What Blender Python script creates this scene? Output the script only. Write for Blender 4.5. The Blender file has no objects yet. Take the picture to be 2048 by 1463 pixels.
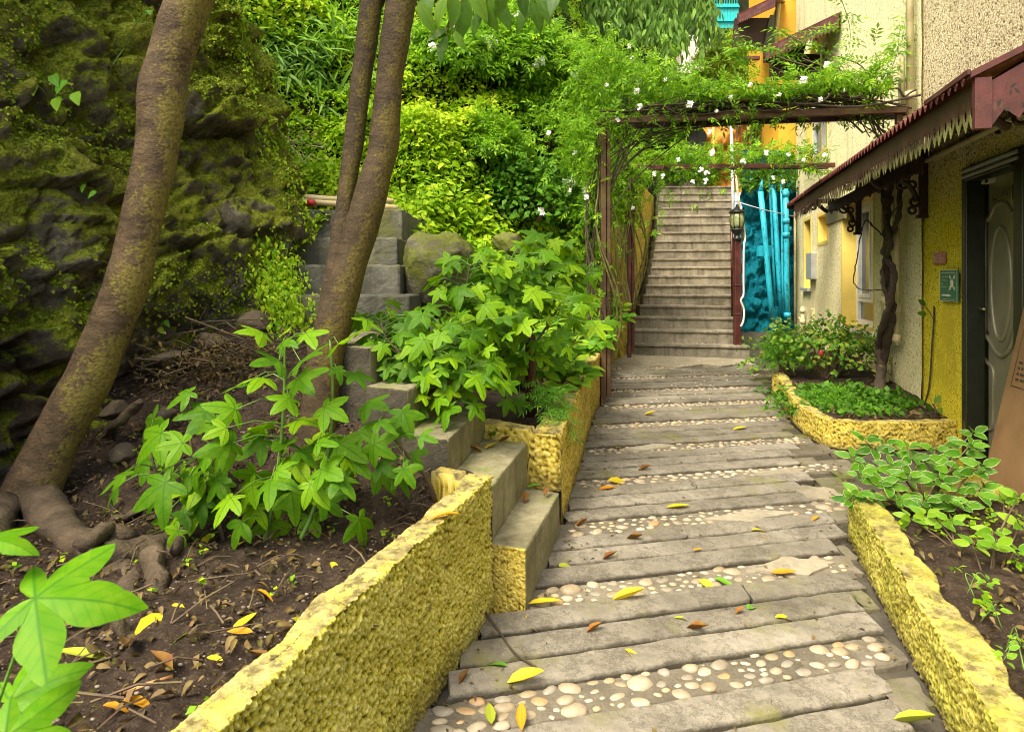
import bpy, math, random
import numpy as np
from mathutils import Vector, Matrix, Quaternion
random.seed(7); RNG = np.random.default_rng(11)
S = bpy.context.scene
C = S.collection
R = math.radians
# ------------------------------------------------------------------ camera, sky, sun, exposure
F = 1300.0                                   # focal length in pixels of the 2048 px wide photograph
cam = bpy.data.cameras.new('camera'); camo = bpy.data.objects.new('camera', cam); C.objects.link(camo)
EYE = 1.5
camo.location = (0, 0, EYE); camo.rotation_euler = (R(90), 0, 0)
cam.sensor_width = 36.0; cam.lens = F/2048*36
cam.shift_y = -(731.5-560)/2048
cam.clip_start = 0.05; cam.clip_end = 600
cam.dof.use_dof = True; cam.dof.focus_distance = 4.5; cam.dof.aperture_fstop = cam.lens/1000/0.0024
S.camera = camo
W = bpy.data.worlds.new('World'); S.world = W; W.use_nodes = True
wn = W.node_tree.nodes; bg = wn['Background']
SUN_EL, SUN_AZ = 56, 222                     # azimuth clockwise from +Y
sk = wn.new('ShaderNodeTexSky'); sk.sky_type = 'NISHITA'; sk.sun_disc = False
sk.sun_elevation = R(SUN_EL); sk.sun_rotation = R(SUN_AZ); sk.dust_density = 6.0; sk.air_density = 0.8; sk.ozone_density = 0.3
W.node_tree.links.new(sk.outputs[0], bg.inputs[0]); bg.inputs[1].default_value = 0.15
sl = bpy.data.lights.new('sun', 'SUN'); slo = bpy.data.objects.new('sun', sl); C.objects.link(slo)
sl.energy = 1.2; sl.angle = R(20); sl.color = (1.0, 0.95, 0.86)
sd = Vector((math.sin(R(SUN_AZ))*math.cos(R(SUN_EL)), math.cos(R(SUN_AZ))*math.cos(R(SUN_EL)), math.sin(R(SUN_EL))))
slo.rotation_euler = sd.to_track_quat('Z', 'Y').to_euler()
S.view_settings.view_transform = 'Standard'; S.view_settings.look = 'None'
S.view_settings.exposure = 1.88; S.view_settings.gamma = 1; S.view_settings.use_curve_mapping = False
S.view_settings.use_white_balance = True; S.view_settings.white_balance_temperature = 7050; S.view_settings.white_balance_tint = 4
S.cycles.filter_width = 1.0; S.cycles.max_bounces = 7; S.cycles.diffuse_bounces = 4; S.cycles.transparent_max_bounces = 8

# ------------------------------------------------------------------ pixel <-> place
def P(px, py, D): return Vector(((px-1024)/F*D, D, EYE-(py-560)/F*D))
SL = 0.05                                    # the ramp climbs 5 cm a metre
def path_z(Y): return SL*Y
def G(px, py):
    D = EYE*F/(py-560+SL*F); return Vector(((px-1024)/F*D, D, SL*D))

# ------------------------------------------------------------------ numpy noise
def _hash(i, j, k, s=0):
    h = (i*374761393 + j*668265263 + k*2147483647 + s*1274126177) & 0xffffffff
    h = ((h ^ (h >> 13))*1274126177) & 0xffffffff
    return ((h ^ (h >> 16)) & 0xffffff)/float(0xffffff)
def vnoise(p, s=0):
    p = np.asarray(p, float); f = np.floor(p).astype(np.int64); t = p-f; t = t*t*(3-2*t)
    r = 0
    for a in (0, 1):
        for b in (0, 1):
            for c in (0, 1):
                w = (t[:,0] if a else 1-t[:,0])*(t[:,1] if b else 1-t[:,1])*(t[:,2] if c else 1-t[:,2])
                r = r + w*_hash(f[:,0]+a, f[:,1]+b, f[:,2]+c, s)
    return r*2-1
def fbm(p, o=4, s=0):
    p = np.asarray(p, float); r = 0; a = 1
    for i in range(o):
        r = r + a*vnoise(p*(2.03**i)+i*17.3, s+i); a *= .5
    return r
def worley(p, s=0, centre=False):
    p = np.asarray(p, float); f = np.floor(p).astype(np.int64); ctr = np.zeros_like(p)
    d1 = np.full(len(p), 9.); d2 = np.full(len(p), 9.); idv = np.zeros(len(p))
    for a in (-1, 0, 1):
        for b in (-1, 0, 1):
            for c in (-1, 0, 1):
                g = f+np.array([a, b, c])
                q = np.stack([_hash(g[:,0], g[:,1], g[:,2], s+n) for n in (1, 2, 3)], 1)+g
                d = np.sqrt(((p-q)**2).sum(1)); idn = _hash(g[:,0], g[:,1], g[:,2], s+9)
                m = d < d1
                d2 = np.where(m, d1, np.minimum(d2, d)); idv = np.where(m, idn, idv); ctr = np.where(m[:, None], q, ctr); d1 = np.where(m, d, d1)
    return (d1, d2, idv, ctr) if centre else (d1, d2, idv)

# ------------------------------------------------------------------ objects
OFF = {}
def tag(o, label=None, cat=None, group=None, kind=None):
    if label: o['label'] = label
    if cat: o['category'] = cat
    if group: o['group'] = group
    if kind: o['kind'] = kind
    return o
def thing(name, label, cat, loc=(0, 0, 0), group=None):
    o = bpy.data.objects.new(name, None); C.objects.link(o); o.location = loc; o.empty_display_size = .1
    OFF[o.name] = Vector(loc); return tag(o, label, cat, group)
def mesh_obj(name, V, faces, mat=None, parent=None, smooth=False, attrs=None, uv=None, kind=None, mi=None):
    """V: n x 3 world coordinates; faces: list, or an m x k integer array."""
    off = OFF.get(parent.name, Vector()) if parent else Vector()
    V = np.asarray(V, dtype=np.float32)-np.array(off, dtype=np.float32)
    me = bpy.data.meshes.new(name)
    if isinstance(faces, np.ndarray):
        m, k = faces.shape
        me.vertices.add(len(V)); me.vertices.foreach_set('co', V.ravel())
        me.loops.add(m*k); me.loops.foreach_set('vertex_index', faces.astype(np.int32).ravel())
        me.polygons.add(m); me.polygons.foreach_set('loop_start', np.arange(0, m*k, k, dtype=np.int32))
        me.update(calc_edges=True)
    else:
        me.from_pydata([tuple(map(float, v)) for v in V], [], faces); me.update()
    if attrs:
        for n, v in attrs.items():
            a = me.attributes.new(n, 'FLOAT', 'POINT'); a.data.foreach_set('value', np.asarray(v, dtype=np.float32))
    if smooth: me.polygons.foreach_set('use_smooth', np.ones(len(me.polygons), dtype=bool))
    for mm in (mat if isinstance(mat, (list, tuple)) else [mat]):
        if mm: me.materials.append(mm)
    if mi is not None: me.polygons.foreach_set('material_index', np.asarray(mi, dtype=np.int32))
    o = bpy.data.objects.new(name, me); C.objects.link(o)
    if parent:
        o.parent = parent; OFF[o.name] = off
    if kind: o['kind'] = kind
    return o
def inst(name, me, M, parent):
    """an object that shares mesh data, placed with world matrix M under a parent"""
    o = bpy.data.objects.new(name, me); C.objects.link(o); o.parent = parent
    o.matrix_basis = Matrix.Translation(-OFF.get(parent.name, Vector())) @ M
    return o

class MB:
    def __init__(s): s.v = []; s.f = []; s.m = []
    def add(s, V, Fc, m=0):
        n = len(s.v); s.v += [tuple(v) for v in V]; s.f += [tuple(i+n for i in f) for f in Fc]; s.m += [m]*len(Fc); return s
    def box(s, lo, hi, M=None, m=0):
        V = [Vector((x, y, z)) for z in (lo[2], hi[2]) for y in (lo[1], hi[1]) for x in (lo[0], hi[0])]
        if M is not None: V = [M @ v for v in V]
        return s.add(V, [(0,2,3,1),(4,5,7,6),(0,1,5,4),(2,6,7,3),(0,4,6,2),(1,3,7,5)], m)
    def hexa(s, a, b, m=0):
        """a: four bottom corners in order, b: the four above them"""
        return s.add(list(a)+list(b), [(3,2,1,0),(4,5,6,7),(0,1,5,4),(1,2,6,5),(2,3,7,6),(3,0,4,7)], m)
    def tube(s, pts, r, seg=8, m=0, cap=True):
        pts = [Vector(p) for p in pts]; n = len(pts)
        rr = [r]*n if isinstance(r, (int, float)) else r
        up = Vector((0.13, 0.31, 0.94)); rings = []; N = None
        for i, p in enumerate(pts):
            t = (pts[min(i+1, n-1)]-pts[max(i-1, 0)]); t = t.normalized() if t.length > 1e-9 else Vector((0, 0, 1))
            if N is None: N = t.cross(up) if abs(t.dot(up)) < .95 else t.cross(Vector((1, 0, 0)))
            N = (N-t*N.dot(t)).normalized(); B = t.cross(N)
            rings.append([p+(N*math.cos(a)+B*math.sin(a))*rr[i] for a in [2*math.pi*k/seg for k in range(seg)]])
        V = [v for g in rings for v in g]; Fc = []
        for i in range(n-1):
            for k in range(seg):
                a = i*seg+k; b = i*seg+(k+1) % seg; Fc.append((a, b, b+seg, a+seg))
        if cap: Fc += [tuple(reversed(range(seg))), tuple(range((n-1)*seg, n*seg))]
        return s.add(V, Fc, m)
    def lathe(s, c, prof, seg=16, m=0):
        c = Vector(c); V = []; Fc = []
        for r, z in prof:
            V += [c+Vector((r*math.cos(2*math.pi*k/seg), r*math.sin(2*math.pi*k/seg), z)) for k in range(seg)]
        for i in range(len(prof)-1):
            for k in range(seg):
                a = i*seg+k; b = i*seg+(k+1) % seg; Fc.append((a, b, b+seg, a+seg))
        Fc += [tuple(reversed(range(seg))), tuple(range((len(prof)-1)*seg, len(prof)*seg))]
        return s.add(V, Fc, m)
    def prism(s, poly, O, U, Vv, N, m=0):
        """extrude the 2-D polygon poly (in the O,U,Vv plane) by N"""
        n = len(poly); a = [Vector(O)+Vector(U)*x+Vector(Vv)*y for x, y in poly]; b = [p+Vector(N) for p in a]
        return s.add(a+b, [tuple(reversed(range(n))), tuple(range(n, 2*n))]+[(i, (i+1) % n, n+(i+1) % n, n+i) for i in range(n)], m)
    def build(s, name, mat, parent=None, smooth=False, kind=None):
        o = mesh_obj(name, s.v, s.f, mat, parent, smooth, kind=kind, mi=s.m)
        return o
def bevel(o, w=.006, seg=2):
    b = o.modifiers.new('edge', 'BEVEL'); b.width = w; b.segments = seg; b.limit_method = 'ANGLE'; return o
def grid(nu, nv):
    i = np.arange(nu-1)[:, None]*nv+np.arange(nv-1)[None, :]
    i = i.ravel(); return np.stack([i, i+nv, i+nv+1, i+1], 1)
def smoothpath(pts, n=6):
    """Catmull-Rom through the points"""
    pts = [Vector(p) for p in pts]; q = [pts[0]*2-pts[1]]+pts+[pts[-1]*2-pts[-2]]; out = []
    for i in range(1, len(q)-2):
        for k in range(n):
            t = k/n; a, b, c, d = q[i-1:i+3]
            out.append(.5*((2*b)+(c-a)*t+(2*a-5*b+4*c-d)*t*t+(3*b-a-3*c+d)*t**3))
    return out+[pts[-1]]
def lerp(x, xs, ys): return float(np.interp(x, xs, ys))
def nrm(a): return a/np.maximum(np.linalg.norm(a, axis=-1, keepdims=True), 1e-9)

# ------------------------------------------------------------------ materials
class NT:
    def __init__(s, name):
        s.mat = bpy.data.materials.new(name); s.mat.use_nodes = True; s.t = s.mat.node_tree
        s.b = s.t.nodes['Principled BSDF']; s.out = s.t.nodes['Material Output']
    def n(s, typ, **kw):
        o = s.t.nodes.new('ShaderNode'+typ)
        for k, v in kw.items():
            if k in ('inp',):
                for i, x in v.items(): s.put(o.inputs[i], x)
            else: setattr(o, k, v)
        return o
    def put(s, sock, x):
        if hasattr(x, 'links') or isinstance(x, bpy.types.NodeSocket): s.t.links.new(x, sock)
        else:
            if isinstance(x, tuple) and len(x) == 3 and sock.type == 'RGBA': x = x+(1,)
            sock.default_value = x
    def coord(s, kind='Object'): return s.n('TexCoord').outputs[kind]
    def pos(s): return s.n('NewGeometry').outputs['Position']
    def noise(s, vec, scale, detail=4, rough=.55, dist=0):
        o = s.n('TexNoise', inp={'Vector': vec, 'Scale': scale, 'Detail': detail, 'Roughness': rough, 'Distortion': dist}); return o.outputs[0]
    def vor(s, vec, scale, feature='F1', rand=1.0, out='Distance'):
        o = s.n('TexVoronoi', feature=feature, inp={'Vector': vec, 'Scale': scale, 'Randomness': rand}); return o.outputs[out]
    def ramp(s, fac, stops, interp='LINEAR'):
        o = s.n('ValToRGB', inp={0: fac}); e = o.color_ramp; e.interpolation = interp
        while len(e.elements) < len(stops): e.elements.new(.5)
        for el, (p, c) in zip(e.elements, stops):
            el.position = p; el.color = (c, c, c, 1) if isinstance(c, (int, float)) else (*c, 1)
        return o.outputs[0]
    def mix(s, f, a, b, mode='MIX'):
        o = s.n('Mix', data_type='RGBA', blend_type=mode); s.put(o.inputs[0], f); s.put(o.inputs[6], a); s.put(o.inputs[7], b); return o.outputs[2]
    def math(s, op, a, b=0.0, clamp=False):
        o = s.n('Math', operation=op, use_clamp=clamp); s.put(o.inputs[0], a); s.put(o.inputs[1], b); return o.outputs[0]
    def attr(s, name): return s.n('Attribute', attribute_name=name).outputs['Fac']
    def scale(s, vec, xyz):
        o = s.n('Mapping'); s.put(o.inputs['Vector'], vec); o.inputs['Scale'].default_value = xyz; return o.outputs[0]
    def bump(s, h, dist=.01, strength=1.0, normal=None):
        o = s.n('Bump', inp={'Height': h, 'Distance': dist, 'Strength': strength})
        if normal is not None: s.put(o.inputs['Normal'], normal)
        return o.outputs[0]
    def fin(s, col, rough=.8, normal=None, metal=0.0, spec=None):
        s.put(s.b.inputs['Base Color'], col); s.put(s.b.inputs['Roughness'], rough); s.b.inputs['Metallic'].default_value = metal
        if normal is not None: s.put(s.b.inputs['Normal'], normal)
        if spec is not None: s.b.inputs['Specular IOR Level'].default_value = spec
        return s.mat

def leaf_mat(name, cols, trans=(.30, .55, .04), tw=.38, rough=.42, vein=None, edge=None, source='island', palmv=None):
    """cols: colour stops for the per-leaf random value"""
    n = NT(name)
    if source == 'island': rnd = n.n('NewGeometry').outputs['Random Per Island']
    elif source == 'tint': rnd = n.attr('tint')
    else: rnd = n.n('ObjectInfo').outputs['Random']
    c = n.ramp(rnd, [(i/(len(cols)-1), k) for i, k in enumerate(cols)])
    w = n.noise(n.pos(), 45, 2)
    c = n.mix(n.ramp(w, [(.35, 0), (.75, .35)]), c, n.mix(.5, c, (.34, .42, .04)))
    if vein:
        c = n.mix(n.ramp(n.attr('vein'), [(.78, 0), (.97, 1)]), c, n.mix(.75, c, vein))
    if palmv:
        s_ = n.n('SeparateXYZ', inp={0: n.coord('Object')}); x, y = s_.outputs[0], s_.outputs[1]
        th = n.math('MULTIPLY', n.math('ARCTAN2', x, y), 3/math.pi); th = n.math('MULTIPLY', n.math('SUBTRACT', th, n.math('ROUND', th)), math.pi/3)
        r_ = n.math('SQRT', n.math('ADD', n.math('MULTIPLY', x, x), n.math('MULTIPLY', y, y))); la = n.math('ABSOLUTE', n.math('MULTIPLY', r_, n.math('SINE', th))); al = n.math('MULTIPLY', r_, n.math('COSINE', th))
        main = n.ramp(la, [(.004, 1), (.022, 0)]); fr = n.math('FRACT', n.math('SUBTRACT', n.math('MULTIPLY', al, 7.0), n.math('MULTIPLY', la, 6.0)))
        side_ = n.ramp(fr, [(.0, .9), (.10, .25), (.2, 0), (.9, 0), (1, .9)])
        vv = n.math('MAXIMUM', main, n.math('MULTIPLY', side_, .55)); c = n.mix(n.math('MULTIPLY', vv, .8), c, palmv)
        bl = n.noise(n.coord('Object'), 2.6, 5, .7); c = n.mix(n.ramp(bl, [(.55, 0), (.75, .55)]), c, (.22, .34, .02)); c = n.mix(n.ramp(n.noise(n.pos(), 60, 3), [(.70, 0), (.76, .8)]), c, (.16, .12, .03))
        n.put(n.b.inputs['Normal'], n.bump(vv, .004, -.6))
    if edge:
        c = n.mix(n.ramp(n.attr('rim'), [(.84, 0), (.95, 1)]), c, edge)
    n.fin(c, rough+.10, spec=.16)
    tr = n.n('BsdfTranslucent'); n.put(tr.inputs[0], n.mix(.55, c, trans))
    mx = n.n('MixShader'); mx.inputs[0].default_value = tw
    n.t.links.new(n.b.outputs[0], mx.inputs[1]); n.t.links.new(tr.outputs[0], mx.inputs[2]); n.t.links.new(mx.outputs[0], n.out.inputs[0])
    return n.mat

def m_roughcast(name, base, dark, light, scale=70, bumpd=.012, stain=(.20, .16, .03), algae=None, smooth_z=None):
    """pebble-dashed, painted render; hollows between the grains are darkened with painted-in shade and some dirt"""
    n = NT(name); p = n.pos()
    d = n.noise(p, scale*.6, 3, .6, 1.5); v = n.vor(p, scale)
    h = n.math('ADD', n.math('MULTIPLY', v, -.9), d)
    c = n.ramp(d, [(.30, dark), (.46, base), (.72, light)])
    big = n.noise(p, 1.7, 5, .6)
    c = n.mix(n.ramp(big, [(.45, 0), (.8, .75)]), c, n.mix(.6, c, stain))
    if algae:
        z = n.n('SeparateXYZ', inp={0: p}).outputs[2]
        f = n.math('ADD', n.ramp(n.math('MULTIPLY', z, .33), algae[0]), n.math('MULTIPLY', n.math('SUBTRACT', big, .5), .9), True)
        c = n.mix(f, c, n.mix(n.ramp(d, [(.36, .75), (.6, .35)]), algae[1], dark))
    return n.fin(c, .88, n.bump(h, bumpd, .8), spec=.2)

M = {}
def plain(name, col, rough=.6, metal=0, var=.25, sc=14, bumpd=.003, dirt=None):
    n = NT(name); p = n.pos(); w = n.noise(p, sc, 5, .6)
    c = n.mix(n.ramp(w, [(.3, 0), (.75, 1)]), tuple(x*(1-var) for x in col), tuple(min(1, x*(1+var)) for x in col))
    if dirt: c = n.mix(n.ramp(n.noise(p, sc*.45, 6, .7), [(.5, 0), (.68, 1)]), c, dirt)
    M[name] = n.fin(c, n.ramp(w, [(.2, max(0, rough-.12)), (.8, min(1, rough+.12))]), n.bump(n.noise(p, sc*5, 4), bumpd, .6), metal); return M[name]
def stone(name, cols, sc=10, bumpd=.01, rough=.9, moss=None, stainc=(.05, .045, .03), specks=None, rnd=True, streak=None, lip=None):
    n = NT(name); p = n.pos(); w = n.noise(p, sc*.35, 6, .65, .4); f = n.noise(p, sc*4, 5, .7)
    c = n.ramp(w, [(.25, cols[0]), (.5, cols[1]), (.75, cols[2])])
    c = n.mix(n.ramp(f, [(.35, .55), (.65, 0)]), c, n.mix(.5, c, stainc))
    c = n.mix(n.ramp(n.noise(p, sc*.16+1, 5, .7), [(.5, 0), (.72, .8)]), c, n.mix(.6, c, stainc))
    if specks:
        sm = n.math('MULTIPLY', n.ramp(n.vor(p, 120), [(.10, 1), (.22, 0)]), n.ramp(n.noise(p, 38, 3, .6), [(.50, 0), (.62, 1)]))
        c = n.mix(n.math('MULTIPLY', sm, .8), c, specks)
    if lip:
        lf = n.math('ADD', n.attr('lip'), n.math('MULTIPLY', n.math('SUBTRACT', n.noise(p, 13, 6, .75), .5), 1.5)); c = n.mix(n.ramp(lf, [(.52, 0), (.95, .85)]), c, lip)
        cr = n.noise(p, 2.7, 8, .8); c = n.mix(n.ramp(cr, [(.47, 0), (.495, .55), (.52, 0)]), c, lip)
    if streak:
        sk_ = n.noise(n.scale(p, (1, 1, .12)), sc*1.6, 5, .7); c = n.mix(n.ramp(sk_, [(.48, 0), (.66, .75)]), c, n.mix(.7, c, streak))
        bl = n.noise(p, 2.3, 6, .72); c = n.mix(n.ramp(bl, [(.50, 0), (.60, .5)]), c, n.mix(.75, c, streak))
    if rnd:
        o = n.n('ObjectInfo').outputs['Random']; c = n.mix(1, c, n.ramp(o, [(0, .78), (1, 1.0)]), 'MULTIPLY')
    if moss:
        c = n.mix(n.ramp(n.noise(p, 2.6, 5, .7), [(moss[1], 0), (moss[1]+.14, .85)]), c, moss[0])
    h = n.math('ADD', f, n.math('MULTIPLY', w, 1.5))
    M[name] = n.fin(c, rough, n.bump(h, bumpd, .7), spec=.25); return M[name]
# ------------------------------------------------------------------ materials of the place
stone('plank', [(.15, .134, .106), (.24, .216, .172), (.35, .322, .262)], 9, .010, moss=((.15, .145, .05), .56), specks=(.52, .48, .38), lip=(.05, .043, .028))
stone('paver', [(.11, .096, .068), (.18, .158, .112), (.27, .24, .17)], 11, .009, moss=((.09, .10, .025), .46), specks=(.30, .28, .22))
stone('mortar', [(.030, .026, .02), (.06, .052, .04), (.10, .088, .066)], 12, .012, rnd=False)
stone('pebble_bed', [(.10, .088, .066), (.185, .16, .118), (.27, .24, .18)], 14, .012)
stone('cement', [(.20, .175, .125), (.29, .255, .185), (.38, .34, .26)], 6, .005, rnd=False, specks=(.4, .38, .3))
stone('step', [(.18, .158, .118), (.30, .265, .20), (.41, .365, .28)], 7, .006, stainc=(.05, .042, .03), streak=(.05, .042, .028))
stone('step_green', [(.17, .155, .095), (.27, .245, .15), (.36, .33, .215)], 6, .005, moss=((.15, .17, .05), .50), stainc=(.06, .055, .03), streak=(.07, .065, .03))
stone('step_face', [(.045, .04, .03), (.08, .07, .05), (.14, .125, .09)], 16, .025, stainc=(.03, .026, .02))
stone('step_grey', [(.085, .085, .072), (.15, .148, .12), (.25, .24, .185)], 6, .010, moss=((.12, .125, .04), .50), stainc=(.045, .045, .035), streak=(.04, .04, .03))
stone('boulder', [(.04, .036, .026), (.09, .08, .06), (.30, .28, .24)], 7, .035, rnd=False, moss=((.11, .13, .014), .40))
stone('rubble', [(.07, .05, .032), (.12, .092, .06), (.2, .16, .11)], 9, .015)
# pebbles
n = NT('pebble'); o = n.n('ObjectInfo').outputs['Random']; w = n.noise(n.pos(), 40, 4)
c = n.ramp(o, [(0, (.36, .29, .19)), (.2, (.42, .35, .25)), (.4, (.30, .26, .20)), (.55, (.46, .30, .15)), (.7, (.33, .30, .25)), (.85, (.50, .43, .32)), (1, (.28, .15, .09))], 'CONSTANT')
c = n.mix(1, c, (.80, .78, .74), 'MULTIPLY'); c = n.mix(n.ramp(w, [(.4, .6), (.7, 0)]), c, n.mix(.6, c, (.08, .065, .04))); n.fin(c, .55, n.bump(w, .002)); M['pebble'] = n.mat
n = NT('pebble_small'); o = n.n('NewGeometry').outputs['Random Per Island']
n.fin(n.ramp(o, [(0, (.36, .29, .19)), (.3, (.42, .35, .25)), (.5, (.30, .26, .20)), (.7, (.44, .30, .16)), (1, (.48, .42, .32))]), .6); M['pebble_small'] = n.mat
# painted pebble-dash: colour follows the relief stored in the mesh (grain tips paler, hollows dark with painted-in shade and a little dirt)
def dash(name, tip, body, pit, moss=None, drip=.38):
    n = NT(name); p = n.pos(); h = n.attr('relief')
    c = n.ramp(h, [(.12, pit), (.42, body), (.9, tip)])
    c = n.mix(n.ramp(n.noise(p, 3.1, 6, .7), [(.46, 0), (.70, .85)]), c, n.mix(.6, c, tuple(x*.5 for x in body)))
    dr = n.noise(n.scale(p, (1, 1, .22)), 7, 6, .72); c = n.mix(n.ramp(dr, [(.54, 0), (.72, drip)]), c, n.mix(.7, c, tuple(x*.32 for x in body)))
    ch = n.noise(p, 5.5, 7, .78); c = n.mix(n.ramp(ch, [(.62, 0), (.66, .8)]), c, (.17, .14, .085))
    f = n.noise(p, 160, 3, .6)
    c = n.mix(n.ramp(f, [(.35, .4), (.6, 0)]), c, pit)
    top = n.attr('top'); c = n.mix(n.math('MULTIPLY', top, .5), c, n.mix(n.ramp(n.noise(p, 6, 6, .75), [(.35, 0), (.65, 1)]), (.30, .235, .06), (.56, .47, .17)))
    worn = n.math('MULTIPLY', top, n.ramp(n.noise(p, 13, 8, .8), [(.45, 0), (.53, .9)]))
    c = n.mix(worn, c, n.mix(n.ramp(n.noise(p, 30, 4), [(.4, 0), (.6, 1)]), (.075, .062, .028), (.27, .225, .10)))
    if moss:
        c = n.mix(n.ramp(n.noise(p, 2.2, 5, .65), [(.40, 0), (.62, .8)]), c, n.mix(n.ramp(h, [(.2, 0), (.8, 1)]), (.05, .055, .008), moss))
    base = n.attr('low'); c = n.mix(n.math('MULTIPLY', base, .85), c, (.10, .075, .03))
    M[name] = n.fin(c, .85, n.bump(f, .003), spec=.2)
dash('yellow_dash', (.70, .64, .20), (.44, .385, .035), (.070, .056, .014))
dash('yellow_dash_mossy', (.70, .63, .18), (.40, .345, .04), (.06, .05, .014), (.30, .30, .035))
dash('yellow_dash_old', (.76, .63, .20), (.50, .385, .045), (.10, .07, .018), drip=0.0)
M['yellow_cast'] = m_roughcast('yellow_cast', (.46, .35, .05), (.12, .08, .015), (.62, .50, .14), 60, .012)
# soil
n = NT('soil'); p = n.pos(); a = n.noise(p, 14, 8, .75); b = n.noise(p, 70, 5, .7); v = n.vor(p, 60)
c = n.ramp(a, [(.3, (.020, .014, .010)), (.52, (.062, .043, .030)), (.75, (.14, .10, .07))])
c = n.mix(n.ramp(b, [(.58, 0), (.68, .8)]), c, (.17, .13, .09)); c = n.mix(n.ramp(v, [(.1, .6), (.22, 0)]), c, (.20, .16, .115))
M['soil'] = n.fin(c, .95, n.bump(n.math('ADD', b, n.math('MULTIPLY', a, 2)), .03, .9), spec=.15)
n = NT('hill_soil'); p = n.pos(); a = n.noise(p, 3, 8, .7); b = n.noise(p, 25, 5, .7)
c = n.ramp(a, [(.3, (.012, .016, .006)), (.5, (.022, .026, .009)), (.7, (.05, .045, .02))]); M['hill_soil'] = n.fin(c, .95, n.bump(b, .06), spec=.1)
# cliff
n = NT('cliff'); p = n.pos(); a = n.noise(p, 2.3, 8, .75, .5); b = n.noise(p, 9, 9, .78); e = n.noise(p, 70, 6, .75)
c = n.ramp(b, [(.32, (.05, .043, .03)), (.45, (.17, .148, .108)), (.58, (.30, .265, .195)), (.78, (.44, .40, .31))])
c = n.mix(n.ramp(n.noise(p, 1.3, 3), [(.5, 0), (.65, .7)]), c, (.085, .05, .028))
sp = n.n('SeparateXYZ', inp={0: n.n('NewGeometry').outputs['Normal']}).outputs[2]; z = n.n('SeparateXYZ', inp={0: p}).outputs[2]
mf = n.math('ADD', n.math('ADD', a, n.math('MULTIPLY', sp, .22)), n.math('MULTIPLY', n.math('SUBTRACT', z, 1.75), .075))
mf = n.math('ADD', mf, n.math('MULTIPLY', n.math('SUBTRACT', b, .5), .45))
mc = n.ramp(n.math('ADD', e, n.math('MULTIPLY', n.math('SUBTRACT', b, .5), .9)), [(.30, (.035, .045, .005)), (.43, (.15, .20, .012)), (.55, (.31, .38, .022)), (.70, (.50, .55, .05))])
mc = n.mix(n.ramp(n.noise(p, 3.4, 6, .75), [(.45, 0), (.62, .5)]), mc, n.mix(n.ramp(e, [(.35, 0), (.65, 1)]), (.07, .055, .012), (.24, .19, .04)))
c = n.mix(n.ramp(mf, [(.43, 0), (.54, .95)]), c, mc)
M['cliff'] = n.fin(c, .93, n.bump(n.math('ADD', n.math('MULTIPLY', b, 2.2), n.math('MULTIPLY', e, .8)), .045, .9), spec=.15)

# ------------------------------------------------------------------ ground, ramp
gx = 300
mesh_obj('ground', [(-gx, -gx, -.9), (gx, -gx, -.9), (gx, gx, -.9), (-gx, gx, -.9)], [(0, 1, 2, 3)], M['hill_soil'], kind='structure')
XLp = [(.3, -.92), (2.014, -.30), (2.67, -.08), (2.71, .05), (3.42, .25), (4.48, .47), (5.49, .66), (6.29, .85), (8.1, 1.16), (9.2, 1.58)]
XRp = [(.3, .88), (2.01, 1.37), (3.39, 1.76), (3.6, 1.95), (4.2, 2.25), (4.91, 2.50), (5.04, 2.39), (5.57, 2.43), (6.5, 2.67), (8, 3.2), (9.2, 3.6)]
XPp = [(.3, .72), (2.0, 1.25), (2.5, 1.42), (3.1, 1.6), (3.8, 1.8), (4.4, 1.94), (5.06, 2.2), (5.65, 2.33), (6.4, 2.54), (7, 2.7), (7.6, 2.8), (8.3, 2.95)]
XL = lambda y: lerp(y, *zip(*XLp)); XR = lambda y: lerp(y, *zip(*XRp)); XP = lambda y: lerp(y, *zip(*XPp))
nx, ny = 90, 240
yy = np.linspace(.3, 13.2, ny); xx = np.linspace(0, 1, nx)
V = np.zeros((ny, nx, 3))
for j, y in enumerate(yy):
    l = XL(min(y, 9.2))-.12; r = XR(min(y, 9.2))+.2+max(0, y-3.3)*.35
    if y > 9: l = XL(9.2)+(y-9.2)*.3; r = 5.6+.3*(y-9)
    V[j, :, 0] = l+(r-l)*xx; V[j, :, 1] = y
V = V.reshape(-1, 3); V[:, 2] = SL*V[:, 1]-.034+.007*fbm(V*[9, 9, 1], 4)-.012
path = mesh_obj('path', V, grid(ny, nx), M['mortar'], smooth=True, kind='structure')
# smooth cement apron below the staircase
def slope_m(y0): return lerp(y0, [0, 2, 6, 9], [.27, .235, .15, .12])
def flat_patch(name, poly, z0, mat, parent, thick=.03):
    b = MB(); lo = [Vector((x, y, path_z(y)+z0-thick)) for x, y in poly]; hi = [Vector((x, y, path_z(y)+z0)) for x, y in poly]; k = len(poly)
    b.add(lo+hi, [tuple(range(k, 2*k))]+[(i, (i+1) % k, k+(i+1) % k, k+i) for i in range(k)])
    return b.build(name, mat, parent)
ap = [(1.12, 8.02)]+[(1.12+i*.19, 8.06+.1*math.sin(i*2.1)+.03*i) for i in range(1, 10)]+[(3.12, 8.3), (3.12, 8.75), (1.55, 9.12), (1.3, 8.7)]
flat_patch('cement_apron', ap, .004, M['cement'], path, .06)

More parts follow.
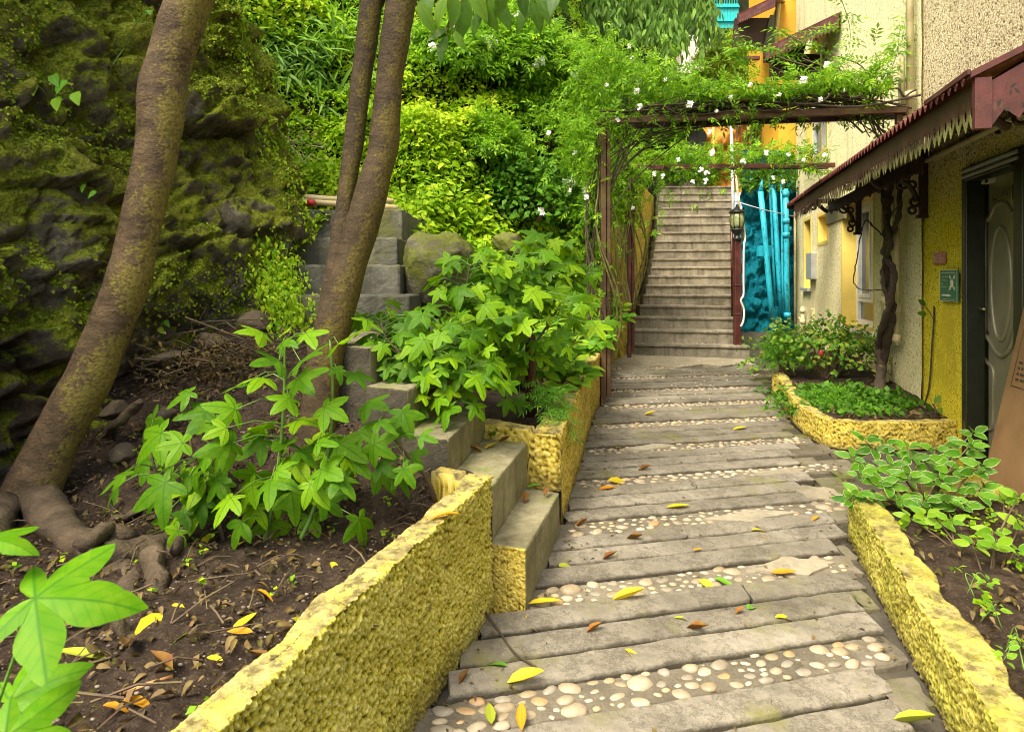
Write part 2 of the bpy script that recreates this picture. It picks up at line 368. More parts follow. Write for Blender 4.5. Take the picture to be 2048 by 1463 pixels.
def plank_mesh(name, x0, x1, yc, w, m, mat, zo=0.0, seed=0, step=.045):
    """one stone plank laid across the ramp; its edges wander and chip"""
    rr = np.random.default_rng(seed); tl_ = rr.uniform(-.002, .010); nst = max(3, int((x1-x0)/step)); xs = np.linspace(x0, x1, nst)
    prof = [(-.5, -.05), (-.5, -.012), (-.46, .0), (-.2, .003), (.15, .002), (.44, -.001), (.5, -.014), (.5, -.05)]
    V = []; nn = len(prof)
    for i, x in enumerate(xs):
        e = fbm(np.array([[x*5, seed*3.1, 0], [x*5, seed*3.1, 9], [x*17, seed, 4], [x*17, seed, 7]]), 3)
        for k, (t, z) in enumerate(prof):
            edge = (e[0]*.002+e[2]*.0038) if k < 3 else (e[1]*.002+e[3]*.0038) if k > 4 else 0
            yq = yc+m*x+t*w+edge
            V.append((x+(rr.uniform(-.012, .012) if i in (0, nst-1) else 0), yq, path_z(yq)+zo+z+(.0025*e[2]+.7*tl_*t if 1 < k < 6 else 0)))
    Fc = [(i*nn+k, i*nn+k+1, (i+1)*nn+k+1, (i+1)*nn+k) for i in range(nst-1) for k in range(nn-1)]
    Fc += [tuple(range(nn)), tuple(reversed(range((nst-1)*nn, nst*nn)))]
    Fc = [tuple(reversed(f)) for f in Fc]
    return mesh_obj(name, V, Fc, mat, path, smooth=False, attrs={'lip': [1, 1, .55, .05, 0, .4, 1, 1]*nst})
rows = [.84, 1.485]+[2.13+.645*k for k in range(9)]+[7.92]
PEB = []; sd_ = 0
def xcross(f, y0, m):
    x = 1.0
    for _ in range(12): x = f(y0+m*x)
    return x
for ri, y0 in enumerate(rows):
    m = slope_m(y0)
    bw = .165 if y0 < 4 else .15
    nxt = rows[ri+1] if ri+1 < len(rows) else None
    PEB.append((y0, m, bw, 8.02 if y0 > 7.8 else None))
    sd_ += 1; plank_mesh('pebble_bed', xcross(XL, y0, m)-.03, min(xcross(XR, y0, m)-.05, 1.95 if y0 > 7.8 else 9), y0, bw-.002, m, M['pebble_bed'], -.013, sd_*7+5)
    if nxt is None: continue
    space = nxt-y0-.5*bw-.5*(.165 if nxt < 4 else .15); m2 = slope_m(nxt); npl = 3 if y0 < 7.2 else 4
    for k in range(npl):
        w = space/npl; yc = y0+.5*bw+w*(k+.5); mm = m+(m2-m)*(k+1)/(npl+1); sd_ += 1
        xl = xcross(XL, yc, mm)-.02+RNG.uniform(0, .03); xp = xcross(XP, yc, mm)+RNG.uniform(-.06, .06); xr = xcross(XR, yc, mm)-.03
        zt = RNG.uniform(-.004, .004)
        if yc < 6.8 and RNG.uniform() < .16 and xp-xl > 1:
            xb = RNG.uniform(xl+.35, xp-.35)
            plank_mesh('plank', xl, xb-.006, yc, w-.019, mm, M['plank'], zt, sd_*7)
            plank_mesh('plank', xb+.006, xp, yc+RNG.uniform(-.006, .006), w-.019, mm, M['plank'], zt+RNG.uniform(-.003, .003), sd_*7+3)
        else: plank_mesh('plank', xl, xp, yc, w-.019, mm, M['plank'], zt, sd_*7)
        # worn paving stones between the planks and the kerb
        x = xp+.014
        while x < xr-.06:
            x2 = min(xr, x+RNG.uniform(.14, .36))
            if xr-x2 < .08: x2 = xr
            plank_mesh('paving_stone', x, x2-.012, yc+RNG.uniform(-.02, .02), w-.02, mm+RNG.uniform(-.05, .05), M['paver'], -.012+RNG.uniform(-.005, .004), int(x*1000)+sd_)
            x = x2
# pebbles set in the cement bands
import bmesh
def pebble_mesh(name, sub, seed, mat):
    bm = bmesh.new(); bmesh.ops.create_icosphere(bm, subdivisions=sub, radius=1); me = bpy.data.meshes.new(name)
    co = np.array([v.co[:] for v in bm.verts]); d = fbm(co*.9+seed*5.1, 2, seed)
    for v, k in zip(bm.verts, d): v.co *= 1+.22*k
    for f in bm.faces: f.smooth = True
    bm.to_mesh(me); bm.free(); me.materials.append(mat); return me
PM = [pebble_mesh('pebble', 2, k, M['pebble']) for k in range(7)]
spots = []
for y0, m, bw, lim in PEB:
    xl = xcross(XL, y0, m)+.05; xr = xcross(XR, y0, m)-.12; xpp = xcross(XP, y0, m)
    if lim: xr = 1.9
    pts = []
    big = 1.0 if y0 < 4.5 else .88
    for _ in range(2600):
        x = RNG.uniform(xl, xr); t = RNG.uniform(-.42, .42)
        if x > xpp and RNG.uniform() < .55: continue
        L = RNG.choice([.022, .030, .037, .044, .052], p=[.12, .22, .28, .24, .14])*big*RNG.uniform(.9, 1.1); Bq = L*RNG.uniform(.55, .8)
        if abs(t)*bw+Bq*.7 > bw*.5: continue
        if all(((x-q[0])/(.88*(L+q[2])))**2+((t*bw-q[1])/(.90*(Bq+q[3])))**2 > 1 for q in pts): pts.append((x, t*bw, L*.86, Bq*.86, RNG.uniform(-.5, .5)))
    for x, t, L, Bq, a in pts: spots.append((x, y0+m*x+t, L, Bq, a+math.atan(m)))
spots.sort(key=lambda s: -s[2]*s[3]/s[1]**2)
SPV = []; SPF = []
bs = pebble_mesh('pebble_low', 1, 3, M['pebble_small']); bco = np.array([v.co[:] for v in bs.vertices]); bfc = np.array([p.vertices[:] for p in bs.polygons])
for i, (x, y, L, Bq, a) in enumerate(spots):
    h = Bq*RNG.uniform(.5, .75); T = Matrix.Translation((x, y, path_z(y)-.013-h*.25+RNG.uniform(-.003, .005))) @ Matrix.Rotation(a, 4, 'Z') @ Matrix.Rotation(RNG.uniform(-.15, .15), 4, 'X') @ Matrix.Diagonal((L, Bq, h, 1))
    if i < 298: inst('pebble', PM[i % 7], T, path)
    else:
        n0 = len(SPV)*len(bco); A = np.array(T); SPV.append(bco @ A[:3, :3].T+A[:3, 3]); SPF.append(bfc+n0)
if SPV: mesh_obj('small_pebbles', np.concatenate(SPV), np.concatenate(SPF), M['pebble_small'], path, True, kind='stuff')
# cement fillets that patch the pebble bands
for (px, py, rx, ry, s) in [(1590, 1130, .16, .075, 1), (1500, 1030, .22, .06, 2), (1300, 893, .18, .06, 3), (1560, 945, .2, .08, 4), (1330, 737, .16, .05, 5), (1640, 985, .12, .12, 6)]:
    c = G(px, py); k = 22
    poly = [(c.x+rx*math.cos(t)*(1+.35*math.sin(3*t+s)*math.cos(5*t)), c.y+ry*math.sin(t)*(1+.3*math.sin(4*t+s))+.2*rx*math.cos(t)) for t in [2*math.pi*i/k for i in range(k)]]
    flat_patch('cement_patch', poly, .0005, M['cement'], path, .03)

# ------------------------------------------------------------------ staircase up the slope
ye = [None, 690, 660, 634, 611, 589, 569, 550, 533, 516, 498.5, 480.5, 463.4, 446, 430, 414, 399.4, 385.5, 372]
xle = [None, 1257, 1263, 1273, 1284, 1291, 1296, 1299, 1305, 1307, 1310, 1312, 1315, 1316, 1316, 1317, 1318, 1320, 1322]
De = [8.7]+[8.7+.30*k-.0025*k*k for k in range(1, 20)]
ze = [path_z(8.85)]+[EYE-(ye[k]-560)/F*De[k] for k in range(1, 19)]
stair = thing('staircase', 'long straight flight of worn concrete steps climbing behind the vine arch', 'staircase', (2.3, 9, ze[0]))
for k in range(1, 19):
    D = De[k]; zl = (xle[k]-1024)/F*D; xr = ((1494 if k == 1 else 1468.5)-1024)/F*D; rot = .36*(1-k/19)
    if k == 1: D += .06
    z0 = ze[k-1]-.03; z1 = ze[k]; back = De[k+1]-D+.06; ns = 26; V = []; prof_n = 8
    for i in range(ns):
        t = i/(ns-1); x = zl+(xr-zl)*t; yf = D+rot*(.5-t)
        e = fbm(np.array([[x*6, k*5., 0], [x*22, k*3., 2], [x*9, k, 5]]), 3)
        ch = -.012*max(0, e[0])-.006*e[1]
        for (y, z) in [(back, z0), (.014, z0), (.014+.002*e[1], z1-.05), (.003-ch, z1-.042), (-.008-ch*.7+.003*e[1], z1-.03), (-.008-ch, z1-.007), (.004-ch, z1+.003*e[2]), (back, z1+.002*e[2])]:
            V.append((x+.0*y, yf+y, z))
    Fc = [(i*prof_n+a, (i+1)*prof_n+a, (i+1)*prof_n+(a+1) % prof_n, i*prof_n+(a+1) % prof_n) for i in range(ns-1) for a in range(prof_n)]
    Fc += [tuple(reversed(range(prof_n))), tuple(range((ns-1)*prof_n, ns*prof_n))]
    mesh_obj('step', V, Fc, M['step'], stair)

# ------------------------------------------------------------------ side steps that turn up the cliff side
side = thing('side_steps', 'short flight of weathered cement steps turning off the ramp towards the mossy cliff', 'steps', (-.2, 3.1, .15))
def block(name, pl, z0, z1, mat, parent, bw=.010, endmat=None):
    b = MB(); b.hexa([Vector((x, y, z0)) for x, y in pl], [Vector((x, y, z1)) for x, y in pl])
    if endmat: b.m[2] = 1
    o = b.build(name, [mat, endmat] if endmat else mat, parent); bevel(o, bw, 2)
    su = o.modifiers.new('dense', 'SUBSURF'); su.subdivision_type = 'SIMPLE'; su.levels = su.render_levels = 5
    for tx_, st_ in ((TX1, .016), (TX2, .007)):
        dm = o.modifiers.new('wear', 'DISPLACE'); dm.texture = tx_; dm.strength = st_; dm.texture_coords = 'GLOBAL'; dm.mid_level = .5
    return o
TX1 = bpy.data.textures.new('wear_large', 'CLOUDS'); TX1.noise_scale = .12; TX1.noise_depth = 4
TX2 = bpy.data.textures.new('wear_small', 'CLOUDS'); TX2.noise_scale = .025; TX2.noise_depth = 2
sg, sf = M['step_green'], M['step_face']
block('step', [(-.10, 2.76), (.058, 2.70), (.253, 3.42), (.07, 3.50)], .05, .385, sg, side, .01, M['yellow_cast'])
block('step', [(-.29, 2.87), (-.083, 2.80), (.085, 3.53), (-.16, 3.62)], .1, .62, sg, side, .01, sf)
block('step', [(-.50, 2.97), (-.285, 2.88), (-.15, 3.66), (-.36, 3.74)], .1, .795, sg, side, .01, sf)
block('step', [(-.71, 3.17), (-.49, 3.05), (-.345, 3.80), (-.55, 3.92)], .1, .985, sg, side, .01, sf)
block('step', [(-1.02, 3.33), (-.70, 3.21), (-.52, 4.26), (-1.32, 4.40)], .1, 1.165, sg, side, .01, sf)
gm = M['step_grey']
fl2 = thing('upper_steps', 'four tall grey concrete steps rising behind the twin trunks below stacked bamboo', 'steps', (-1.2, 4.5, 1.1))
for xl, xr, D, z0, z1 in [(-1.50, -.66, 4.18, .9, 1.402), (-1.60, -.775, 4.5, 1.1, 1.604), (-1.72, -.845, 4.8, 1.3, 1.814), (-1.95, -.86, 5.1, 1.5, 2.057)]:
    block('step', [(xl, D+.06), (xr, D), (xr+.02, D+(.4 if z1 < 2 else 1.3)), (xl, D+(.46 if z1 < 2 else 1.3))], z0, z1, gm, fl2, .012)

# ------------------------------------------------------------------ rough painted kerb walls
def dash_wall(name, label, cat, pts, zbase, ztop, thick, mat, step, amp, cell, seed=0, taper=.0, kind=None, smoothcorner=0, topamp=1.0, parent=None, inner=.35):
    """a low wall swept along pts (its outer foot); grain, chips and a wandering top edge are real relief"""
    pts = [Vector((*p, 0)) for p in pts]; L = [0]
    for a, b in zip(pts, pts[1:]): L.append(L[-1]+(b-a).length)
    nl = int(L[-1]/step)+1; ls = np.linspace(0, L[-1], nl)
    cx = np.interp(ls, L, [p.x for p in pts]); cy = np.interp(ls, L, [p.y for p in pts])
    tx = np.gradient(cx); ty = np.gradient(cy); k = max(1, int(.06/step)); ker = np.ones(2*k+1)/(2*k+1)
    tx = np.convolve(np.pad(tx, k, 'edge'), ker, 'valid'); ty = np.convolve(np.pad(ty, k, 'edge'), ker, 'valid'); tl = np.hypot(tx, ty); tx /= tl; ty /= tl
    nxo, nyo = ty, -tx                            # outward: to the right hand of the direction of travel
    zb = np.array([zbase(x, y) for x, y in zip(cx, cy)]); zt = np.array([ztop(x, y) for x, y in zip(cx, cy)])
    H = float((zt-zb).max()); nh = max(4, int(H/step)); nt = max(3, int(thick/step)); ni = 5
    cols = [];
    for i in range(nh+1): t = i/nh; cols.append((0.0, t, 1.0, 0.0, t))               # (inward, height share, out normal, up normal)
    for i in range(1, nt+1): t = i/nt; cols.append((t, 1.0, 0.0, 1.0, 2.0))
    for i in range(1, ni+1): t = i/ni; cols.append((1.0, 1-t*inner/max(H, inner), -1.0, 0.0, 3.0))
    q = np.array(cols); nc = len(q)
    hh = q[None, :, 1]; inw = q[None, :, 0]*thick*(1+.22*fbm(np.stack([ls*7, ls*0, ls*0+seed], 1), 3)[:, None]*(q[None, :, 0] > .5)); on = q[None, :, 2]; un = q[None, :, 3]
    wander = .009*fbm(np.stack([ls*2.2, ls*0+3, ls*0+seed], 1), 3)[:, None]
    X = cx[:, None]-nxo[:, None]*(inw+taper*hh*(zt-zb)[:, None]); Y = cy[:, None]-nyo[:, None]*(inw+taper*hh*(zt-zb)[:, None])
    Z = zb[:, None]+(zt-zb)[:, None]*hh+wander*hh
    P0 = np.stack([X, Y, Z], 2).reshape(-1, 3)
    d1, d2, idv = worley(P0/cell*[1, 1, .8], seed); f = fbm(P0*14, 3, seed); f2 = fbm(P0/cell*1.7, 2, seed+4)
    rel = np.clip(1.15-d1*1.25+.25*f2+.12*f, 0, 1)
    istop = np.broadcast_to(un, X.shape).ravel(); topw = np.where(istop > .5, .28*topamp, 1.0)
    disp = (amp*(rel-.5)*topw+.006*f*np.where(istop > .5, .7, 1))
    N = np.stack([nxo[:, None]*on, nyo[:, None]*on, un+0*on*X], 2).reshape(-1, 3) if False else np.stack(np.broadcast_arrays(nxo[:, None]*on, nyo[:, None]*on, un+0*X), 2).reshape(-1, 3)
    V = P0+N*disp[:, None]
    top = np.broadcast_to(np.where((q[:, 1] > .985), 1.0, 0.0)[None, :], X.shape).ravel()*(istop > .5)
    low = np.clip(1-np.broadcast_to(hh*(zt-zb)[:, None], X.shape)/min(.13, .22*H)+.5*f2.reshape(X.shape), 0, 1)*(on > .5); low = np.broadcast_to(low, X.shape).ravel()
    rel = np.where(istop > .5, .55+.3*(rel-.5)+.25*f, rel)
    g = grid(nl, nc)
    Fc = [tuple(r) for r in g] if False else None
    V2 = V.reshape(nl, nc, 3)
    o = mesh_obj(name, V, g[:, ::-1].copy(), mat, parent, True, {'relief': rel, 'top': top, 'low': low}, kind=kind)
    me = o.data                                    # close the two ends
    bm = bmesh.new(); bm.from_mesh(me); bm.verts.ensure_lookup_table()
    for j in (0, nl-1):
        vs = [bm.verts[j*nc+i] for i in range(nc)]
        try:
            fce = bm.faces.new(vs if j == 0 else vs[::-1]); fce.smooth = False
        except ValueError: pass
    bmesh.ops.recalc_face_normals(bm, faces=bm.faces)
    bm.to_mesh(me); bm.free()
    if label: tag(o, label, cat)
    return o
wl = lambda y: -.08+(y-2.69)*.353
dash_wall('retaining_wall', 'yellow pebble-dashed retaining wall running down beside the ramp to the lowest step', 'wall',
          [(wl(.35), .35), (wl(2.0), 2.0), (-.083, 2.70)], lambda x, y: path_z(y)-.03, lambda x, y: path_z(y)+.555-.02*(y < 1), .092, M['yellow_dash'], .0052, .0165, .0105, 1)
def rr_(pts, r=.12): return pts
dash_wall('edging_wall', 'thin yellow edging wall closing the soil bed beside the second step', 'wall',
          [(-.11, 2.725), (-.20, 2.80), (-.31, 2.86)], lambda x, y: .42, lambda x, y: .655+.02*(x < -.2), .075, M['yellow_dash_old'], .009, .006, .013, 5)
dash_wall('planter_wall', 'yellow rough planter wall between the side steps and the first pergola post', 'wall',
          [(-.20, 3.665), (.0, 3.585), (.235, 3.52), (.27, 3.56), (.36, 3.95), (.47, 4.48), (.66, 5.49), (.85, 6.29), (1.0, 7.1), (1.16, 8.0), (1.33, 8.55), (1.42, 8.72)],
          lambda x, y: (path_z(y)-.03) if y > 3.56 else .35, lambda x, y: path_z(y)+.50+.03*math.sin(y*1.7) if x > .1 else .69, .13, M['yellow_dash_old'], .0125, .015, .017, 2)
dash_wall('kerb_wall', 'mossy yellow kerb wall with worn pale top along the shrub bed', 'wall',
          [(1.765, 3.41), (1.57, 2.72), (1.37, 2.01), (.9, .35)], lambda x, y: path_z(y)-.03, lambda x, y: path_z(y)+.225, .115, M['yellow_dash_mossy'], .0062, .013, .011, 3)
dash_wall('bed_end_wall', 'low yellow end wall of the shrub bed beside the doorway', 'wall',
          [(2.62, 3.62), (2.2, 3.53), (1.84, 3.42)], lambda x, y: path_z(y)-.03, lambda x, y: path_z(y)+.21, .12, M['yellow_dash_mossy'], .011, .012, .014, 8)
cur = smoothpath([(3.40, 4.955, 0), (2.85, 4.92, 0), (2.52, 4.93, 0), (2.40, 5.08, 0), (2.42, 5.5, 0), (2.52, 5.95, 0), (2.67, 6.5, 0), (2.70, 6.75, 0)], 6)
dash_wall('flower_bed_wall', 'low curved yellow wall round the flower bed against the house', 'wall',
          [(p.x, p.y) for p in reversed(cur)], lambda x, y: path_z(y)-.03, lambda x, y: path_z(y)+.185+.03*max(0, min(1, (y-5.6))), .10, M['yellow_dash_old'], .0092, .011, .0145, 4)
# stringer wall up the stairs in three stepped lengths
sw = thing('stair_wall', 'stepped yellow wall edging the long staircase on the hillside', 'wall', (1.6, 9.2, .4))
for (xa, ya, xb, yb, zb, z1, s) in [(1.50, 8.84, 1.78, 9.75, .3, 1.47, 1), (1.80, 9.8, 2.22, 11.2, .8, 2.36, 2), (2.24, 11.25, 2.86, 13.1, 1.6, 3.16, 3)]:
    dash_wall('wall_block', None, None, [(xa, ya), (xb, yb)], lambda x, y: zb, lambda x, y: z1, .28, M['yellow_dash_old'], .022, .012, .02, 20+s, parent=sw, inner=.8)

# ------------------------------------------------------------------ soil beds
def bed_z(X, Y): return .475+.52*np.maximum(0, Y-2.62-.36*np.clip(-np.asarray(X)-1.2, 0, 1))
nX, nY = 150, 130
V = np.zeros((nX, nY, 3))
for i, x in enumerate(np.linspace(-3.9, -.12, nX)):
    y0 = max(.3, 2.69+(x+.08+.06)/.353) if x > -.95 else .3
    y1 = lerp(x, [-3.9, -2.6, -2.0, -1.35, -.71, -.5, -.29, -.08], [4.7, 4.7, 4.6, 4.1, 3.28, 3.08, 2.96, 2.88])
    V[i, :, 0] = x; V[i, :, 1] = np.linspace(min(y0, y1-.05), y1, nY)
V = V.reshape(-1, 3); V[:, 2] = bed_z(V[:, 0], V[:, 1])+.022*fbm(V*[6, 6, 1], 5)+.008*fbm(V*[40, 40, 1], 2, 4)
mesh_obj('soil', V, grid(nX, nY)[:, ::-1].copy(), M['soil'], None, True, kind='structure')
def soil_patch(name, xf, yr, zf, n=60):
    V = np.zeros((n, n, 3))
    for j, y in enumerate(np.linspace(*yr, n)):
        a, b = xf(y); V[j, :, 0] = np.linspace(a, b, n); V[j, :, 1] = y
    V = V.reshape(-1, 3); V[:, 2] = [zf(x, y) for x, y in V[:, :2]]; V[:, 2] += .02*fbm(V*[7, 7, 1], 4)
    return mesh_obj(name, V, grid(n, n), M['soil'], None, True, kind='structure')
soil_patch('planter_soil', lambda y: (lerp(y, [3.6, 4.3, 5, 6, 9.3], [-.3, -.95, -1.0, -.9, .2]), XL(y)-.09), (3.64, 8.8), lambda x, y: path_z(y)+.43+.16*max(0, XL(y)-.3-x))
soil_patch('bed_soil', lambda y: (1.37+.28*(y-2.01)+.05, 4.4), (.5, 3.47), lambda x, y: path_z(y)+.15+.01*x)
soil_patch('flower_bed_soil', lambda y: (XR(max(y, 5.05))+.08, 2.112+.26*y+.02), (4.99, 8.3), lambda x, y: path_z(y)+.16)

# ------------------------------------------------------------------ hillside
HX = [-7, -3, -.8, 0, .6, 1.2, 1.5, 2.2, 3.0, 4.0, 5, 9, 15]
HY = [4.6, 5.2, 6.2, 6.0, 7.0, 9.0, 9.9, 12.6, 15.2, 16.5, 19, 24, 27]
HZ = [2.2, 1.9, 1.9, 1.1, .98, 1.15, 1.5, 3.1, 4.0, 4.6, 6.0, 7.5, 8]
def hill_pt(X, t):
    """X and distance t behind the foot of the slope -> (Y, z)"""
    Ys = np.interp(X, HX, HY); zb = np.interp(X, HX, HZ)
    z = zb+np.where(t < 0, .55*t, .80*t)+1.05*np.maximum(0, t-1.6)
    return Ys+t, z
SX = [(xle[k]-1024)/F*De[k] for k in range(1, 19)]; SY = De[1:19]
def hill_clear(V):
    lx = np.interp(V[:, 1], SY, SX, left=1.5, right=3.05); m_ = (V[:, 0] > lx-.42) & (V[:, 1] < 13.9) & (V[:, 1] > 8.4)
    V[:, 2] = np.where(m_, np.minimum(V[:, 2], np.interp(V[:, 1], SY, ze[1:19])-.45), V[:, 2]); return V
nX, nT = 230, 125
gxv = np.linspace(-6.5, 15, nX); gt = np.concatenate([np.linspace(-3, 6, 95), np.linspace(6.3, 16, 30)])
X2, T2 = np.meshgrid(gxv, gt, indexing='ij'); T2 = np.where(X2 < 2.1, np.maximum(T2, -.9), T2); Y2, Z2 = hill_pt(X2, T2)
V = np.stack([X2, Y2, Z2], 2).reshape(-1, 3); HN = fbm(V*.55, 4, 3)
V[:, 2] += .30*HN+.07*fbm(V*3, 3); V[:, 1] -= .25*HN
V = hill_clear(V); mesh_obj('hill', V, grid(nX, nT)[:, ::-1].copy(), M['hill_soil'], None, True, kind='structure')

# ------------------------------------------------------------------ mossy cliff
cb = smoothpath([(-3.2, .2, 0), (-2.85, 1.4, 0), (-2.50, 2.4, 0), (-2.36, 3.0, 0), (-2.18, 3.4, 0), (-2.04, 3.75, 0), (-1.78, 4.05, 0), (-1.52, 4.32, 0), (-1.44, 4.75, 0), (-1.72, 5.5, 0), (-2.4, 6.5, 0)], 8)
Lc = np.concatenate([[0], np.cumsum([(b-a).length for a, b in zip(cb, cb[1:])])]); nA, nH = 330, 230
aa = np.linspace(0, Lc[-1], nA); hv = np.linspace(-.2, 4.6, nH)
bx = np.interp(aa, Lc, [p.x for p in cb]); by = np.interp(aa, Lc, [p.y for p in cb])
txx = np.gradient(bx); tyy = np.gradient(by); kk = 15; ker = np.ones(2*kk+1)/(2*kk+1)
txx = np.convolve(np.pad(txx, kk, 'edge'), ker, 'valid'); tyy = np.convolve(np.pad(tyy, kk, 'edge'), ker, 'valid'); tl = np.hypot(txx, tyy)
cnx, cny = tyy/tl, -txx/tl
A2, H2 = np.meshgrid(aa, hv, indexing='ij')
zb0 = bed_z(bx, by)-.05
lean = np.interp(aa/Lc[-1], [0, .45, .7, 1], [.10, .16, .30, .33])[:, None]*H2
CX = bx[:, None]-cnx[:, None]*lean; CY = by[:, None]-cny[:, None]*lean; CZ = zb0[:, None]+H2
PC = np.stack([CX, CY, CZ], 2).reshape(-1, 3)
q = PC @ np.array([[.86, .2, .35], [-.3, .9, .2], [-.4, -.25, .9]])       # tilted bedding
qw = q*[1.2, 1.2, 1.4]+.12*fbm(PC*2, 3)[:, None]; qv = q*[3.4, 3.4, 4.2]+.22*fbm(PC*4, 3)[:, None]
w1, w2, wi, wc = worley(qw, 4, True); v1, v2, vi, vc = worley(qv, 8, True)
def tilt(p_, c_, idv, s): 
    k = np.stack([np.sin(idv*91.7+s), np.sin(idv*57.3+s*2), np.cos(idv*131.1+s)], 1); return ((p_-c_)*k).sum(1)
edge1 = np.clip((w2-w1)/.10, 0, 1); edge2 = np.clip((v2-v1)/.10, 0, 1)
dsp = .15*(wi-.5)+.17*tilt(qw, wc, wi, 1.)+.065*(vi-.5)+.085*tilt(qv, vc, vi, 2.)+.10*fbm(PC*1.3, 3, 7)+.05*fbm(PC*8, 4, 5)+.030*fbm(PC*24, 3, 6)-.11*(1-edge1)**2-.05*(1-edge2)**1.5
hh = H2.ravel(); at = (A2/Lc[-1]).ravel()
dsp -= .16*np.exp(-((hh-.22)/.2)**2)*np.clip((at-.35)/.1, 0, 1)*np.clip((.82-at)/.08, 0, 1)   # undercut above the debris
Nn = np.stack(np.broadcast_arrays(cnx[:, None]+0*H2, cny[:, None]+0*H2, .18+0*H2), 2).reshape(-1, 3)
CV = PC+Nn*dsp[:, None]
cl = mesh_obj('cliff', CV, grid(nA, nH), M['cliff'], None, True); tag(cl, 'tall dark rock face patched with green moss behind the leaning trunk', 'cliff')
CLV = CV.reshape(nA, nH, 3)
# ================================================================== the house
WD = Vector((.26, 1, 0)).normalized(); WN = Vector((-1, .26, 0)).normalized(); UP = Vector((0, 0, 1))
def Wp(D, z, off=0.0): return Vector((2.112+.26*D, D, z))+WN*off
def Q(px, py, off=0.0):
    """place on the house wall (off metres proud of it) seen at a photograph pixel"""
    u = (px-1024)/F; D0 = Vector((2.112, 0, 0))+WN*off
    D = (D0.x-.26*D0.y)/(u-.26)
    return Vector((u*D, D, EYE-(py-560)/F*D))
def wbox(b, D0, D1, z0, z1, o0, o1, m=0):
    b.hexa([Wp(D0, z0, o0), Wp(D0, z0, o1), Wp(D1, z0, o1), Wp(D1, z0, o0)], [Wp(D0, z1, o0), Wp(D0, z1, o1), Wp(D1, z1, o1), Wp(D1, z1, o0)], m); return b
# materials
def m_house(name, near):
    n = NT(name); p = n.pos(); z = n.n('SeparateXYZ', inp={0: p}).outputs[2]
    d = n.noise(p, 48 if near else 40, 3, .55, 1.2); v = n.vor(n.scale(p, (1, 1, 1.25)), 52 if near else 46); e = n.noise(p, 150, 3)
    big = n.noise(p, 1.1, 5, .65); g = n.math('SUBTRACT', d, n.math('MULTIPLY', v, .30))
    if near:
        up = n.ramp(g, [(.16, (.07, .05, .025)), (.27, (.42, .34, .19)), (.40, (.66, .57, .37)), (.6, (.78, .70, .50))])  # roughcast hollows coloured dark, painting in more shade than the bump gives
        dn = n.ramp(g, [(.12, (.16, .125, .012)), (.22, (.52, .42, .022)), (.36, (.68, .56, .035)), (.6, (.76, .65, .08))])
        f = n.math('ADD', n.math('MULTIPLY', n.math('SUBTRACT', z, 1.85), 1.3), n.math('MULTIPLY', n.math('SUBTRACT', big, .5), 2.2), True)
        c = n.mix(f, dn, up); hgt = .016
        smooth = n.math('MULTIPLY', n.ramp(n.noise(p, 2.4, 3), [(.5, 0), (.62, 1)]), n.math('SUBTRACT', 1, f), True)
        g = n.math('MULTIPLY', g, n.math('SUBTRACT', 1, n.math('MULTIPLY', smooth, .8)))
        c = n.mix(n.math('MULTIPLY', smooth, .7), c, (.47, .375, .028))
    else:
        c = n.ramp(g, [(.12, (.26, .21, .09)), (.24, (.66, .60, .33)), (.38, (.80, .74, .46)), (.6, (.85, .80, .57))]); hgt = .012
        f = n.math('SUBTRACT', 1, n.math('MULTIPLY', z, .55), True)
        c = n.mix(n.math('MULTIPLY', f, n.ramp(big, [(.35, 0), (.65, .6)])), c, (.40, .36, .10))
    st = n.noise(n.scale(p, (2.2, 2.2, .25)), 1.6, 5, .7)
    c = n.mix(n.ramp(st, [(.54, 0), (.72, .6)]), c, n.mix(.65, c, (.16, .115, .05)))
    c = n.mix(n.ramp(e, [(.3, .35), (.55, 0)]), c, n.mix(.5, c, (.1, .08, .03)))
    M[name] = n.fin(c, .88, n.bump(g, hgt, .9), spec=.2)
m_house('house_cream', False); m_house('house_yellow', True)
plain('reveal', (.70, .53, .13), .7, var=.08, sc=5, dirt=(.58, .44, .11))
plain('white_frame', (.74, .76, .74), .35, var=.05, dirt=(.58, .59, .53))
plain('sill_white', (.72, .68, .56), .6, var=.1, dirt=(.5, .45, .3))
plain('orange_paint', (.62, .34, .03), .65, var=.08, sc=3, dirt=(.54, .30, .03))
plain('maroon', (.060, .014, .011), .45, var=.35, sc=9, dirt=(.14, .035, .03))
plain('maroon_pale', (.070, .015, .015), .6, var=.5, sc=8, dirt=(.13, .06, .045))
plain('maroon_dark', (.030, .009, .010), .5, var=.4, sc=9)
plain('rust_brown', (.085, .040, .018), .7, var=.4, sc=12, dirt=(.11, .085, .02))
plain('pipe_cream', (.58, .50, .28), .5, var=.12, sc=10, dirt=(.35, .26, .12))
plain('door_frame', (.016, .020, .010), .35, var=.3)
plain('brown_board', (.20, .115, .05), .6, var=.15, sc=5, dirt=(.15, .085, .04))
plain('pale_wood', (.42, .33, .22), .7, var=.2, sc=16)
plain('print_ink', (.035, .025, .018), .6, var=.1)
plain('sign_green', (.022, .15, .075), .35, var=.12, dirt=(.03, .12, .07))
plain('sign_white', (.66, .66, .52), .5, var=.08)
plain('plaque_red', (.34, .11, .09), .45, var=.2, sc=30, dirt=(.45, .22, .17))
plain('brass', (.50, .44, .24), .3, 1.0, var=.1)
plain('grey_metal', (.36, .36, .35), .45, .3, var=.15)
plain('dark_iron', (.025, .03, .028), .4, .2, var=.3)
plain('steel_paint', (.42, .47, .52), .4, .2, var=.15, dirt=(.25, .2, .18))
plain('white_cable', (.74, .72, .66), .5, var=.06)
plain('curtain', (.52, .47, .26), .9, var=.12, sc=30)
plain('dark_room', (.02, .02, .015), .9)
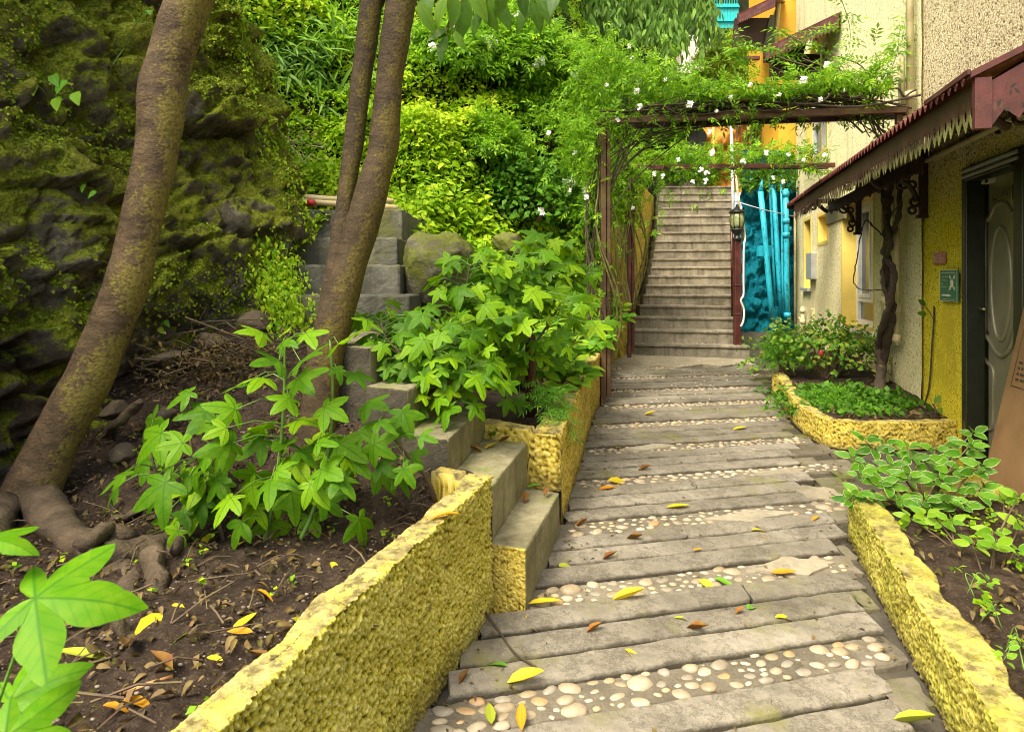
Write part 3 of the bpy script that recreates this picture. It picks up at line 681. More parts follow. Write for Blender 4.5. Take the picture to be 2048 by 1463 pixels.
plain('olive_panel', (.13, .115, .05), .6, var=.12)
n = NT('glass'); n.fin((.035, .042, .03), .06, spec=.7); M['glass'] = n.mat
n = NT('lamp_glass'); n.fin(n.ramp(n.noise(n.pos(), 25, 4), [(.3, (.20, .24, .10)), (.7, (.42, .44, .24))]), .12); M['lamp_glass'] = n.mat
n = NT('door_paint'); p = n.pos(); w = n.noise(p, 3.5, 4)
M['door_paint'] = n.fin(n.ramp(w, [(.3, (.19, .185, .11)), (.7, (.29, .27, .18))]), .30, n.bump(n.noise(p, 90, 3), .0012, .6), .25, spec=.5)
n = NT('blue_paint'); p = n.pos(); w = n.noise(p, 5, 6, .7); fl = n.noise(n.scale(p, (1, 1, .35)), 26, 5, .75)
c = n.ramp(w, [(.3, (.0, .27, .40)), (.7, (.02, .46, .63))]); c = n.mix(n.ramp(fl, [(.56, 0), (.61, 1)]), c, (.012, .07, .065))
M['blue_paint'] = n.fin(c, .5, n.bump(fl, .004))
n = NT('blue_wall'); p = n.pos(); w = n.noise(p, 4, 6, .7, 1.0); v = n.vor(p, 7); fl = n.noise(p, 21, 7, .75, 2.6)
c = n.ramp(w, [(.3, (.0, .20, .30)), (.7, (.015, .42, .58))]); c = n.mix(n.ramp(fl, [(.53, 0), (.62, 1)]), c, (.010, .045, .04))
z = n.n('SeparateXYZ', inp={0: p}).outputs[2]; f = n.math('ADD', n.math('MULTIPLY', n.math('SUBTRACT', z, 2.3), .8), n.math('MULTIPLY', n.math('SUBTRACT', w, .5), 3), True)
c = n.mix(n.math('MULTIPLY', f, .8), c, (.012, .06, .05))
M['blue_wall'] = n.fin(c, .95, n.bump(n.math('ADD', n.math('MULTIPLY', fl, 1.6), n.math('ADD', v, n.noise(p, 60, 5, .75))), .06, 1.0), spec=.08)
n = NT('valance'); p = n.pos(); sp = n.n('SeparateXYZ', inp={0: p}); w = n.noise(p, 6, 6, .7)
f = n.math('ADD', n.math('MULTIPLY', n.math('SUBTRACT', 2.275, sp.outputs[2]), 11), n.math('MULTIPLY', n.math('SUBTRACT', w, .5), 1.3))
f = n.math('SUBTRACT', f, n.math('MULTIPLY', n.math('SUBTRACT', sp.outputs[1], 4.5), .12), True)
M['valance'] = n.fin(n.mix(f, n.ramp(w, [(.3, (.030, .012, .009)), (.7, (.066, .024, .018))]), n.ramp(n.noise(p, 60, 3), [(.3, (.16, .19, .055)), (.7, (.30, .31, .12))])), .5, n.bump(w, .002))
n = NT('corrugated'); p = n.pos(); w = n.noise(p, 7, 6, .7)
M['corrugated'] = n.fin(n.ramp(w, [(.3, (.07, .014, .013)), (.55, (.15, .04, .034)), (.75, (.25, .12, .09))]), .55, n.bump(w, .002))

house = thing('house', 'cream and yellow roughcast house with maroon awnings along the ramp', 'house', tuple(Wp(5, .2)))
OPEN = {'door': (4.03, 4.80, .18, 2.295), 'window': (7.17, 8.55, .93, 2.48), 'slit': (10.64, 11.2, 1.37, 2.5), 'niche': (9.42, 10.05, 2.08, 2.47), 'upper': (9.45, 10.95, 3.45, 5.22)}
def wall_mesh(name, D0, D1, z0, z1, mat, off, st, amp=.006):
    bd = sorted({D0, D1}|{o[i] for o in OPEN.values() for i in (0, 1) if D0 < o[i] < D1}); bz = sorted({z0, z1}|{o[i] for o in OPEN.values() for i in (2, 3) if z0 < o[i] < z1})
    def lines(bp): 
        r = []
        for a, b in zip(bp, bp[1:]): r += list(np.linspace(a, b, max(1, int((b-a)/st))+1)[:-1])
        return np.array(r+[bp[-1]])
    Ds, zs = lines(bd), lines(bz); A, B = np.meshgrid(Ds, zs, indexing='ij')
    Vv = np.stack([2.112+.26*A, A, B], 2).reshape(-1, 3); d = off+amp*fbm(Vv*2.5, 4, 2)
    Vv = Vv+np.array(WN)[None, :]*d[:, None]
    cd = (Ds[:-1]+Ds[1:])/2; cz = (zs[:-1]+zs[1:])/2; ok = np.ones((len(cd), len(cz)), bool)
    for o in OPEN.values(): ok &= ~(((cd > o[0]) & (cd < o[1]))[:, None] & ((cz > o[2]) & (cz < o[3]))[None, :])
    g = grid(len(Ds), len(zs))[ok.ravel()]
    return mesh_obj(name, Vv, g[:, ::-1].copy(), mat, house, True)
wall_mesh('wall', .4, 5.545, -.3, 7.5, M['house_yellow'], .0, .10)
wall_mesh('wall', 5.74, 11.9, -.3, 7.5, M['house_cream'], -.012, .12)
b = MB(); wbox(b, 5.50, 5.80, -.3, 7.5, -.20, -.035); b.build('wall_groove', M['house_yellow'], house)
b = MB(); wbox(b, .4, 11.88, -.3, 7.5, -1.6, -1.2); b.build('inner_wall', M['dark_room'], house)
b = MB(); b.hexa([Wp(11.9, -.3, -.012), Wp(11.88, -.3, -2.5), Wp(11.98, -.3, -2.5), Wp(11.98, -.3, -.012)], [Wp(11.9, 7.5, -.012), Wp(11.88, 7.5, -2.5), Wp(11.98, 7.5, -2.5), Wp(11.98, 7.5, -.012)]); b.build('gable_wall', M['house_cream'], house)
b = MB(); wbox(b, .4, 11.9, 7.5, 7.6, -2.5, .15); b.build('roof_slab', M['house_cream'], house)
def reveal(key, depth, mat, name='reveal'):
    D0, D1, z0, z1 = OPEN[key]; t = .05; b = MB()
    wbox(b, D0-t, D0, z0-t, z1+t, -depth, -.004); wbox(b, D1, D1+t, z0-t, z1+t, -depth, -.004)
    wbox(b, D0, D1, z1, z1+t, -depth, -.004); wbox(b, D0, D1, z0-t, z0, -depth, -.004)
    return b.build(name, mat, house)
reveal('window', .24, M['reveal']); reveal('slit', .2, M['reveal']); reveal('niche', .16, M['reveal']); reveal('upper', .25, M['reveal']); reveal('door', .25, M['door_frame'])
for k, dp in (('slit', .19), ('niche', .15)):
    D0, D1, z0, z1 = OPEN[k]; b = MB(); wbox(b, D0-.02, D1+.02, z0-.02, z1+.02, -dp-.04, -dp); b.build('pane', M['glass'] if k == 'slit' else M['reveal'], house)
b = MB(); wbox(b, 10.58, 11.25, 1.32, 1.368, -.02, .05); b.build('sill', M['grey_metal'], house)
# tall window by the vine
D0, D1, z0, z1 = OPEN['window']
win = MB()
for a in ((D0, D0+.07, z0, z1), (D1-.07, D1, z0, z1), (D0+.07, D1-.07, z1-.07, z1), (D0+.07, D1-.07, z0, z0+.07), (D0+.07, D1-.07, 1.225, 1.275), (D0+.66, D0+.72, 1.275, z1-.07)):
    wbox(win, *a, -.235, -.175)
wo = win.build('window', M['white_frame'], house); bevel(wo, .006)
s2 = MB()
for (a, c_) in ((D0+.075, D0+.655), (D0+.725, D1-.075)):
    for q in ((a, a+.05, 1.28, z1-.075), (c_-.05, c_, 1.28, z1-.075), (a+.05, c_-.05, z1-.125, z1-.075), (a+.05, c_-.05, 1.28, 1.33)): wbox(s2, *q, -.225, -.165)
so = s2.build('sash', M['white_frame'], wo); bevel(so, .005)
b = MB(); wbox(b, D0+.06, D1-.06, z0+.06, z1-.06, -.222, -.214); b.build('pane', M['glass'], wo)
b = MB(); wbox(b, D0-.04, D1+.06, z0-.06, z0-.002, -.17, .07); sl_ = b.build('sill', M['sill_white'], wo); bevel(sl_, .012)
# upper window and its reveal
D0, D1, z0, z1 = OPEN['upper']; b = MB()
for a in ((D0, D0+.09, z0, z1), (D1-.09, D1, z0, z1), (D0+.09, D1-.09, z1-.1, z1), (D0+.09, D1-.09, z0, z0+.08), (D0+.09, D1-.09, 4.02, 4.14), (D0+.7, D0+.78, 4.14, z1-.1), (D0+.7, D0+.78, z0+.08, 4.02)): wbox(b, *a, -.16, -.09)
uw = b.build('window', M['white_frame'], house); b = MB(); wbox(b, D0+.06, D1-.06, z0+.05, z1-.05, -.15, -.142); b.build('pane', M['glass'], uw)
# meter box, panel, little pipe at the far end
def q4(b, x0, x1, y0, y1, o0, o1):
    A = Q(x1, y1, o0); D_a = Q(x1, y1).y; D_b = Q(x0, y1).y; zt = Q((x0+x1)/2, y0).z; zbm = Q((x0+x1)/2, y1).z
    return wbox(b, D_a, D_b, zbm, zt, o0, o1)
b = q4(MB(), 1621, 1632, 506, 558, -.02, .07); o = b.build('meter_box', M['grey_metal'], house); bevel(o, .006)
b = q4(MB(), 1653, 1690, 404, 443, -.02, .012); b.build('wall_panel', M['olive_panel'], house)
b = q4(MB(), 1620, 1628, 617, 655, -.02, .03); b.build('cover_plate', M['house_cream'], house)
def vpipe(name, D, z0, z1, r, off, collars=(), mat='pipe_cream', extra=()):
    b = MB(); b.tube([Wp(D, z0, off), Wp(D, z1, off)], r, 10)
    for c_ in collars: b.tube([Wp(D, c_-.035, off), Wp(D, c_+.035, off)], r*1.45, 10)
    for e in extra: b.tube([Wp(*p_) for p_ in e], r*.9, 10)
    return b.build(name, M[mat], house, True)
vpipe('drainpipe', 6.2, .93, 2.75, .028, .05, (1.22, .95), extra=[((6.2, .95, .05), (6.33, .90, .05), (6.46, .90, .05))])
vpipe('drainpipe', 6.5, .3, 1.32, .024, .05, (.62, 1.0, 1.28), extra=[((6.5, .98, .05), (6.62, .98, .05))])
vpipe('drainpipe', 6.62, .95, 2.6, .018, .05, (1.3,))
vpipe('drainpipe', 5.80, 2.7, 6.6, .030, .06, (3.15, 4.6))
vpipe('drainpipe', 6.05, 2.75, 3.55, .022, .06, (3.5,), extra=[((6.05, 3.52, .06), (6.0, 3.56, .06), (5.98, 3.1, .06))])
vpipe('drainpipe', 11.0, .55, 1.05, .03, .05, (.98, .8), extra=[((11.0, .82, .05), (11.35, .84, .05))])
vpipe('conduit', 11.86, .5, 2.75, .022, .03, ())
b = MB(); b.tube([Wp(5.5, 2.508, .03), Wp(2.2, 2.508, .03)], .022, 8); b.build('conduit', M['pipe_cream'], house, True)
b = MB(); b.tube([Q(1993, 225, .01), Q(1995, 262, .01)], .004, 5); b.tube([Q(1995, 262, .015), Q(1995, 268, .015)], .014, 6); b.build('wire', M['dark_iron'], house)

# ------------------------------------------------------------------ door
lo = -.12
D0, D1, z0, z1 = OPEN['door']
b = MB(); wbox(b, D0+.05, D1-.045, z0, z1-.05, lo-.05, lo); door = b.build('door', M['door_paint'], house)
b = MB()
for a in ((D0-.06, D0+.045, z0, z1+.03), (D1-.05, D1+.025, z0, z1+.03), (D0+.045, D1-.05, z1-.055, z1+.03)):
    wbox(b, *a, -.10, .028)
for a in ((D0+.045, D1-.05, z1-.075, z1-.055), (D0+.045, D1-.05, z1-.02, z1-.0)): wbox(b, *a, -.09, .04)
fo = b.build('frame', M['door_frame'], door); bevel(fo, .008)
b = MB(); wbox(b, D0-.03, D1, z1-.012, z1+.012, .028, .048); wbox(b, D0-.03, D1, z1-.05, z1-.028, .028, .042); bo = b.build('frame_trim', M['grey_metal'], door); bevel(bo, .005)
def mould(pts, r=.012, closed=False, name='moulding'):
    P_ = [Q(x, y, lo+.002) for x, y in pts]; P_ = smoothpath(P_+[P_[0]] if closed else P_, 6)
    b = MB(); b.tube(P_, r, 8); return b.build(name, M['door_paint'], door, True)
mould([(1970, 670), (1970.5, 560), (1971.5, 445), (1978, 441), (1985, 426), (1992, 413), (2002, 406), (2012, 406), (2020, 415), (2027, 428), (2036, 429), (2035.5, 540), (2034, 640), (2025, 690), (2015, 706), (2003, 712), (1992, 702), (1984, 688), (1977, 676), (1970, 670)], .016)
mould([(2003+20*math.sin(a), 566-114*math.cos(a)) for a in [2*math.pi*i/14 for i in range(14)]], .017, True)
mould([(1967, 712), (1976, 726), (1987, 742), (1986.5, 800), (1985, 856), (1965, 846), (1966, 780), (1967, 712)], .012)
mould([(2036, 735), (2022, 742), (2018, 758), (2016, 850), (2030, 862)], .012)
# raised field inside the mouldings
fld = MB(); pts = [(1975, 660), (1976, 450), (1990, 424), (2003, 414), (2014, 416), (2025, 438), (2031, 440), (2030, 640), (2014, 694), (2003, 702), (1990, 686)]
fld.add([Q(x, y, lo+.004) for x, y in pts]+[Q(x, y, lo-.01) for x, y in pts], [tuple(range(len(pts)))]+[(i, i+len(pts), (i+1) % len(pts)+len(pts), (i+1) % len(pts)) for i in range(len(pts))]); fld.build('panel', M['door_paint'], door)
b = MB(); A = Q(1957.5, 630, lo+.004)
wbox(b, A.y-.018, A.y+.018, Q(1957, 667).z, Q(1957, 594).z, lo, lo+.014); Hh = Q(1957.5, 617, lo+.06)
b.tube([Q(1957.5, 617, lo), Hh], .009, 8); b.tube([Hh, Hh-WD*.11+WN*.004], .010, 8); b.tube([Hh+WD*.012, Hh+WD*.03], .014, 8)
b.build('handle', M['brass'], door, True)
b = MB(); Dc0 = Q(1988, 360, lo).y; Dc1 = Q(1954, 360, lo).y; zc = Q(1968, 362, lo).z
wbox(b, Dc0, Dc1, zc-.035, zc+.035, lo, lo+.05); o = b.build('closer', M['sign_white'], door); bevel(o, .005)
b = MB(); dd = (Dc1-Dc0)
for t in (.38, .62): wbox(b, Dc0+dd*(t-.03), Dc0+dd*(t+.03), zc-.022, zc+.02, lo+.05, lo+.052)
wbox(b, Dc0, Dc0+dd*.16, zc-.035, zc+.035, lo+.05, lo+.053); b.build('closer_marking', M['dark_iron'], door)
# engraved name plate
Da, Db = Q(2022, 390, lo).y, Q(1985.5, 390, lo).y; zp = Q(2003, 390, lo).z
pl = MB(); wbox(pl, Da, Db, zp-.048, zp+.048, lo, lo+.006); po = pl.build('name_plate', M['olive_panel'], door)
b = MB()
for a in ((Da, Db, zp+.044, zp+.048), (Da, Db, zp-.048, zp-.044), (Da, Da+.006, zp-.044, zp+.044), (Db-.006, Db, zp-.044, zp+.044)): wbox(b, *a, lo+.006, lo+.009)
wbox(b, Db-(Db-Da)*.44, Db-.012, zp-.034, zp-.022, lo+.006, lo+.0075); b.build('plate_edge', M['brass'], door)
def text(body, size, origin, xdir, nrmv, mat, parent, name='lettering', ext=.0008, align='LEFT'):
    cu = bpy.data.curves.new(name, 'FONT'); cu.body = body; cu.size = size; cu.extrude = ext; cu.align_x = align; cu.align_y = 'CENTER'; cu.materials.append(mat)
    tmp = bpy.data.objects.new(name, cu); me = bpy.data.meshes.new_from_object(tmp); bpy.data.objects.remove(tmp); me.name = name
    o = bpy.data.objects.new(name, me); C.objects.link(o)
    x = Vector(xdir).normalized(); z = Vector(nrmv).normalized(); y = z.cross(x); Mx = Matrix((x, y, z)).transposed().to_4x4(); Mx.translation = Vector(origin)
    o.parent = parent; o.matrix_basis = Matrix.Translation(-OFF[parent.name]) @ Mx; return o
text('VATE', .075, Wp(Da+(Db-Da)*.56, zp+.004, lo+.0072), -WD, WN, M['print_ink'], door)

# ------------------------------------------------------------------ long awning
aw = MB(); AO = .745                           # how far the awning stands out from the wall
D0, D1 = 2.78, 7.85; N = int((D1-D0)/.076)*8; zo_, zi_ = 2.42, 2.80; nr = 5
V = []; 
for i in range(N+1):
    D = D0+(D1-D0)*i/N; wv = .023*math.cos(2*math.pi*i/8)
    for j in range(nr+1):
        t = j/nr; V.append(Wp(D, zo_+(zi_-zo_)*t+wv, AO+.035-(AO+.03)*t))
V += [v+Vector((0, 0, -.0025)) for v in V]; nn = len(V)//2
g = [tuple(r) for r in grid(N+1, nr+1)]; Fc = g+[tuple(i+nn for i in reversed(f)) for f in g]
Fc += [(i*(nr+1), (i+1)*(nr+1), nn+(i+1)*(nr+1), nn+i*(nr+1)) for i in range(N)]
awn = mesh_obj('awning', V, Fc, M['corrugated'], house, True)
b = MB(); wbox(b, D0, D1-.3, 2.335, 2.405, AO-.012, AO-.004); wbox(b, D0+.02, D1-.3, 2.37, 2.40, AO-.06, AO-.013); b.build('fascia', M['valance'], awn)
b = MB()
for o_ in (.2, .45): wbox(b, D0, D1, 2.36+.5*(.745-o_), 2.40+.5*(.745-o_), o_-.02, o_+.02)
b.build('purlin', M['maroon_dark'], awn)
# one pierced tooth of the hanging trim
tw = .0735; hz = [(-.5, 0), (0, 0), (.5, 0), (.5, -.075), (.42, -.098), (.0, -.148), (-.42, -.098), (-.5, -.075)]
hol = [(-.17, -.058), (0, -.040), (.17, -.058), (.21, -.075), (.12, -.092), (0, -.106), (-.12, -.092), (-.21, -.075)]
TV = []; 
for dy in (0, .0025):
    TV += [(x*tw, dy, z) for x, z in hz]+[(x*tw, dy, z) for x, z in hol]
TF = []
for i in range(8):
    j = (i+1) % 8; TF += [(i, j, 8+j, 8+i), (16+j, 16+i, 24+i, 24+j), (i, 16+i, 16+j, j), (8+j, 24+j, 24+i, 8+i)]
tme = bpy.data.meshes.new('valance_tooth'); tme.from_pydata(TV, [], TF); tme.materials.append(M['valance'])
nt = int((D1-.3-D0)/tw); 
for i in range(nt):
    D = D0+tw*(i+.5); Mx = Matrix((-WD, WN*-1, UP)).transposed().to_4x4(); Mx = Mx @ Matrix.Rotation(random.uniform(-.05, .05), 4, 'X'); Mx.translation = Wp(D, 2.345+random.uniform(-.004, .004), AO-.002)
    inst('valance_tooth', tme, Mx, awn)
# near end: corner post and pierced side panel, far end hip sheet
b = MB(); wbox(b, D0-.03, D0+.002, 2.185, 2.415, AO-.055, AO+.012); b.build('corner_post', M['maroon_pale'], awn)
prof = [(AO-.057, 2.40), (.02, 2.79), (.02, 2.30)]+[(.02+(AO-.077)*t/12, 2.245+(.028 if t % 2 else -.02)+(.05 if t in (3, 6, 9) else 0)) for t in range(1, 12)]+[(AO-.057, 2.19)]
b = MB(); k = len(prof); a = [Wp(D0-.012, z, o) for o, z in prof]; c_ = [Wp(D0-.009, z, o) for o, z in prof]
b.add(a+c_, [tuple(range(k)), tuple(reversed(range(k, 2*k)))]+[(i, (i+1) % k, k+(i+1) % k, k+i) for i in range(k)]); b.build('side_panel', M['maroon_pale'], awn)
b = MB()
for (o, z, L, an) in [(.655, 2.30, .035, 1.2), (.625, 2.265, .030, -.6), (.60, 2.375, .030, .7), (.585, 2.352, .030, 2.3), (.61, 2.345, .026, 1.5), (.56, 2.285, .034, 1.9), (.545, 2.325, .026, .6), (.50, 2.262, .030, 2.6), (.47, 2.36, .032, 1.1), (.445, 2.335, .030, 2.4), (.43, 2.285, .032, .5), (.36, 2.30, .03, 1.7), (.33, 2.36, .03, .8)]:
    ca, sa = math.cos(an), math.sin(an)
    b.add([Wp(D0-.0135, z+u*sa+v*ca, o-u*ca+v*sa) for u, v in [(-L/2, 0), (-L/6, L*.2), (L/5, L*.16), (L/2, 0), (L/5, -L*.12), (-L/6, -L*.16)]], [tuple(range(6))])
b.build('piercing', M['dark_room'], awn)
b = MB(); b.hexa([Wp(D0-.04, 2.415, AO+.03), Wp(D0+.03, 2.415, AO+.03), Wp(D0+.03, 2.80, .0), Wp(D0-.04, 2.80, .0)], [Wp(D0-.04, 2.445, AO+.03), Wp(D0+.03, 2.445, AO+.03), Wp(D0+.03, 2.83, .0), Wp(D0-.04, 2.83, .0)])
wbox(b, D0-.03, D0+.5, 2.432, 2.455, AO+.028, AO+.042); b.build('flashing', M['maroon_pale'], awn)
b = MB(); b.hexa([Wp(D1-.02, 2.36, AO), Wp(D1+.02, 2.36, AO), Wp(D1+.02, 2.72, .0), Wp(D1-.02, 2.72, .0)], [Wp(D1-.02, 2.40, AO+.03), Wp(D1+.02, 2.40, AO+.03), Wp(D1+.02, 2.79, .0), Wp(D1-.02, 2.79, .0)]); b.build('end_strip', M['maroon'], awn)
# fretwork brackets
def bracket(D):
    b = MB(); t = .022
    wbox(b, D-t, D+t, 2.05, 2.62, .005, .065); wbox(b, D-t*.8, D+t*.8, 2.41, 2.46, .07, .66); wbox(b, D-t*1.3, D+t*1.3, 2.03, 2.06, .004, .085)
    arc = [Wp(D, 2.17+.23*math.sin(a), .36-.27*math.cos(a)) for a in [math.pi/2*i/10 for i in range(11)]]; b.tube(arc, .022, 6)
    arc = [Wp(D, 2.40-.05*math.cos(a*2)-.04, .36+.28*i/10) for i, a in enumerate([math.pi*i/10 for i in range(11)])]; b.tube(arc, .022, 6)
    for (o, z, r) in ((.10, 2.17, .035), (.12, 2.10, .028), (.19, 2.34, .05), (.31, 2.36, .035), (.62, 2.33, .035), (.52, 2.37, .03), (.12, 2.32, .03)):
        b.tube([Wp(D, z+r*math.sin(a), o+r*math.cos(a)) for a in [2*math.pi*i/10 for i in range(11)]], .013, 5)
    b.build('bracket', M['maroon_dark'], awn)
for D in (3.35, 5.56, 7.6): bracket(D)
# scalloped frieze board along the inner side of the awning
b = MB(); pr = [(2.40, 3.0)]
ncy = 46; top = []; bot = []
for i in range(ncy*4+1):
    D = 4.6+(7.55-4.6)*i/(ncy*4); top.append(Wp(D, 2.40, .36)); bot.append(Wp(D, 2.315-.030*abs(math.sin(math.pi*i/4))-.02*(1 if (i//4) % 4 == 0 else 0), .36))
b.add(top+bot, [(i, i+1, len(top)+i+1, len(top)+i) for i in range(len(top)-1)])
o = b.build('frieze', M['maroon_dark'], awn); sol = o.modifiers.new('t', 'SOLIDIFY'); sol.thickness = .012

# ------------------------------------------------------------------ upper storey: hoods, orange bay
def fringe(b, A, B_, n, h):
    A, B_ = Vector(A), Vector(B_)
    for i in range(n):
        p0 = A.lerp(B_, i/n); p1 = A.lerp(B_, (i+1)/n); m = (p0+p1)/2; d = Vector((0, 0, -1)); e = Vector((.004, -.006, 0))
        V = [p0, p1, p1+d*h*.75, m.lerp(p1, .5)+d*h*.86, m+d*h, m.lerp(p0, .5)+d*h*.86, p0+d*h*.75]
        b.add(V+[v+e for v in V], [(0, 6, 5, 4, 3, 2, 1), (7, 8, 9, 10, 11, 12, 13)]+[(j, (j+1) % 7, 7+(j+1) % 7, 7+j) for j in range(7)])
        c0 = m+d*h*.45+e*-1.2; b.add([c0+(p1-p0)*.22*math.cos(t)+d*h*.12*math.sin(t) for t in [math.pi/3*k for k in range(6)]], [tuple(range(6))], 1)
def hood(name, A, B_, depth_vec, h, n, parent, drop=.42, rise=.55):
    root = None
    A, B_ = Vector(A), Vector(B_); dv = Vector(depth_vec)
    b = MB(); fringe(b, A, B_, n, h); o = b.build(name, [M['maroon_pale'], M['dark_room']], parent)
    b = MB(); b.hexa([A, B_, B_+dv+UP*rise, A+dv+UP*rise], [p_+UP*.03 for p_ in (A, B_, B_+dv+UP*rise, A+dv+UP*rise)]); b.build('hood_sheet', M['maroon'], o)
    b = MB(); b.hexa([B_-UP*h, B_-UP*h+(A-B_)*.04, B_+(A-B_)*.04+dv*.8, B_+dv*.8], [B_, B_+(A-B_)*.04, B_+(A-B_)*.04+dv+UP*rise, B_+dv+UP*rise]); b.build('hood_cheek', M['maroon_dark'], o)
    return o
h2 = hood('window_hood', P(1677, 30, 8.55), P(1526, 101, 9.75), (1.0, .75, 0), .19, 22, house)
b = MB(); A = P(1690, 60, 8.6); b.hexa([P(1545, 150, 9.9), P(1640, 152, 9.75), P(1640, 108, 9.75), P(1545, 108, 9.9)], [v+Vector((.05, .25, 0)) for v in (P(1545, 150, 9.9), P(1640, 152, 9.75), P(1640, 108, 9.75), P(1545, 108, 9.9))]); b.build('hood_lining', M['maroon_dark'], h2)
bay = thing('orange_bay', 'orange painted upper bay with dark maroon hood beyond the cream wall', 'bay', (5.2, 12.3, .5))
b = MB(); b.hexa([(4.98, 12.15, 3.2), (7.2, 12.0, 3.2), (7.2, 14, 3.2), (5.1, 14, 3.2)], [(4.98, 12.15, 8.5), (7.2, 12.0, 8.5), (7.2, 14, 8.5), (5.1, 14, 8.5)]); b.build('wall', M['orange_paint'], bay)
b = MB(); b.tube([P(1551, 90, 12.05), P(1560, -40, 12.05)], .045, 8); b.build('drainpipe', M['pipe_cream'], bay, True)
h1 = hood('window_hood', P(1550, -4, 11.2), P(1474, 31, 11.9), (.55, .9, 0), .17, 16, bay, rise=.3)
b = MB(); pts = [(1466, 97), (1470, 36), (1547, 36), (1527, 97)]; b.hexa([P(x, y, 12.0) for x, y in pts], [P(x, y, 12.0)+Vector((.02, .12, 0)) for x, y in pts]); b.build('hood_lining', M['maroon_dark'], bay)
b = MB(); pts = [(1527, 95), (1540, 30), (1549, 30), (1549, 95)]; b.hexa([P(x, y, 11.97) for x, y in pts], [P(x, y, 11.97)+Vector((.02, .1, 0)) for x, y in pts]); b.build('window', M['glass'], bay)
b = MB(); pts = [(1487, 118), (1487, 112), (1520, 112), (1520, 118)]; b.hexa([P(x, y, 11.9) for x, y in pts], [P(x, y, 11.9)+Vector((.02, .1, 0)) for x, y in pts]); b.build('ledge', M['maroon_pale'], bay)

# ------------------------------------------------------------------ signs on the yellow wall
def wall_sign(name, label, x0, x1, y0, y1, mat, th=.012, stand=.02):
    D0s = Q(x1, y0).y; D1s = Q(x0, y0).y; za = Q((x0+x1)/2, y1).z; zb_ = Q((x0+x1)/2, y0).z
    r = thing(name, label, 'sign', tuple(Wp((D0s+D1s)/2, za, stand)))
    b = MB(); wbox(b, D0s, D1s, za, zb_, stand, stand+th); o = b.build('plate', mat, r); bevel(o, .002)
    return r, D0s, D1s, za, zb_, stand+th
r, a0, a1, za, zb_, of = wall_sign('sign', 'green metal sign with people symbol, four corner arrows and one arrow, beside the dark door', 1889, 1924, 539.5, 602.5, M['sign_green'])
wd, ht = a1-a0, zb_-za
sp = lambda u, v: Wp(a1-u*wd, zb_-v*ht, of+.0012)          # u, v: 0..1 from the upper far corner
def fig(name, polys, mat, parent):
    b = MB()
    for pl in polys: b.add([sp(u, v) for u, v in pl]+[sp(u, v)-WN*.001 for u, v in pl], [tuple(range(len(pl)))]+[(i, (i+1) % len(pl), len(pl)+(i+1) % len(pl), len(pl)+i) for i in range(len(pl))])
    return b.build(name, mat, parent)
rc = lambda u0, v0, u1, v1: [(u0, v0), (u0, v1), (u1, v1), (u1, v0)]
fig('rim', [rc(0, 0, 1, .012), rc(0, .988, 1, 1), rc(0, .012, .012, .988), rc(.985, .012, 1, .988), rc(.06, .085, .9, .095), rc(.06, .93, .9, .94)], M['sign_white'], r)
fig('arrow', [rc(.11, .785, .46, .835), [(.46, .765), (.46, .855), (.69, .81)]], M['sign_white'], r)
def pers(cu, cv, s): return [[(cu+.025*s*math.cos(t), cv-.105*s+.018*s*math.sin(t)) for t in [math.pi/4*k for k in range(8)]], [(cu-.03*s, cv-.08*s), (cu-.035*s, cv+.03*s), (cu-.022*s, cv+.03*s), (cu-.02*s, cv+.12*s), (cu+.02*s, cv+.12*s), (cu+.022*s, cv+.03*s), (cu+.035*s, cv+.03*s), (cu+.03*s, cv-.08*s)]]
ppl = pers(.70, .42, 1.0)+pers(.755, .43, .95)+pers(.65, .44, .9); fig('people_symbol', ppl, M['sign_white'], r)
ar = []
for (cu, cv, su, sv) in ((.60, .235, 1, 1), (.84, .235, -1, 1), (.60, .58, 1, -1), (.84, .58, -1, -1)):
    ar += [[(cu-.05*su, cv-.06*sv), (cu-.02*su, cv-.065*sv), (cu+.03*su, cv+.02*sv), (cu-.01*su, cv+.03*sv)], [(cu+.045*su, cv+.05*sv), (cu-.045*su, cv+.05*sv), (cu+.045*su, cv-.03*sv)]]
fig('arrow', ar, M['sign_white'], r)
lines = []
for v, u1 in ((.235, .50), (.345, .42), (.45, .18), (.555, .42)):
    u = .06
    while u < u1:
        w_ = random.uniform(.02, .045); h_ = random.choice((.030, .022, .026)); lines.append(rc(u, v-h_, min(u+w_, u1), v)); u += w_+.012+(.03 if random.random() < .15 else 0)
plain('sign_faded', (.22, .38, .22), .5, var=.1)
fig('faded_lettering', lines, M['sign_faded'], r)
fig('clip', [rc(.03, .03, .10, .08), rc(.9, .03, .97, .08), rc(.03, .92, .10, .97), rc(.9, .92, .97, .97)], M['dark_iron'], r)
r, a0, a1, za, zb_, of = wall_sign('sign', 'small reddish copper plaque with faint emblem above the green sign', 1871, 1895, 504, 528, M['plaque_red'], .010, .008)
wd, ht = a1-a0, zb_-za
plain('plaque_pale', (.50, .30, .24), .5, var=.1)
ring = [[(.14+.09*rr0*math.cos(t), cv+.15*rr0*math.sin(t)) for t in [math.pi/5*k for k in range(10)]] for cv in (.42, .68) for rr0 in (1,)]
fig('emblem', ring, M['plaque_pale'], r)
fig('faded_lettering', [rc(.30, .28, .66, .36), rc(.30, .44, .85, .50), rc(.30, .58, .80, .62), rc(.30, .68, .85, .72), rc(.30, .78, .7, .82)], M['plaque_pale'], r)

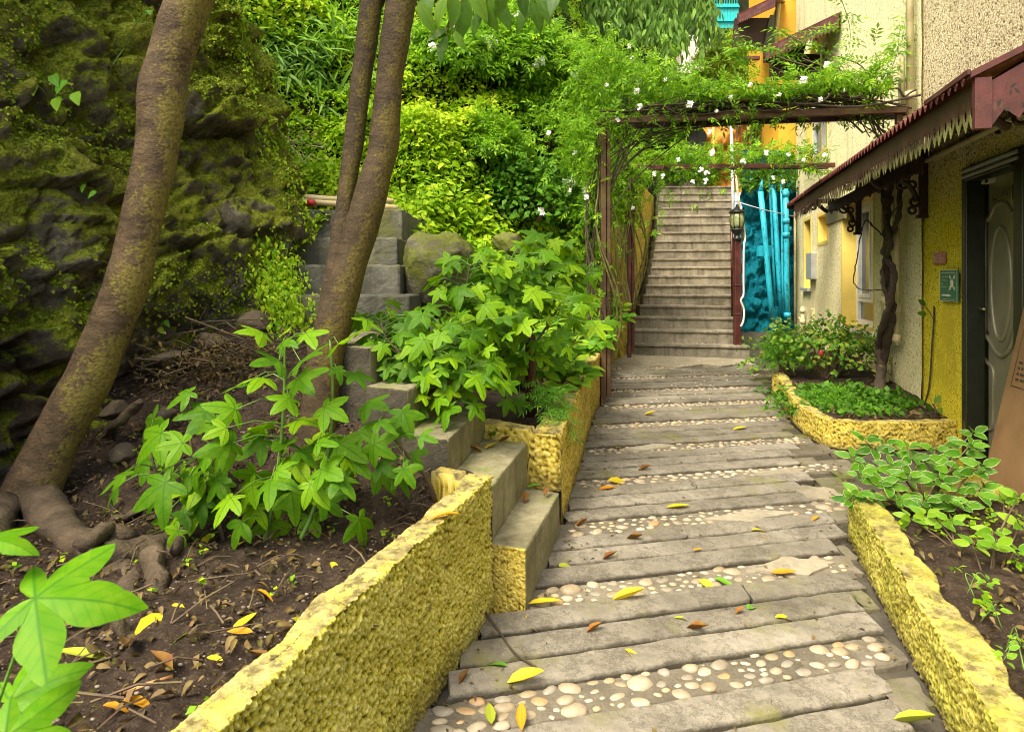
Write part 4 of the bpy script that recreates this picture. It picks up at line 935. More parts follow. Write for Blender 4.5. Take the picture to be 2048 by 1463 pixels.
# ------------------------------------------------------------------ boards leaning by the door
def lean_board(name, label, B0, e, wdt, th, mat, edgemat):
    B0, e = Vector(B0), Vector(e); a = -WD*wdt; nv = e.cross(-WD).normalized(); nv = nv if nv.dot(WN) > 0 else -nv
    r = thing(name, label, 'board', tuple(B0)); b = MB()
    b.hexa([B0, B0+a, B0+a+e, B0+e], [p_+nv*th for p_ in (B0, B0+a, B0+a+e, B0+e)]); b.m = [0]*6; b.m[5] = 1
    o = b.build('panel', [mat, edgemat], r); return r, B0+nv*(th+.0015), -WD, e, nv
r, o0, ax, ev, nv = lean_board('leaning_board', 'tall brown board with a printed table leaning against the door', (2.87, 3.97, .18), (.275, .0, 1.17), 1.1, .014, M['brown_board'], M['brown_board'])
b = MB(); el = ev.length; eh = ev.normalized()
def strip(u0, v0, u1, v1): b.add([o0+ax*u0+eh*v0, o0+ax*u1+eh*v0, o0+ax*u1+eh*v1, o0+ax*u0+eh*v1], [(0, 1, 2, 3)])
u0, v0, v1 = .065, .70, 1.14
strip(u0, v0, u0+.006, v1); strip(u0, v0, u0+.7, v0+.006); strip(u0, v1-.006, u0+.7, v1)
for k in range(9): strip(u0+.07, v0+.19+k*.028, u0+.7, v0+.194+k*.028)
for u in (.14, .26, .4, .52): strip(u, v0+.19, u+.004, v0+.19+8*.028)
for k in range(4):
    u = u0+.035
    while u < u0+.55:
        w_ = random.uniform(.02, .06); strip(u, v0+.04+k*.034, u+w_, v0+.054+k*.034); u += w_+.014
b.build('printed_table', M['print_ink'], r)
r, *_ = lean_board('leaning_board', 'pale edged plank sheet propped in front of the brown board', (2.76, 3.60, .17), (.27, .0, .62), .9, .03, M['brown_board'], M['pale_wood'])

# ------------------------------------------------------------------ pergola
perg = thing('pergola', 'rusty iron pergola arching over the ramp under a flowering vine', 'pergola', (.85, 6.3, .3))
def post(x, y, z0, z1, w, mat, name='post', m2='maroon_dark'):
    b = MB(); b.box((x-w/2, y-w/2, z0), (x+w/2, y+w/2, z1)); b.box((x+w/2+.006, y-.01, z0+.1), (x+w/2+.045, y+.03, z1-.02)); o = b.build(name, M[mat], perg); bevel(o, .006); return o
post(.88, 6.27, .28, 3.0, .052, 'rust_brown'); post(1.60, 8.86, .43, 3.0, .050, 'maroon'); post(3.48, 5.85, 2.9, 3.0, .05, 'rust_brown')
def beam(A, B_, w, h, mat):
    A, B_ = Vector(A), Vector(B_); t = (B_-A).normalized(); s_ = t.cross(UP).normalized()*w/2; b = MB()
    b.hexa([A-s_, A+s_, B_+s_, B_-s_], [p_+UP*h for p_ in (A-s_, A+s_, B_+s_, B_-s_)]); o = b.build('beam', M[mat], perg); bevel(o, .004); return o
beam((.82, 6.27, 3.0), (3.52, 5.80, 2.99), .05, .062, 'rust_brown'); beam((.86, 6.50, 3.0), (3.60, 6.02, 2.99), .04, .062, 'maroon_dark')
beam((1.5, 8.86, 3.0), (4.30, 8.66, 3.0), .05, .06, 'maroon'); beam((1.52, 9.02, 3.01), (4.3, 8.84, 3.01), .04, .05, 'maroon_dark')
beam((.9, 6.3, 3.064), (1.6, 8.9, 3.064), .04, .05, 'maroon_dark')
for t in np.linspace(.08, .94, 9):
    A = Vector((.82, 6.27, 3.01)).lerp(Vector((3.52, 5.8, 3.0)), t); b = MB(); b.box((A.x-.014, A.y+.028, A.z+.01), (A.x+.014, A.y+.205, A.z+.03)); b.build('cross_bar', M['rust_brown'], perg)
rt = thing('post', 'short dark red iron stub standing in the planter soil', 'post', (P(1061, 800, 4.15).x, 4.15, .6))
b = MB(); c0 = P(1061, 820, 4.15); b.lathe((c0.x, c0.y, .55), [(.034, 0), (.034, .58), (.030, .60), (.012, .612)], 14); o = b.build('pipe_stub', M['maroon'], rt, True)

# ------------------------------------------------------------------ lamp, poles, cable by the stairs
Lp = Vector((3.125, 9.02, ze[1]))
lamp = thing('street_lamp', 'small green glass lantern on a dark red square post at the stair foot', 'lamp', tuple(Lp))
b = MB(); b.box((Lp.x-.044, Lp.y-.044, Lp.z), (Lp.x+.044, Lp.y+.044, 2.06)); b.box((Lp.x-.05, Lp.y-.05, 1.02), (Lp.x+.05, Lp.y+.05, 1.04)); b.box((Lp.x-.05, Lp.y-.05, 1.42), (Lp.x+.05, Lp.y+.05, 1.44)); o = b.build('post', M['maroon'], lamp); bevel(o, .008)
b = MB(); b.lathe((Lp.x, Lp.y, 2.05), [(.05, 0), (.075, .015), (.045, .045), (.04, .08), (.085, .135), (.095, .15), (.07, .165)], 16); b.build('collar', M['dark_iron'], lamp, True)
b = MB(); b.lathe((Lp.x, Lp.y, 2.21), [(.070, 0), (.092, .05), (.098, .11), (.095, .17), (.08, .225)], 16); lg = b.build('lantern_glass', M['lamp_glass'], lamp, True)
b = MB()
for k in range(8):
    a = math.pi/4*k; b.tube([(Lp.x+r_*math.cos(a), Lp.y+r_*math.sin(a), 2.21+h_) for r_, h_ in [(.073, 0), (.095, .05), (.101, .11), (.098, .17), (.083, .225)]], .006, 5)
b.build('lantern_rib', M['dark_iron'], lamp, True)
b = MB(); b.lathe((Lp.x, Lp.y, 2.425), [(.075, 0), (.112, .008), (.108, .022), (.06, .06), (.03, .075), (.018, .10), (.022, .112), (.004, .13)], 16); b.build('roof', M['dark_iron'], lamp, True)
b = MB(); b.tube(smoothpath([(Lp.x+.03, Lp.y-.06, 2.5), (Lp.x+.075, Lp.y-.02, 2.3), (Lp.x+.11, Lp.y, 2.1), (Lp.x+.075, Lp.y-.05, 1.95), (Lp.x+.07, Lp.y-.05, 1.5), (Lp.x+.07, Lp.y-.05, 1.3), (Lp.x+.03, Lp.y-.06, 1.22), (Lp.x+.075, Lp.y-.05, 1.1), (Lp.x+.07, Lp.y-.05, .95), (Lp.x+.03, Lp.y-.06, .86)]), .014, 6); b.build('cable', M['white_cable'], lamp, True)
pl = thing('pole', 'thin pole by the stairs, maroon below and silver above, rising past the lantern', 'pole', (3.30, 9.7, .9))
b = MB(); b.tube([(3.295, 9.7, .7), (3.275, 9.7, 2.55)], .021, 8); b.build('lower_tube', M['maroon'], pl, True)
b = MB(); b.tube([(3.335, 9.7, 1.0), (3.27, 9.7, 3.9)], .023, 8); b.build('upper_tube', M['steel_paint'], pl, True)
pl = thing('pole', 'slim pale bamboo cane slanting down behind the lantern', 'pole', tuple(P(1486, 470, 9.3)))
b = MB(); b.tube([P(1470, 335, 9.5), P(1486, 480, 9.3)], .017, 7); b.build('cane', M['pale_wood'], pl, True)

# ------------------------------------------------------------------ blue wall with blue pipes
g_ = 90; V = np.zeros((g_, 80, 3))
for i, x in enumerate(np.linspace(4.22, 5.6, g_)):
    V[i, :, 0] = x; V[i, :, 1] = 12.05+.1*(x-4.5); V[i, :, 2] = np.linspace(.4, 3.9, 80)
V = V.reshape(-1, 3); w1, w2, wi = worley(V*[3.2, 3.2, 4.2], 5); V[:, 1] -= .05*np.clip((w2-w1)/.3, 0, 1)+.03*wi+.06*fbm(V*5, 5)+.035*fbm(V*17, 4); 
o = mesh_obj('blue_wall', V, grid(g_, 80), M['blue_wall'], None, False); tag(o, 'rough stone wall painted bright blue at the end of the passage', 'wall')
for k, (xt, yt, xb, yb, r_, D, lab) in enumerate([(1521, 383, 1546, 648, .050, 11.55, 'thick leaning blue pipe standing nearest the stairs against the blue wall'), (1537, 348, 1552, 612, .022, 11.7, 'thin blue pipe between the two thick leaning ones'),
        (1546, 370, 1563, 628, .045, 11.65, 'thick blue pipe with badly peeling dark patches'), (1562, 350, 1567, 632, .020, 11.6, 'thin upright blue pipe beside the collared drainpipe'), (1571, 378, 1575, 640, .046, 11.5, 'straight blue drainpipe with collars and a side elbow next to the house')]):
    A, B_ = P(xt, yt, D), P(xb, yb, D-.02); r0 = thing('pipe', lab, 'pipe', tuple(B_), 'blue painted pipes against the blue wall')
    b = MB(); b.tube([A, A.lerp(B_, .3)+Vector((.006, 0, 0)), A.lerp(B_, .7)-Vector((.005, 0, 0)), B_], r_, 10); b.build('tube', M['blue_paint'], r0, True)
    if k == 0:
        b = MB(); b.tube([A, A+Vector((.02, 0, .12)), A+Vector((.03, 0, .22))], [.045, .03, .012], 8); b.build('nozzle', M['blue_paint'], r0, True)
    if k == 4:
        for yy_ in (388, 442, 470, 630):
            t = (yy_-378)/(640-378); c0 = A.lerp(B_, t); b = MB(); b.tube([c0-UP*.045, c0+UP*.045], r_*1.3, 10); b.build('collar', M['blue_paint'], r0, True)
        c0 = A.lerp(B_, .31); b = MB(); b.tube(smoothpath([c0, c0+Vector((.08, .05, .02)), c0+Vector((.14, .25, .05))]), r_*.95, 10); b.build('elbow', M['blue_paint'], r0, True)
bx_ = thing('junction_box', 'blue painted box fixed behind the first leaning pipe', 'box', tuple(P(1530, 513, 11.8)))
b = MB(); A = P(1519, 513, 11.75); B_ = P(1543, 492, 11.9); b.box(A, B_); o = b.build('cover', M['blue_paint'], bx_); bevel(o, .01)
b = MB(); b.tube([P(1475, 404, 11.5), P(1530, 420, 11.5), P(1594, 434, 11.45)], .008, 5); o = b.build('clothes_line', M['steel_paint'], None, True); tag(o, 'thin pale cord stretched across the blue pipes', 'cord')

# ------------------------------------------------------------------ behind the pergola: railing, orange rock, upper steps, gate
plain('orange_rock', (.42, .17, .012), .8, var=.5, sc=9, bumpd=.03, dirt=(.12, .06, .015))
g_ = 40; V = np.zeros((g_, 40, 3))
for i, x in enumerate(np.linspace(4.15, 5.35, g_)): V[i, :, 0] = x; V[i, :, 1] = 14.0; V[i, :, 2] = np.linspace(3.4, 5.6, 40)
V = V.reshape(-1, 3); V[:, 1] += .25*fbm(V*2, 4); o = mesh_obj('orange_wall', V, grid(g_, 40), M['orange_rock'], None, False); tag(o, 'rough orange painted bank behind the railing above the stairs', 'wall')
b = MB(); b.hexa([(5.35, 13.9, 3.4), (6.4, 13.9, 3.4), (6.4, 14.2, 3.4), (5.35, 14.2, 3.4)], [(5.35, 13.9, 5.7), (6.4, 13.9, 5.7), (6.4, 14.2, 5.7), (5.35, 14.2, 5.7)]); o = b.build('white_wall', M['sill_white']); tag(o, 'pale wall piece behind the railing beside the house corner', 'wall')
rail = thing('railing', 'maroon iron railing along the terrace above the blue wall', 'railing', tuple(P(1540, 328, 13.0)))
for k in range(14):
    px = 1474+k*9.6; b = MB(); b.tube([P(px, 328, 13.0), P(px, 218, 13.0)], .014, 5); b.build('bar', M['rust_brown'], rail)
b = MB(); b.tube([P(1470, 328, 13.0), P(1602, 328, 13.0)], .02, 6); b.build('bottom_rail', M['rust_brown'], rail)
b = MB(); b.tube([P(1470, 218, 13.0), P(1602, 218, 13.0)], .022, 6); b.build('top_rail', M['rust_brown'], rail)
b = MB(); b.tube([P(1428, 340, 13.4), P(1426, 225, 13.4)], .025, 7); o = b.build('yellow_pole', M['reveal'], None, True); tag(o, 'thin yellow pole in front of the orange bank above the stairs', 'pole')
up = thing('upper_stairs', 'distant grey steps glimpsed through the vine above the long staircase', 'steps', tuple(P(1395, 335, 15.5)))
for k in range(6):
    D = 15.4+.32*k; zt = EYE+(560-(326-k*13))/F*D; xa, xb = P(1366+k*2, 0, D).x, P(1418, 0, D).x
    b = MB(); b.box((xa, D, zt-.6), (xb, D+.7, zt)); b.build('step', M['step_grey'], up)
b = MB(); b.tube([P(1418, 335, 15.3), P(1418, 255, 15.3)], .02, 6); o = b.build('railing_post', M['steel_paint'], None, True); tag(o, 'thin grey post at the side of the distant upper steps', 'post')
plain('teal', (.004, .42, .40), .5, var=.15, dirt=(.0, .33, .30))
gate = thing('gate', 'bright turquoise metal gate high up behind the trees', 'gate', tuple(P(1448, 55, 19)))
for k in range(9):
    px = 1427+k*5.6; b = MB(); A, B_ = P(px, 57, 19), P(px+5.2, 8, 19); b.box((A.x, A.y-.012, A.z), (B_.x, B_.y+.012, B_.z)); b.build('slat', M['teal'], gate)
for y in (12, 40): b = MB(); A, B_ = P(1425, y+3, 18.95), P(1479, y, 18.95); b.box((A.x, A.y-.02, A.z), (B_.x, B_.y+.02, B_.z)); b.build('rail', M['teal'], gate)
for px, w_, mt_ in ((1419, .05, 'steel_paint'), (1424, .04, 'rust_brown')):
    b = MB(); b.tube([P(px, 110, 18.8), P(px, -20, 18.8)], w_, 8); b.build('gate_post', M[mt_], gate)
for k in range(10):
    px = 1429+k*5; b = MB(); b.tube([P(px, 10, 19), P(px, -12, 19)], .012, 4); b.build('spike', M['teal'], gate)
b = MB(); A = P(1362, 112, 18.4); B_ = P(1428, 70, 18.4); b.box((A.x, A.y, A.z-.5), (B_.x, B_.y+.5, B_.z)); o = b.build('white_wall', M['sill_white']); tag(o, 'weathered white wall top high on the slope below the turquoise gate', 'wall')
plain('wire_dark', (.05, .05, .045), .6)
for k, (a_, b_, lab) in enumerate([((1420, 20, 18.8), (1290, 92, 17.0), 'upper dark wire sagging from the gate post into the willow'), ((1420, 26, 18.8), (1300, 112, 17), 'lower dark wire sagging from the gate post into the willow')]):
    A, B_ = P(*a_), P(*b_); b = MB(); b.tube([A.lerp(B_, t)-UP*.5*t*(1-t) for t in np.linspace(0, 1, 9)], .014, 4); o = b.build('wire', M['wire_dark'], None, True); tag(o, lab, 'wire')
# ================================================================== leaves
def t_ovate(w=.3, st=(.0, .22, .5, .78, 1.0), prof=(.08, .78, 1.0, .62, .0), fold=.12, droop=.16):
    V = []; ve = []; ri = []; Fc = []
    for y, p_ in zip(st, prof):
        z = -droop*y*y; V += [(-w*p_, y, z+fold*w*p_), (0, y, z), (w*p_, y, z+fold*w*p_)]; ve += [0, 1, 0]; ri += [1, 0, 1]
    for i in range(len(st)-1):
        a = i*3; Fc += [(a, a+1, a+4, a+3), (a+1, a+2, a+5, a+4)]
    return np.array(V, float), np.array(Fc), np.array(ve, float), np.array(ri, float)
def t_diamond(w=.3, fold=.12, droop=.12):
    V = [(0, 0, 0), (-w, .45, fold*w*2), (w, .45, fold*w*2), (0, .5, 0), (0, 1, -droop)]
    return np.array(V, float), np.array([(0, 3, 1, 1), (0, 2, 3, 3), (1, 3, 4, 4), (3, 2, 4, 4)])[:, :3], np.array([1, 0, 0, 1, 1.]), np.array([0, 1, 1, 0, 0.])
def t_palm(seed, lobes=((-118, .50), (-62, .86), (0, 1.0), (62, .86), (118, .50)), droop=.22):
    rr = random.Random(seed); V = [(0, 0, 0)]; ve = [1]; ri = [0]; Fc = []
    def pt(a, r, lat, v, e):
        a = math.radians(a); x = r*math.sin(a)+lat*math.cos(a); y = r*math.cos(a)-lat*math.sin(a)
        V.append((x, y, -droop*(x*x+y*y)+(.07*e if v == 0 else 0)+rr.uniform(-.012, .012))); ve.append(v); ri.append(e); return len(V)-1
    n = len(lobes); sin_ = []
    for i in range(n+1):
        if i == 0: sin_.append(pt(lobes[0][0]-38, .16, 0, 0, 1))
        elif i == n: sin_.append(pt(lobes[-1][0]+38, .16, 0, 0, 1))
        else: sin_.append(pt((lobes[i-1][0]+lobes[i][0])/2, rr.uniform(.36, .46)*min(lobes[i-1][1], lobes[i][1])/.86, 0, 0, 1))
    for i, (a, L) in enumerate(lobes):
        a += rr.uniform(-6, 6); L *= rr.uniform(.93, 1.07); wd = .235*L
        m1 = pt(a, .48*L, 0, 1, 0); m2 = pt(a, .72*L, 0, 1, 0); tip = pt(a, L, 0, .8, 1)
        for s_, si in ((-1, sin_[i]), (1, sin_[i+1])):
            s1 = pt(a, .50*L, s_*wd*rr.uniform(.95, 1.1), 0, 1); s2 = pt(a, .70*L, s_*wd*rr.uniform(.72, .9), 0, 1)
            q_ = [(0, si, m1), (si, s1, m1), (s1, s2, m2), (s1, m2, m1), (s2, tip, m2)]
            Fc += [(x, z, y) if s_ < 0 else (x, y, z) for x, y, z in q_]
    return np.array(V, float), np.array([tuple(reversed(f)) for f in Fc]), np.array(ve, float), np.array(ri, float)
def t_palm2(seed, lobes=((-120, .52), (-60, .86), (0, 1.0), (60, .86), (120, .52)), droop=.22, sub=3, rings=(.3, .62, .86, 1)):
    rr = random.Random(seed); poly = []
    def pt(a, r, lat): a = math.radians(a); poly.append((r*math.sin(a)+lat*math.cos(a), r*math.cos(a)-lat*math.sin(a)))
    n = len(lobes); L_ = [(a, L*rr.uniform(.9, 1.08)) for a, L in lobes]
    for i, (a, L) in enumerate(L_):
        if i == 0: pt(a-36, .15, 0)
        wd = .225*L*rr.uniform(.9, 1.12)
        pt(a, .50*L, -wd*rr.uniform(.9, 1.1)); pt(a, .72*L, -wd*rr.uniform(.68, .88)); pt(a+rr.uniform(-4, 4), L, 0); pt(a, .70*L, wd*rr.uniform(.68, .88)); pt(a, .48*L, wd*rr.uniform(.9, 1.1))
        if i < n-1: pt((a+L_[i+1][0])/2, rr.uniform(.34, .45)*min(L, L_[i+1][1])/.86, 0)
        else: pt(a+36, .15, 0)
    poly.append((0, -.02)); B_ = []
    for (x0, y0), (x1, y1) in zip(poly, poly[1:]+poly[:1]):
        for k in range(sub):
            t = k/sub; bul = .028*math.sin(math.pi*t)*(1 if k != 1 else 1.25); ex, ey = x1-x0, y1-y0; l_ = math.hypot(ex, ey)+1e-6
            B_.append((x0+ex*t-ey/l_*bul*min(1, l_*3), y0+ey*t+ex/l_*bul*min(1, l_*3)))
    m = len(B_); V = [(0, 0, 0)]; ph = [rr.uniform(0, 6.28) for _ in range(3)]
    for r in rings:
        for x, y in B_:
            X, Y = x*r, y*r; th = math.atan2(X, Y)*3/math.pi; th = (th-round(th))*math.pi/3; q_ = math.hypot(X, Y); la = abs(q_*math.sin(th))
            V.append((X, Y, -droop*q_*q_-.20*la*(1-.3*r)+.022*math.sin(7*X+ph[0])*q_+.03*math.sin(5*Y+ph[1])*q_))
    Fc = [(0, 1+(k+1) % m, 1+k, 1+k) for k in range(m)]
    Fc3 = [(0, 1+(k+1) % m, 1+k) for k in range(m)]; Fq = []
    for r in range(len(rings)-1):
        for k in range(m): p_, q2 = 1+r*m+k, 1+r*m+(k+1) % m; Fq += [(p_, q2, q2+m), (p_, q2+m, p_+m)]
    return np.array(V, float), np.array(Fc3+Fq), np.zeros(len(V)), np.zeros(len(V))
def t_sprig(n=7, w=.20, ll=.36, seed=0, droop=.25):
    rr = random.Random(seed); dv, df, _, _ = t_diamond(w*1.0, .1); V = []; Fc = []
    for k in range(n):
        y = .18+.8*(k//2)/(n/2); side_ = 0 if k == n-1 else (-1 if k % 2 else 1)
        a = side_*math.radians(rr.uniform(48, 70)); L = ll*rr.uniform(.85, 1.15)*(1.15 if side_ == 0 else 1); rl = rr.uniform(-.4, .4)
        if side_ == 0: y = .78
        P_ = dv*L; x = P_[:, 0]*math.cos(rl); z = P_[:, 2]+P_[:, 0]*math.sin(rl); yv = P_[:, 1]
        X = x*math.cos(a)+yv*math.sin(a); Y = -x*math.sin(a)+yv*math.cos(a)+y
        V.append(np.stack([X, Y, z-droop*Y*Y], 1)); Fc.append(df+5*k)
    # the thin stalk
    k0 = 5*n; V.append(np.array([(-.012, 0, 0), (.012, 0, 0), (.008, .8, -droop*.64), (-.008, .8, -droop*.64)])); Fc.append(np.array([(k0, k0+1, k0+2), (k0, k0+2, k0+3)]))
    V = np.concatenate(V); return V, np.concatenate(Fc), np.zeros(len(V)), np.zeros(len(V))
def frames(tip, nor):
    y = nrm(np.asarray(tip, float)); z = np.asarray(nor, float); z = nrm(z-y*(z*y).sum(1, keepdims=True)); x = np.cross(y, z); return x, y, z
def scatter(name, tmpl, pos, tip, nor, size, mat, parent=None, kind='stuff', tint=None, smooth=False):
    tv, tf, ve, ri = tmpl; x, y, z = frames(tip, nor); s = np.asarray(size, float)[:, None, None]; n = len(pos)
    V = np.asarray(pos)[:, None, :]+s*(tv[None, :, 0:1]*x[:, None, :]+tv[None, :, 1:2]*y[:, None, :]+tv[None, :, 2:3]*z[:, None, :])
    Fc = (tf[None, :, :]+(np.arange(n)*len(tv))[:, None, None]).reshape(-1, tf.shape[1])
    at = {'vein': np.tile(ve, n), 'rim': np.tile(ri, n)}
    if tint is not None: at['tint'] = np.repeat(tint, len(tv))
    return mesh_obj(name, V.reshape(-1, 3), Fc, mat, parent, smooth, at, kind=kind)
def leaf_mesh(name, tmpl, mat):
    tv, tf, ve, ri = tmpl; me = bpy.data.meshes.new(name); me.from_pydata([tuple(v) for v in tv], [], [tuple(map(int, f)) for f in tf])
    for k, v in (('vein', ve), ('rim', ri)):
        a = me.attributes.new(k, 'FLOAT', 'POINT'); a.data.foreach_set('value', v.astype(np.float32))
    me.polygons.foreach_set('use_smooth', np.ones(len(me.polygons), bool)); me.materials.append(mat); me.update(); return me
def put_leaf(meshes, pos, tip, nor, size, parent, name='leaf'):
    x, y, z = frames(np.array([tip]), np.array([nor])); Mx = Matrix([list(x[0]), list(y[0]), list(z[0])]).transposed().to_4x4() @ Matrix.Diagonal((size*random.uniform(.94, 1.06), size, size, 1)); Mx.translation = Vector(pos)
    return inst(name, random.choice(meshes), Mx, parent)
def rnd3(n, s=1.0): return RNG.normal(0, s, (n, 3))
G1, G2, G3 = (.045, .17, .012), (.10, .28, .016), (.20, .40, .022)
LM = {
 'cover': leaf_mat('cover_leaf', [(.036, .13, .006), (.09, .24, .007), (.19, .38, .010), (.34, .50, .018), (.46, .55, .03)], source='tint', tw=.42, trans=(.35, .62, .04)),
 'dark': leaf_mat('ivy_leaf', [(.022, .085, .010), (.045, .16, .014), (.09, .25, .018)], tw=.32, trans=(.12, .35, .02)),
 'jas': leaf_mat('jasmine_leaf', [(.034, .12, .006), (.075, .215, .008), (.145, .325, .010), (.27, .44, .018)], tw=.40, trans=(.25, .52, .04)),
 'willow': leaf_mat('willow_leaf', [(.04, .13, .02), (.09, .21, .035), (.20, .34, .07)], tw=.35, trans=(.3, .5, .07)),
 'yellow': leaf_mat('yellow_leaf', [(.12, .26, .015), (.28, .42, .03), (.42, .42, .04)], tw=.4, trans=(.5, .6, .04)),
 'palm': leaf_mat('palmate_leaf', [(.024, .095, .003), (.052, .165, .003), (.10, .25, .004), (.20, .36, .006)], tw=.36, trans=(.22, .46, .004), palmv=(.018, .085, .006), source='object', rough=.42),
 'hyd': leaf_mat('planter_leaf', [(.04, .15, .014), (.08, .25, .016), (.17, .37, .02), (.34, .46, .03)], tw=.34, trans=(.25, .55, .03), vein=(.16, .34, .05), source='object', rough=.36),
 'vari': leaf_mat('variegated_leaf', [(.022, .095, .009), (.04, .15, .011), (.08, .22, .014)], tw=.30, trans=(.15, .42, .03), edge=(.40, .48, .20), source='object', rough=.35),
 'lime': leaf_mat('lime_leaf', [(.06, .19, .012), (.12, .28, .016), (.22, .38, .025)], tw=.38, trans=(.35, .6, .04), edge=(.34, .44, .12), source='object', rough=.4),
 'hang': leaf_mat('hanging_leaf', [(.025, .085, .012), (.05, .14, .016), (.10, .20, .02)], tw=.30, trans=(.2, .42, .03), vein=(.08, .15, .03), source='object', rough=.3),
 'moss': leaf_mat('moss_leaf', [(.08, .14, .008), (.18, .26, .012), (.34, .42, .025)], tw=.3, trans=(.3, .5, .03)),
 'fern': leaf_mat('feathery_leaf', [(.03, .13, .012), (.06, .21, .015), (.13, .30, .02)], tw=.35, trans=(.2, .55, .05)),
 'small': leaf_mat('fuchsia_leaf', [(.03, .11, .014), (.07, .20, .02), (.17, .32, .03), (.25, .20, .04)], tw=.3, trans=(.2, .45, .04)),
 'litter': leaf_mat('litter_leaf', [(.025, .014, .009), (.055, .03, .016), (.10, .055, .025), (.15, .095, .05), (.06, .04, .03)], tw=.1, trans=(.2, .1, .03), rough=.7),
 'fallen': leaf_mat('fallen_leaf', [(.55, .42, .03), (.52, .27, .02), (.40, .42, .04), (.22, .36, .03), (.60, .50, .06)], tw=.2, trans=(.6, .45, .05), vein=(.42, .3, .02), source='object'),
 'rustleaf': leaf_mat('rust_leaf', [(.12, .045, .018), (.22, .08, .02), (.09, .05, .03)], tw=.15, trans=(.3, .12, .03), vein=(.07, .03, .015), source='object', rough=.6),
}
n = NT('petal'); n.fin((.80, .80, .78), .6); M['petal'] = n.mat
plain('stem_green', (.10, .20, .03), .5, var=.3, sc=30); plain('stem_brown', (.085, .055, .03), .8, var=.35, sc=25, dirt=(.12, .10, .03)); plain('vine_bark', (.055, .038, .024), .85, var=.5, sc=40, bumpd=.012, dirt=(.10, .07, .045))
plain('vine_olive', (.13, .115, .03), .7, var=.4, sc=20); plain('root_bark', (.12, .084, .05), .85, var=.6, sc=22, bumpd=.03, dirt=(.075, .05, .03)); plain('bamboo', (.56, .46, .22), .45, var=.15, sc=12, dirt=(.45, .34, .15)); plain('red_plastic', (.45, .02, .02), .4)
plain('orange_stalk', (.45, .22, .08), .6, var=.2)
def m_bark(name, a, b_, lich, amt):
    n = NT(name); p = n.pos(); w = n.noise(n.scale(p, (1, 1, .6)), 9, 7, .7); r_ = n.noise(n.scale(p, (1, 1, 3.2)), 4.5, 6, .7, 1.2); f = n.noise(p, 70, 4)
    c = n.ramp(w, [(.3, a), (.7, b_)]); c = n.mix(n.ramp(r_, [(.42, .55), (.58, 0)]), c, tuple(x*.45 for x in a))
    nx_ = n.n('SeparateXYZ', inp={0: n.n('NewGeometry').outputs['Normal']}).outputs[0]
    fm = n.math('ADD', n.math('ADD', n.noise(p, 5, 5, .7), n.math('MULTIPLY', nx_, .17)), n.math('MULTIPLY', n.math('SUBTRACT', f, .5), .5))
    c = n.mix(n.ramp(fm, [(amt, 0), (amt+.12, .9)]), c, n.mix(n.ramp(f, [(.35, 0), (.65, 1)]), tuple(x*.55 for x in lich), lich))
    M[name] = n.fin(c, .78, n.bump(n.math('ADD', n.math('MULTIPLY', r_, .9), n.math('ADD', f, n.noise(p, 24, 6, .75))), .010, .8), spec=.3)
m_bark('bark', (.058, .038, .020), (.15, .10, .052), (.20, .165, .03), .55)
m_bark('root_bark', (.05, .036, .022), (.15, .108, .068), (.09, .075, .035), .58)
m_bark('bark_dark', (.038, .026, .013), (.078, .052, .024), (.11, .085, .012), .50)  # backlit darkness of the twin trunks is put into this bark colour

# ------------------------------------------------------------------ trees
def trunk(name, pts, mat, parent, seg=26, rings=90, bump=.06, ringamp=.025):
    """pts: (px, py, D, half width in pixels)"""
    c = smoothpath([P(x, y, D) for x, y, D, r in pts], 10); rd = [v.x for v in smoothpath([(r*D/F, 0, 0) for x, y, D, r in pts], 10)]
    b = MB(); b.tube(c, rd, seg); V = np.array(b.v); n_ = len(c); cen = np.repeat(np.array(c), seg, 0)[:len(V)]; d = nrm(V-cen)
    k = fbm(V*[7, 7, 4], 4, 3); rg = fbm(np.stack([cen[:, 2]*13, cen[:, 2]*0, cen[:, 2]*0+5], 1), 2, 9)
    rr = np.repeat(np.array(rd), seg)[:len(V)]; V = V+d*(rr*(bump*k+ringamp*np.abs(rg)**.7*np.sign(rg)*.6))[:, None]
    return mesh_obj(name, V, b.f, mat, parent, True)
tree = thing('tree', 'leaning olive barked tree with spreading roots in front of the cliff', 'tree', tuple(P(60, 1010, 2.95)))
trunk('trunk', [(8, 1150, 2.86, 66), (22, 1075, 2.9, 58), (58, 990, 2.93, 51), (114, 875, 2.97, 46), (152, 800, 2.98, 44), (183, 744, 3.0, 43), (243, 600, 3.04, 41), (264, 530, 3.06, 39), (281, 450, 3.08, 38.5), (306, 340, 3.1, 39), (318, 260, 3.12, 41), (322, 195, 3.14, 45), (332, 146, 3.16, 43), (352, 80, 3.18, 42), (380, 0, 3.2, 43), (405, -70, 3.22, 40), (470, -300, 3.1, 32), (540, -620, 2.9, 24)], M['bark'], tree)
def bed_at(px, py, lift=0.0):
    D = 1.0*F/(py-560)
    for _ in range(14):
        x = (px-1024)/F*D; D = (EYE-lift-float(bed_z(np.array(x), np.array(min(D, 4)))))*F/(py-560)
    return P(px, py, D)
def root(pts, name='root', mat='root_bark', lift=.008):
    q0 = [bed_at(x, y, lift-.075*(k_/(len(pts)-1))**2+.045*math.exp(-k_*1.2)) if y > 900 else P(x, y, 3.3) for k_, (x, y, r) in enumerate(pts)]; c = smoothpath(q0, 7); rd = [v.x for v in smoothpath([(.78*r*p_.y/F, 0, 0) for p_, (x, y, r) in zip(q0, pts)], 7)]
    b = MB(); b.tube(c, rd, 12); V = np.array(b.v); V = V+.018*np.stack([fbm(V*11, 4, s_) for s_ in (1, 2, 3)], 1); return mesh_obj(name, V, b.f, M[mat], tree, True)
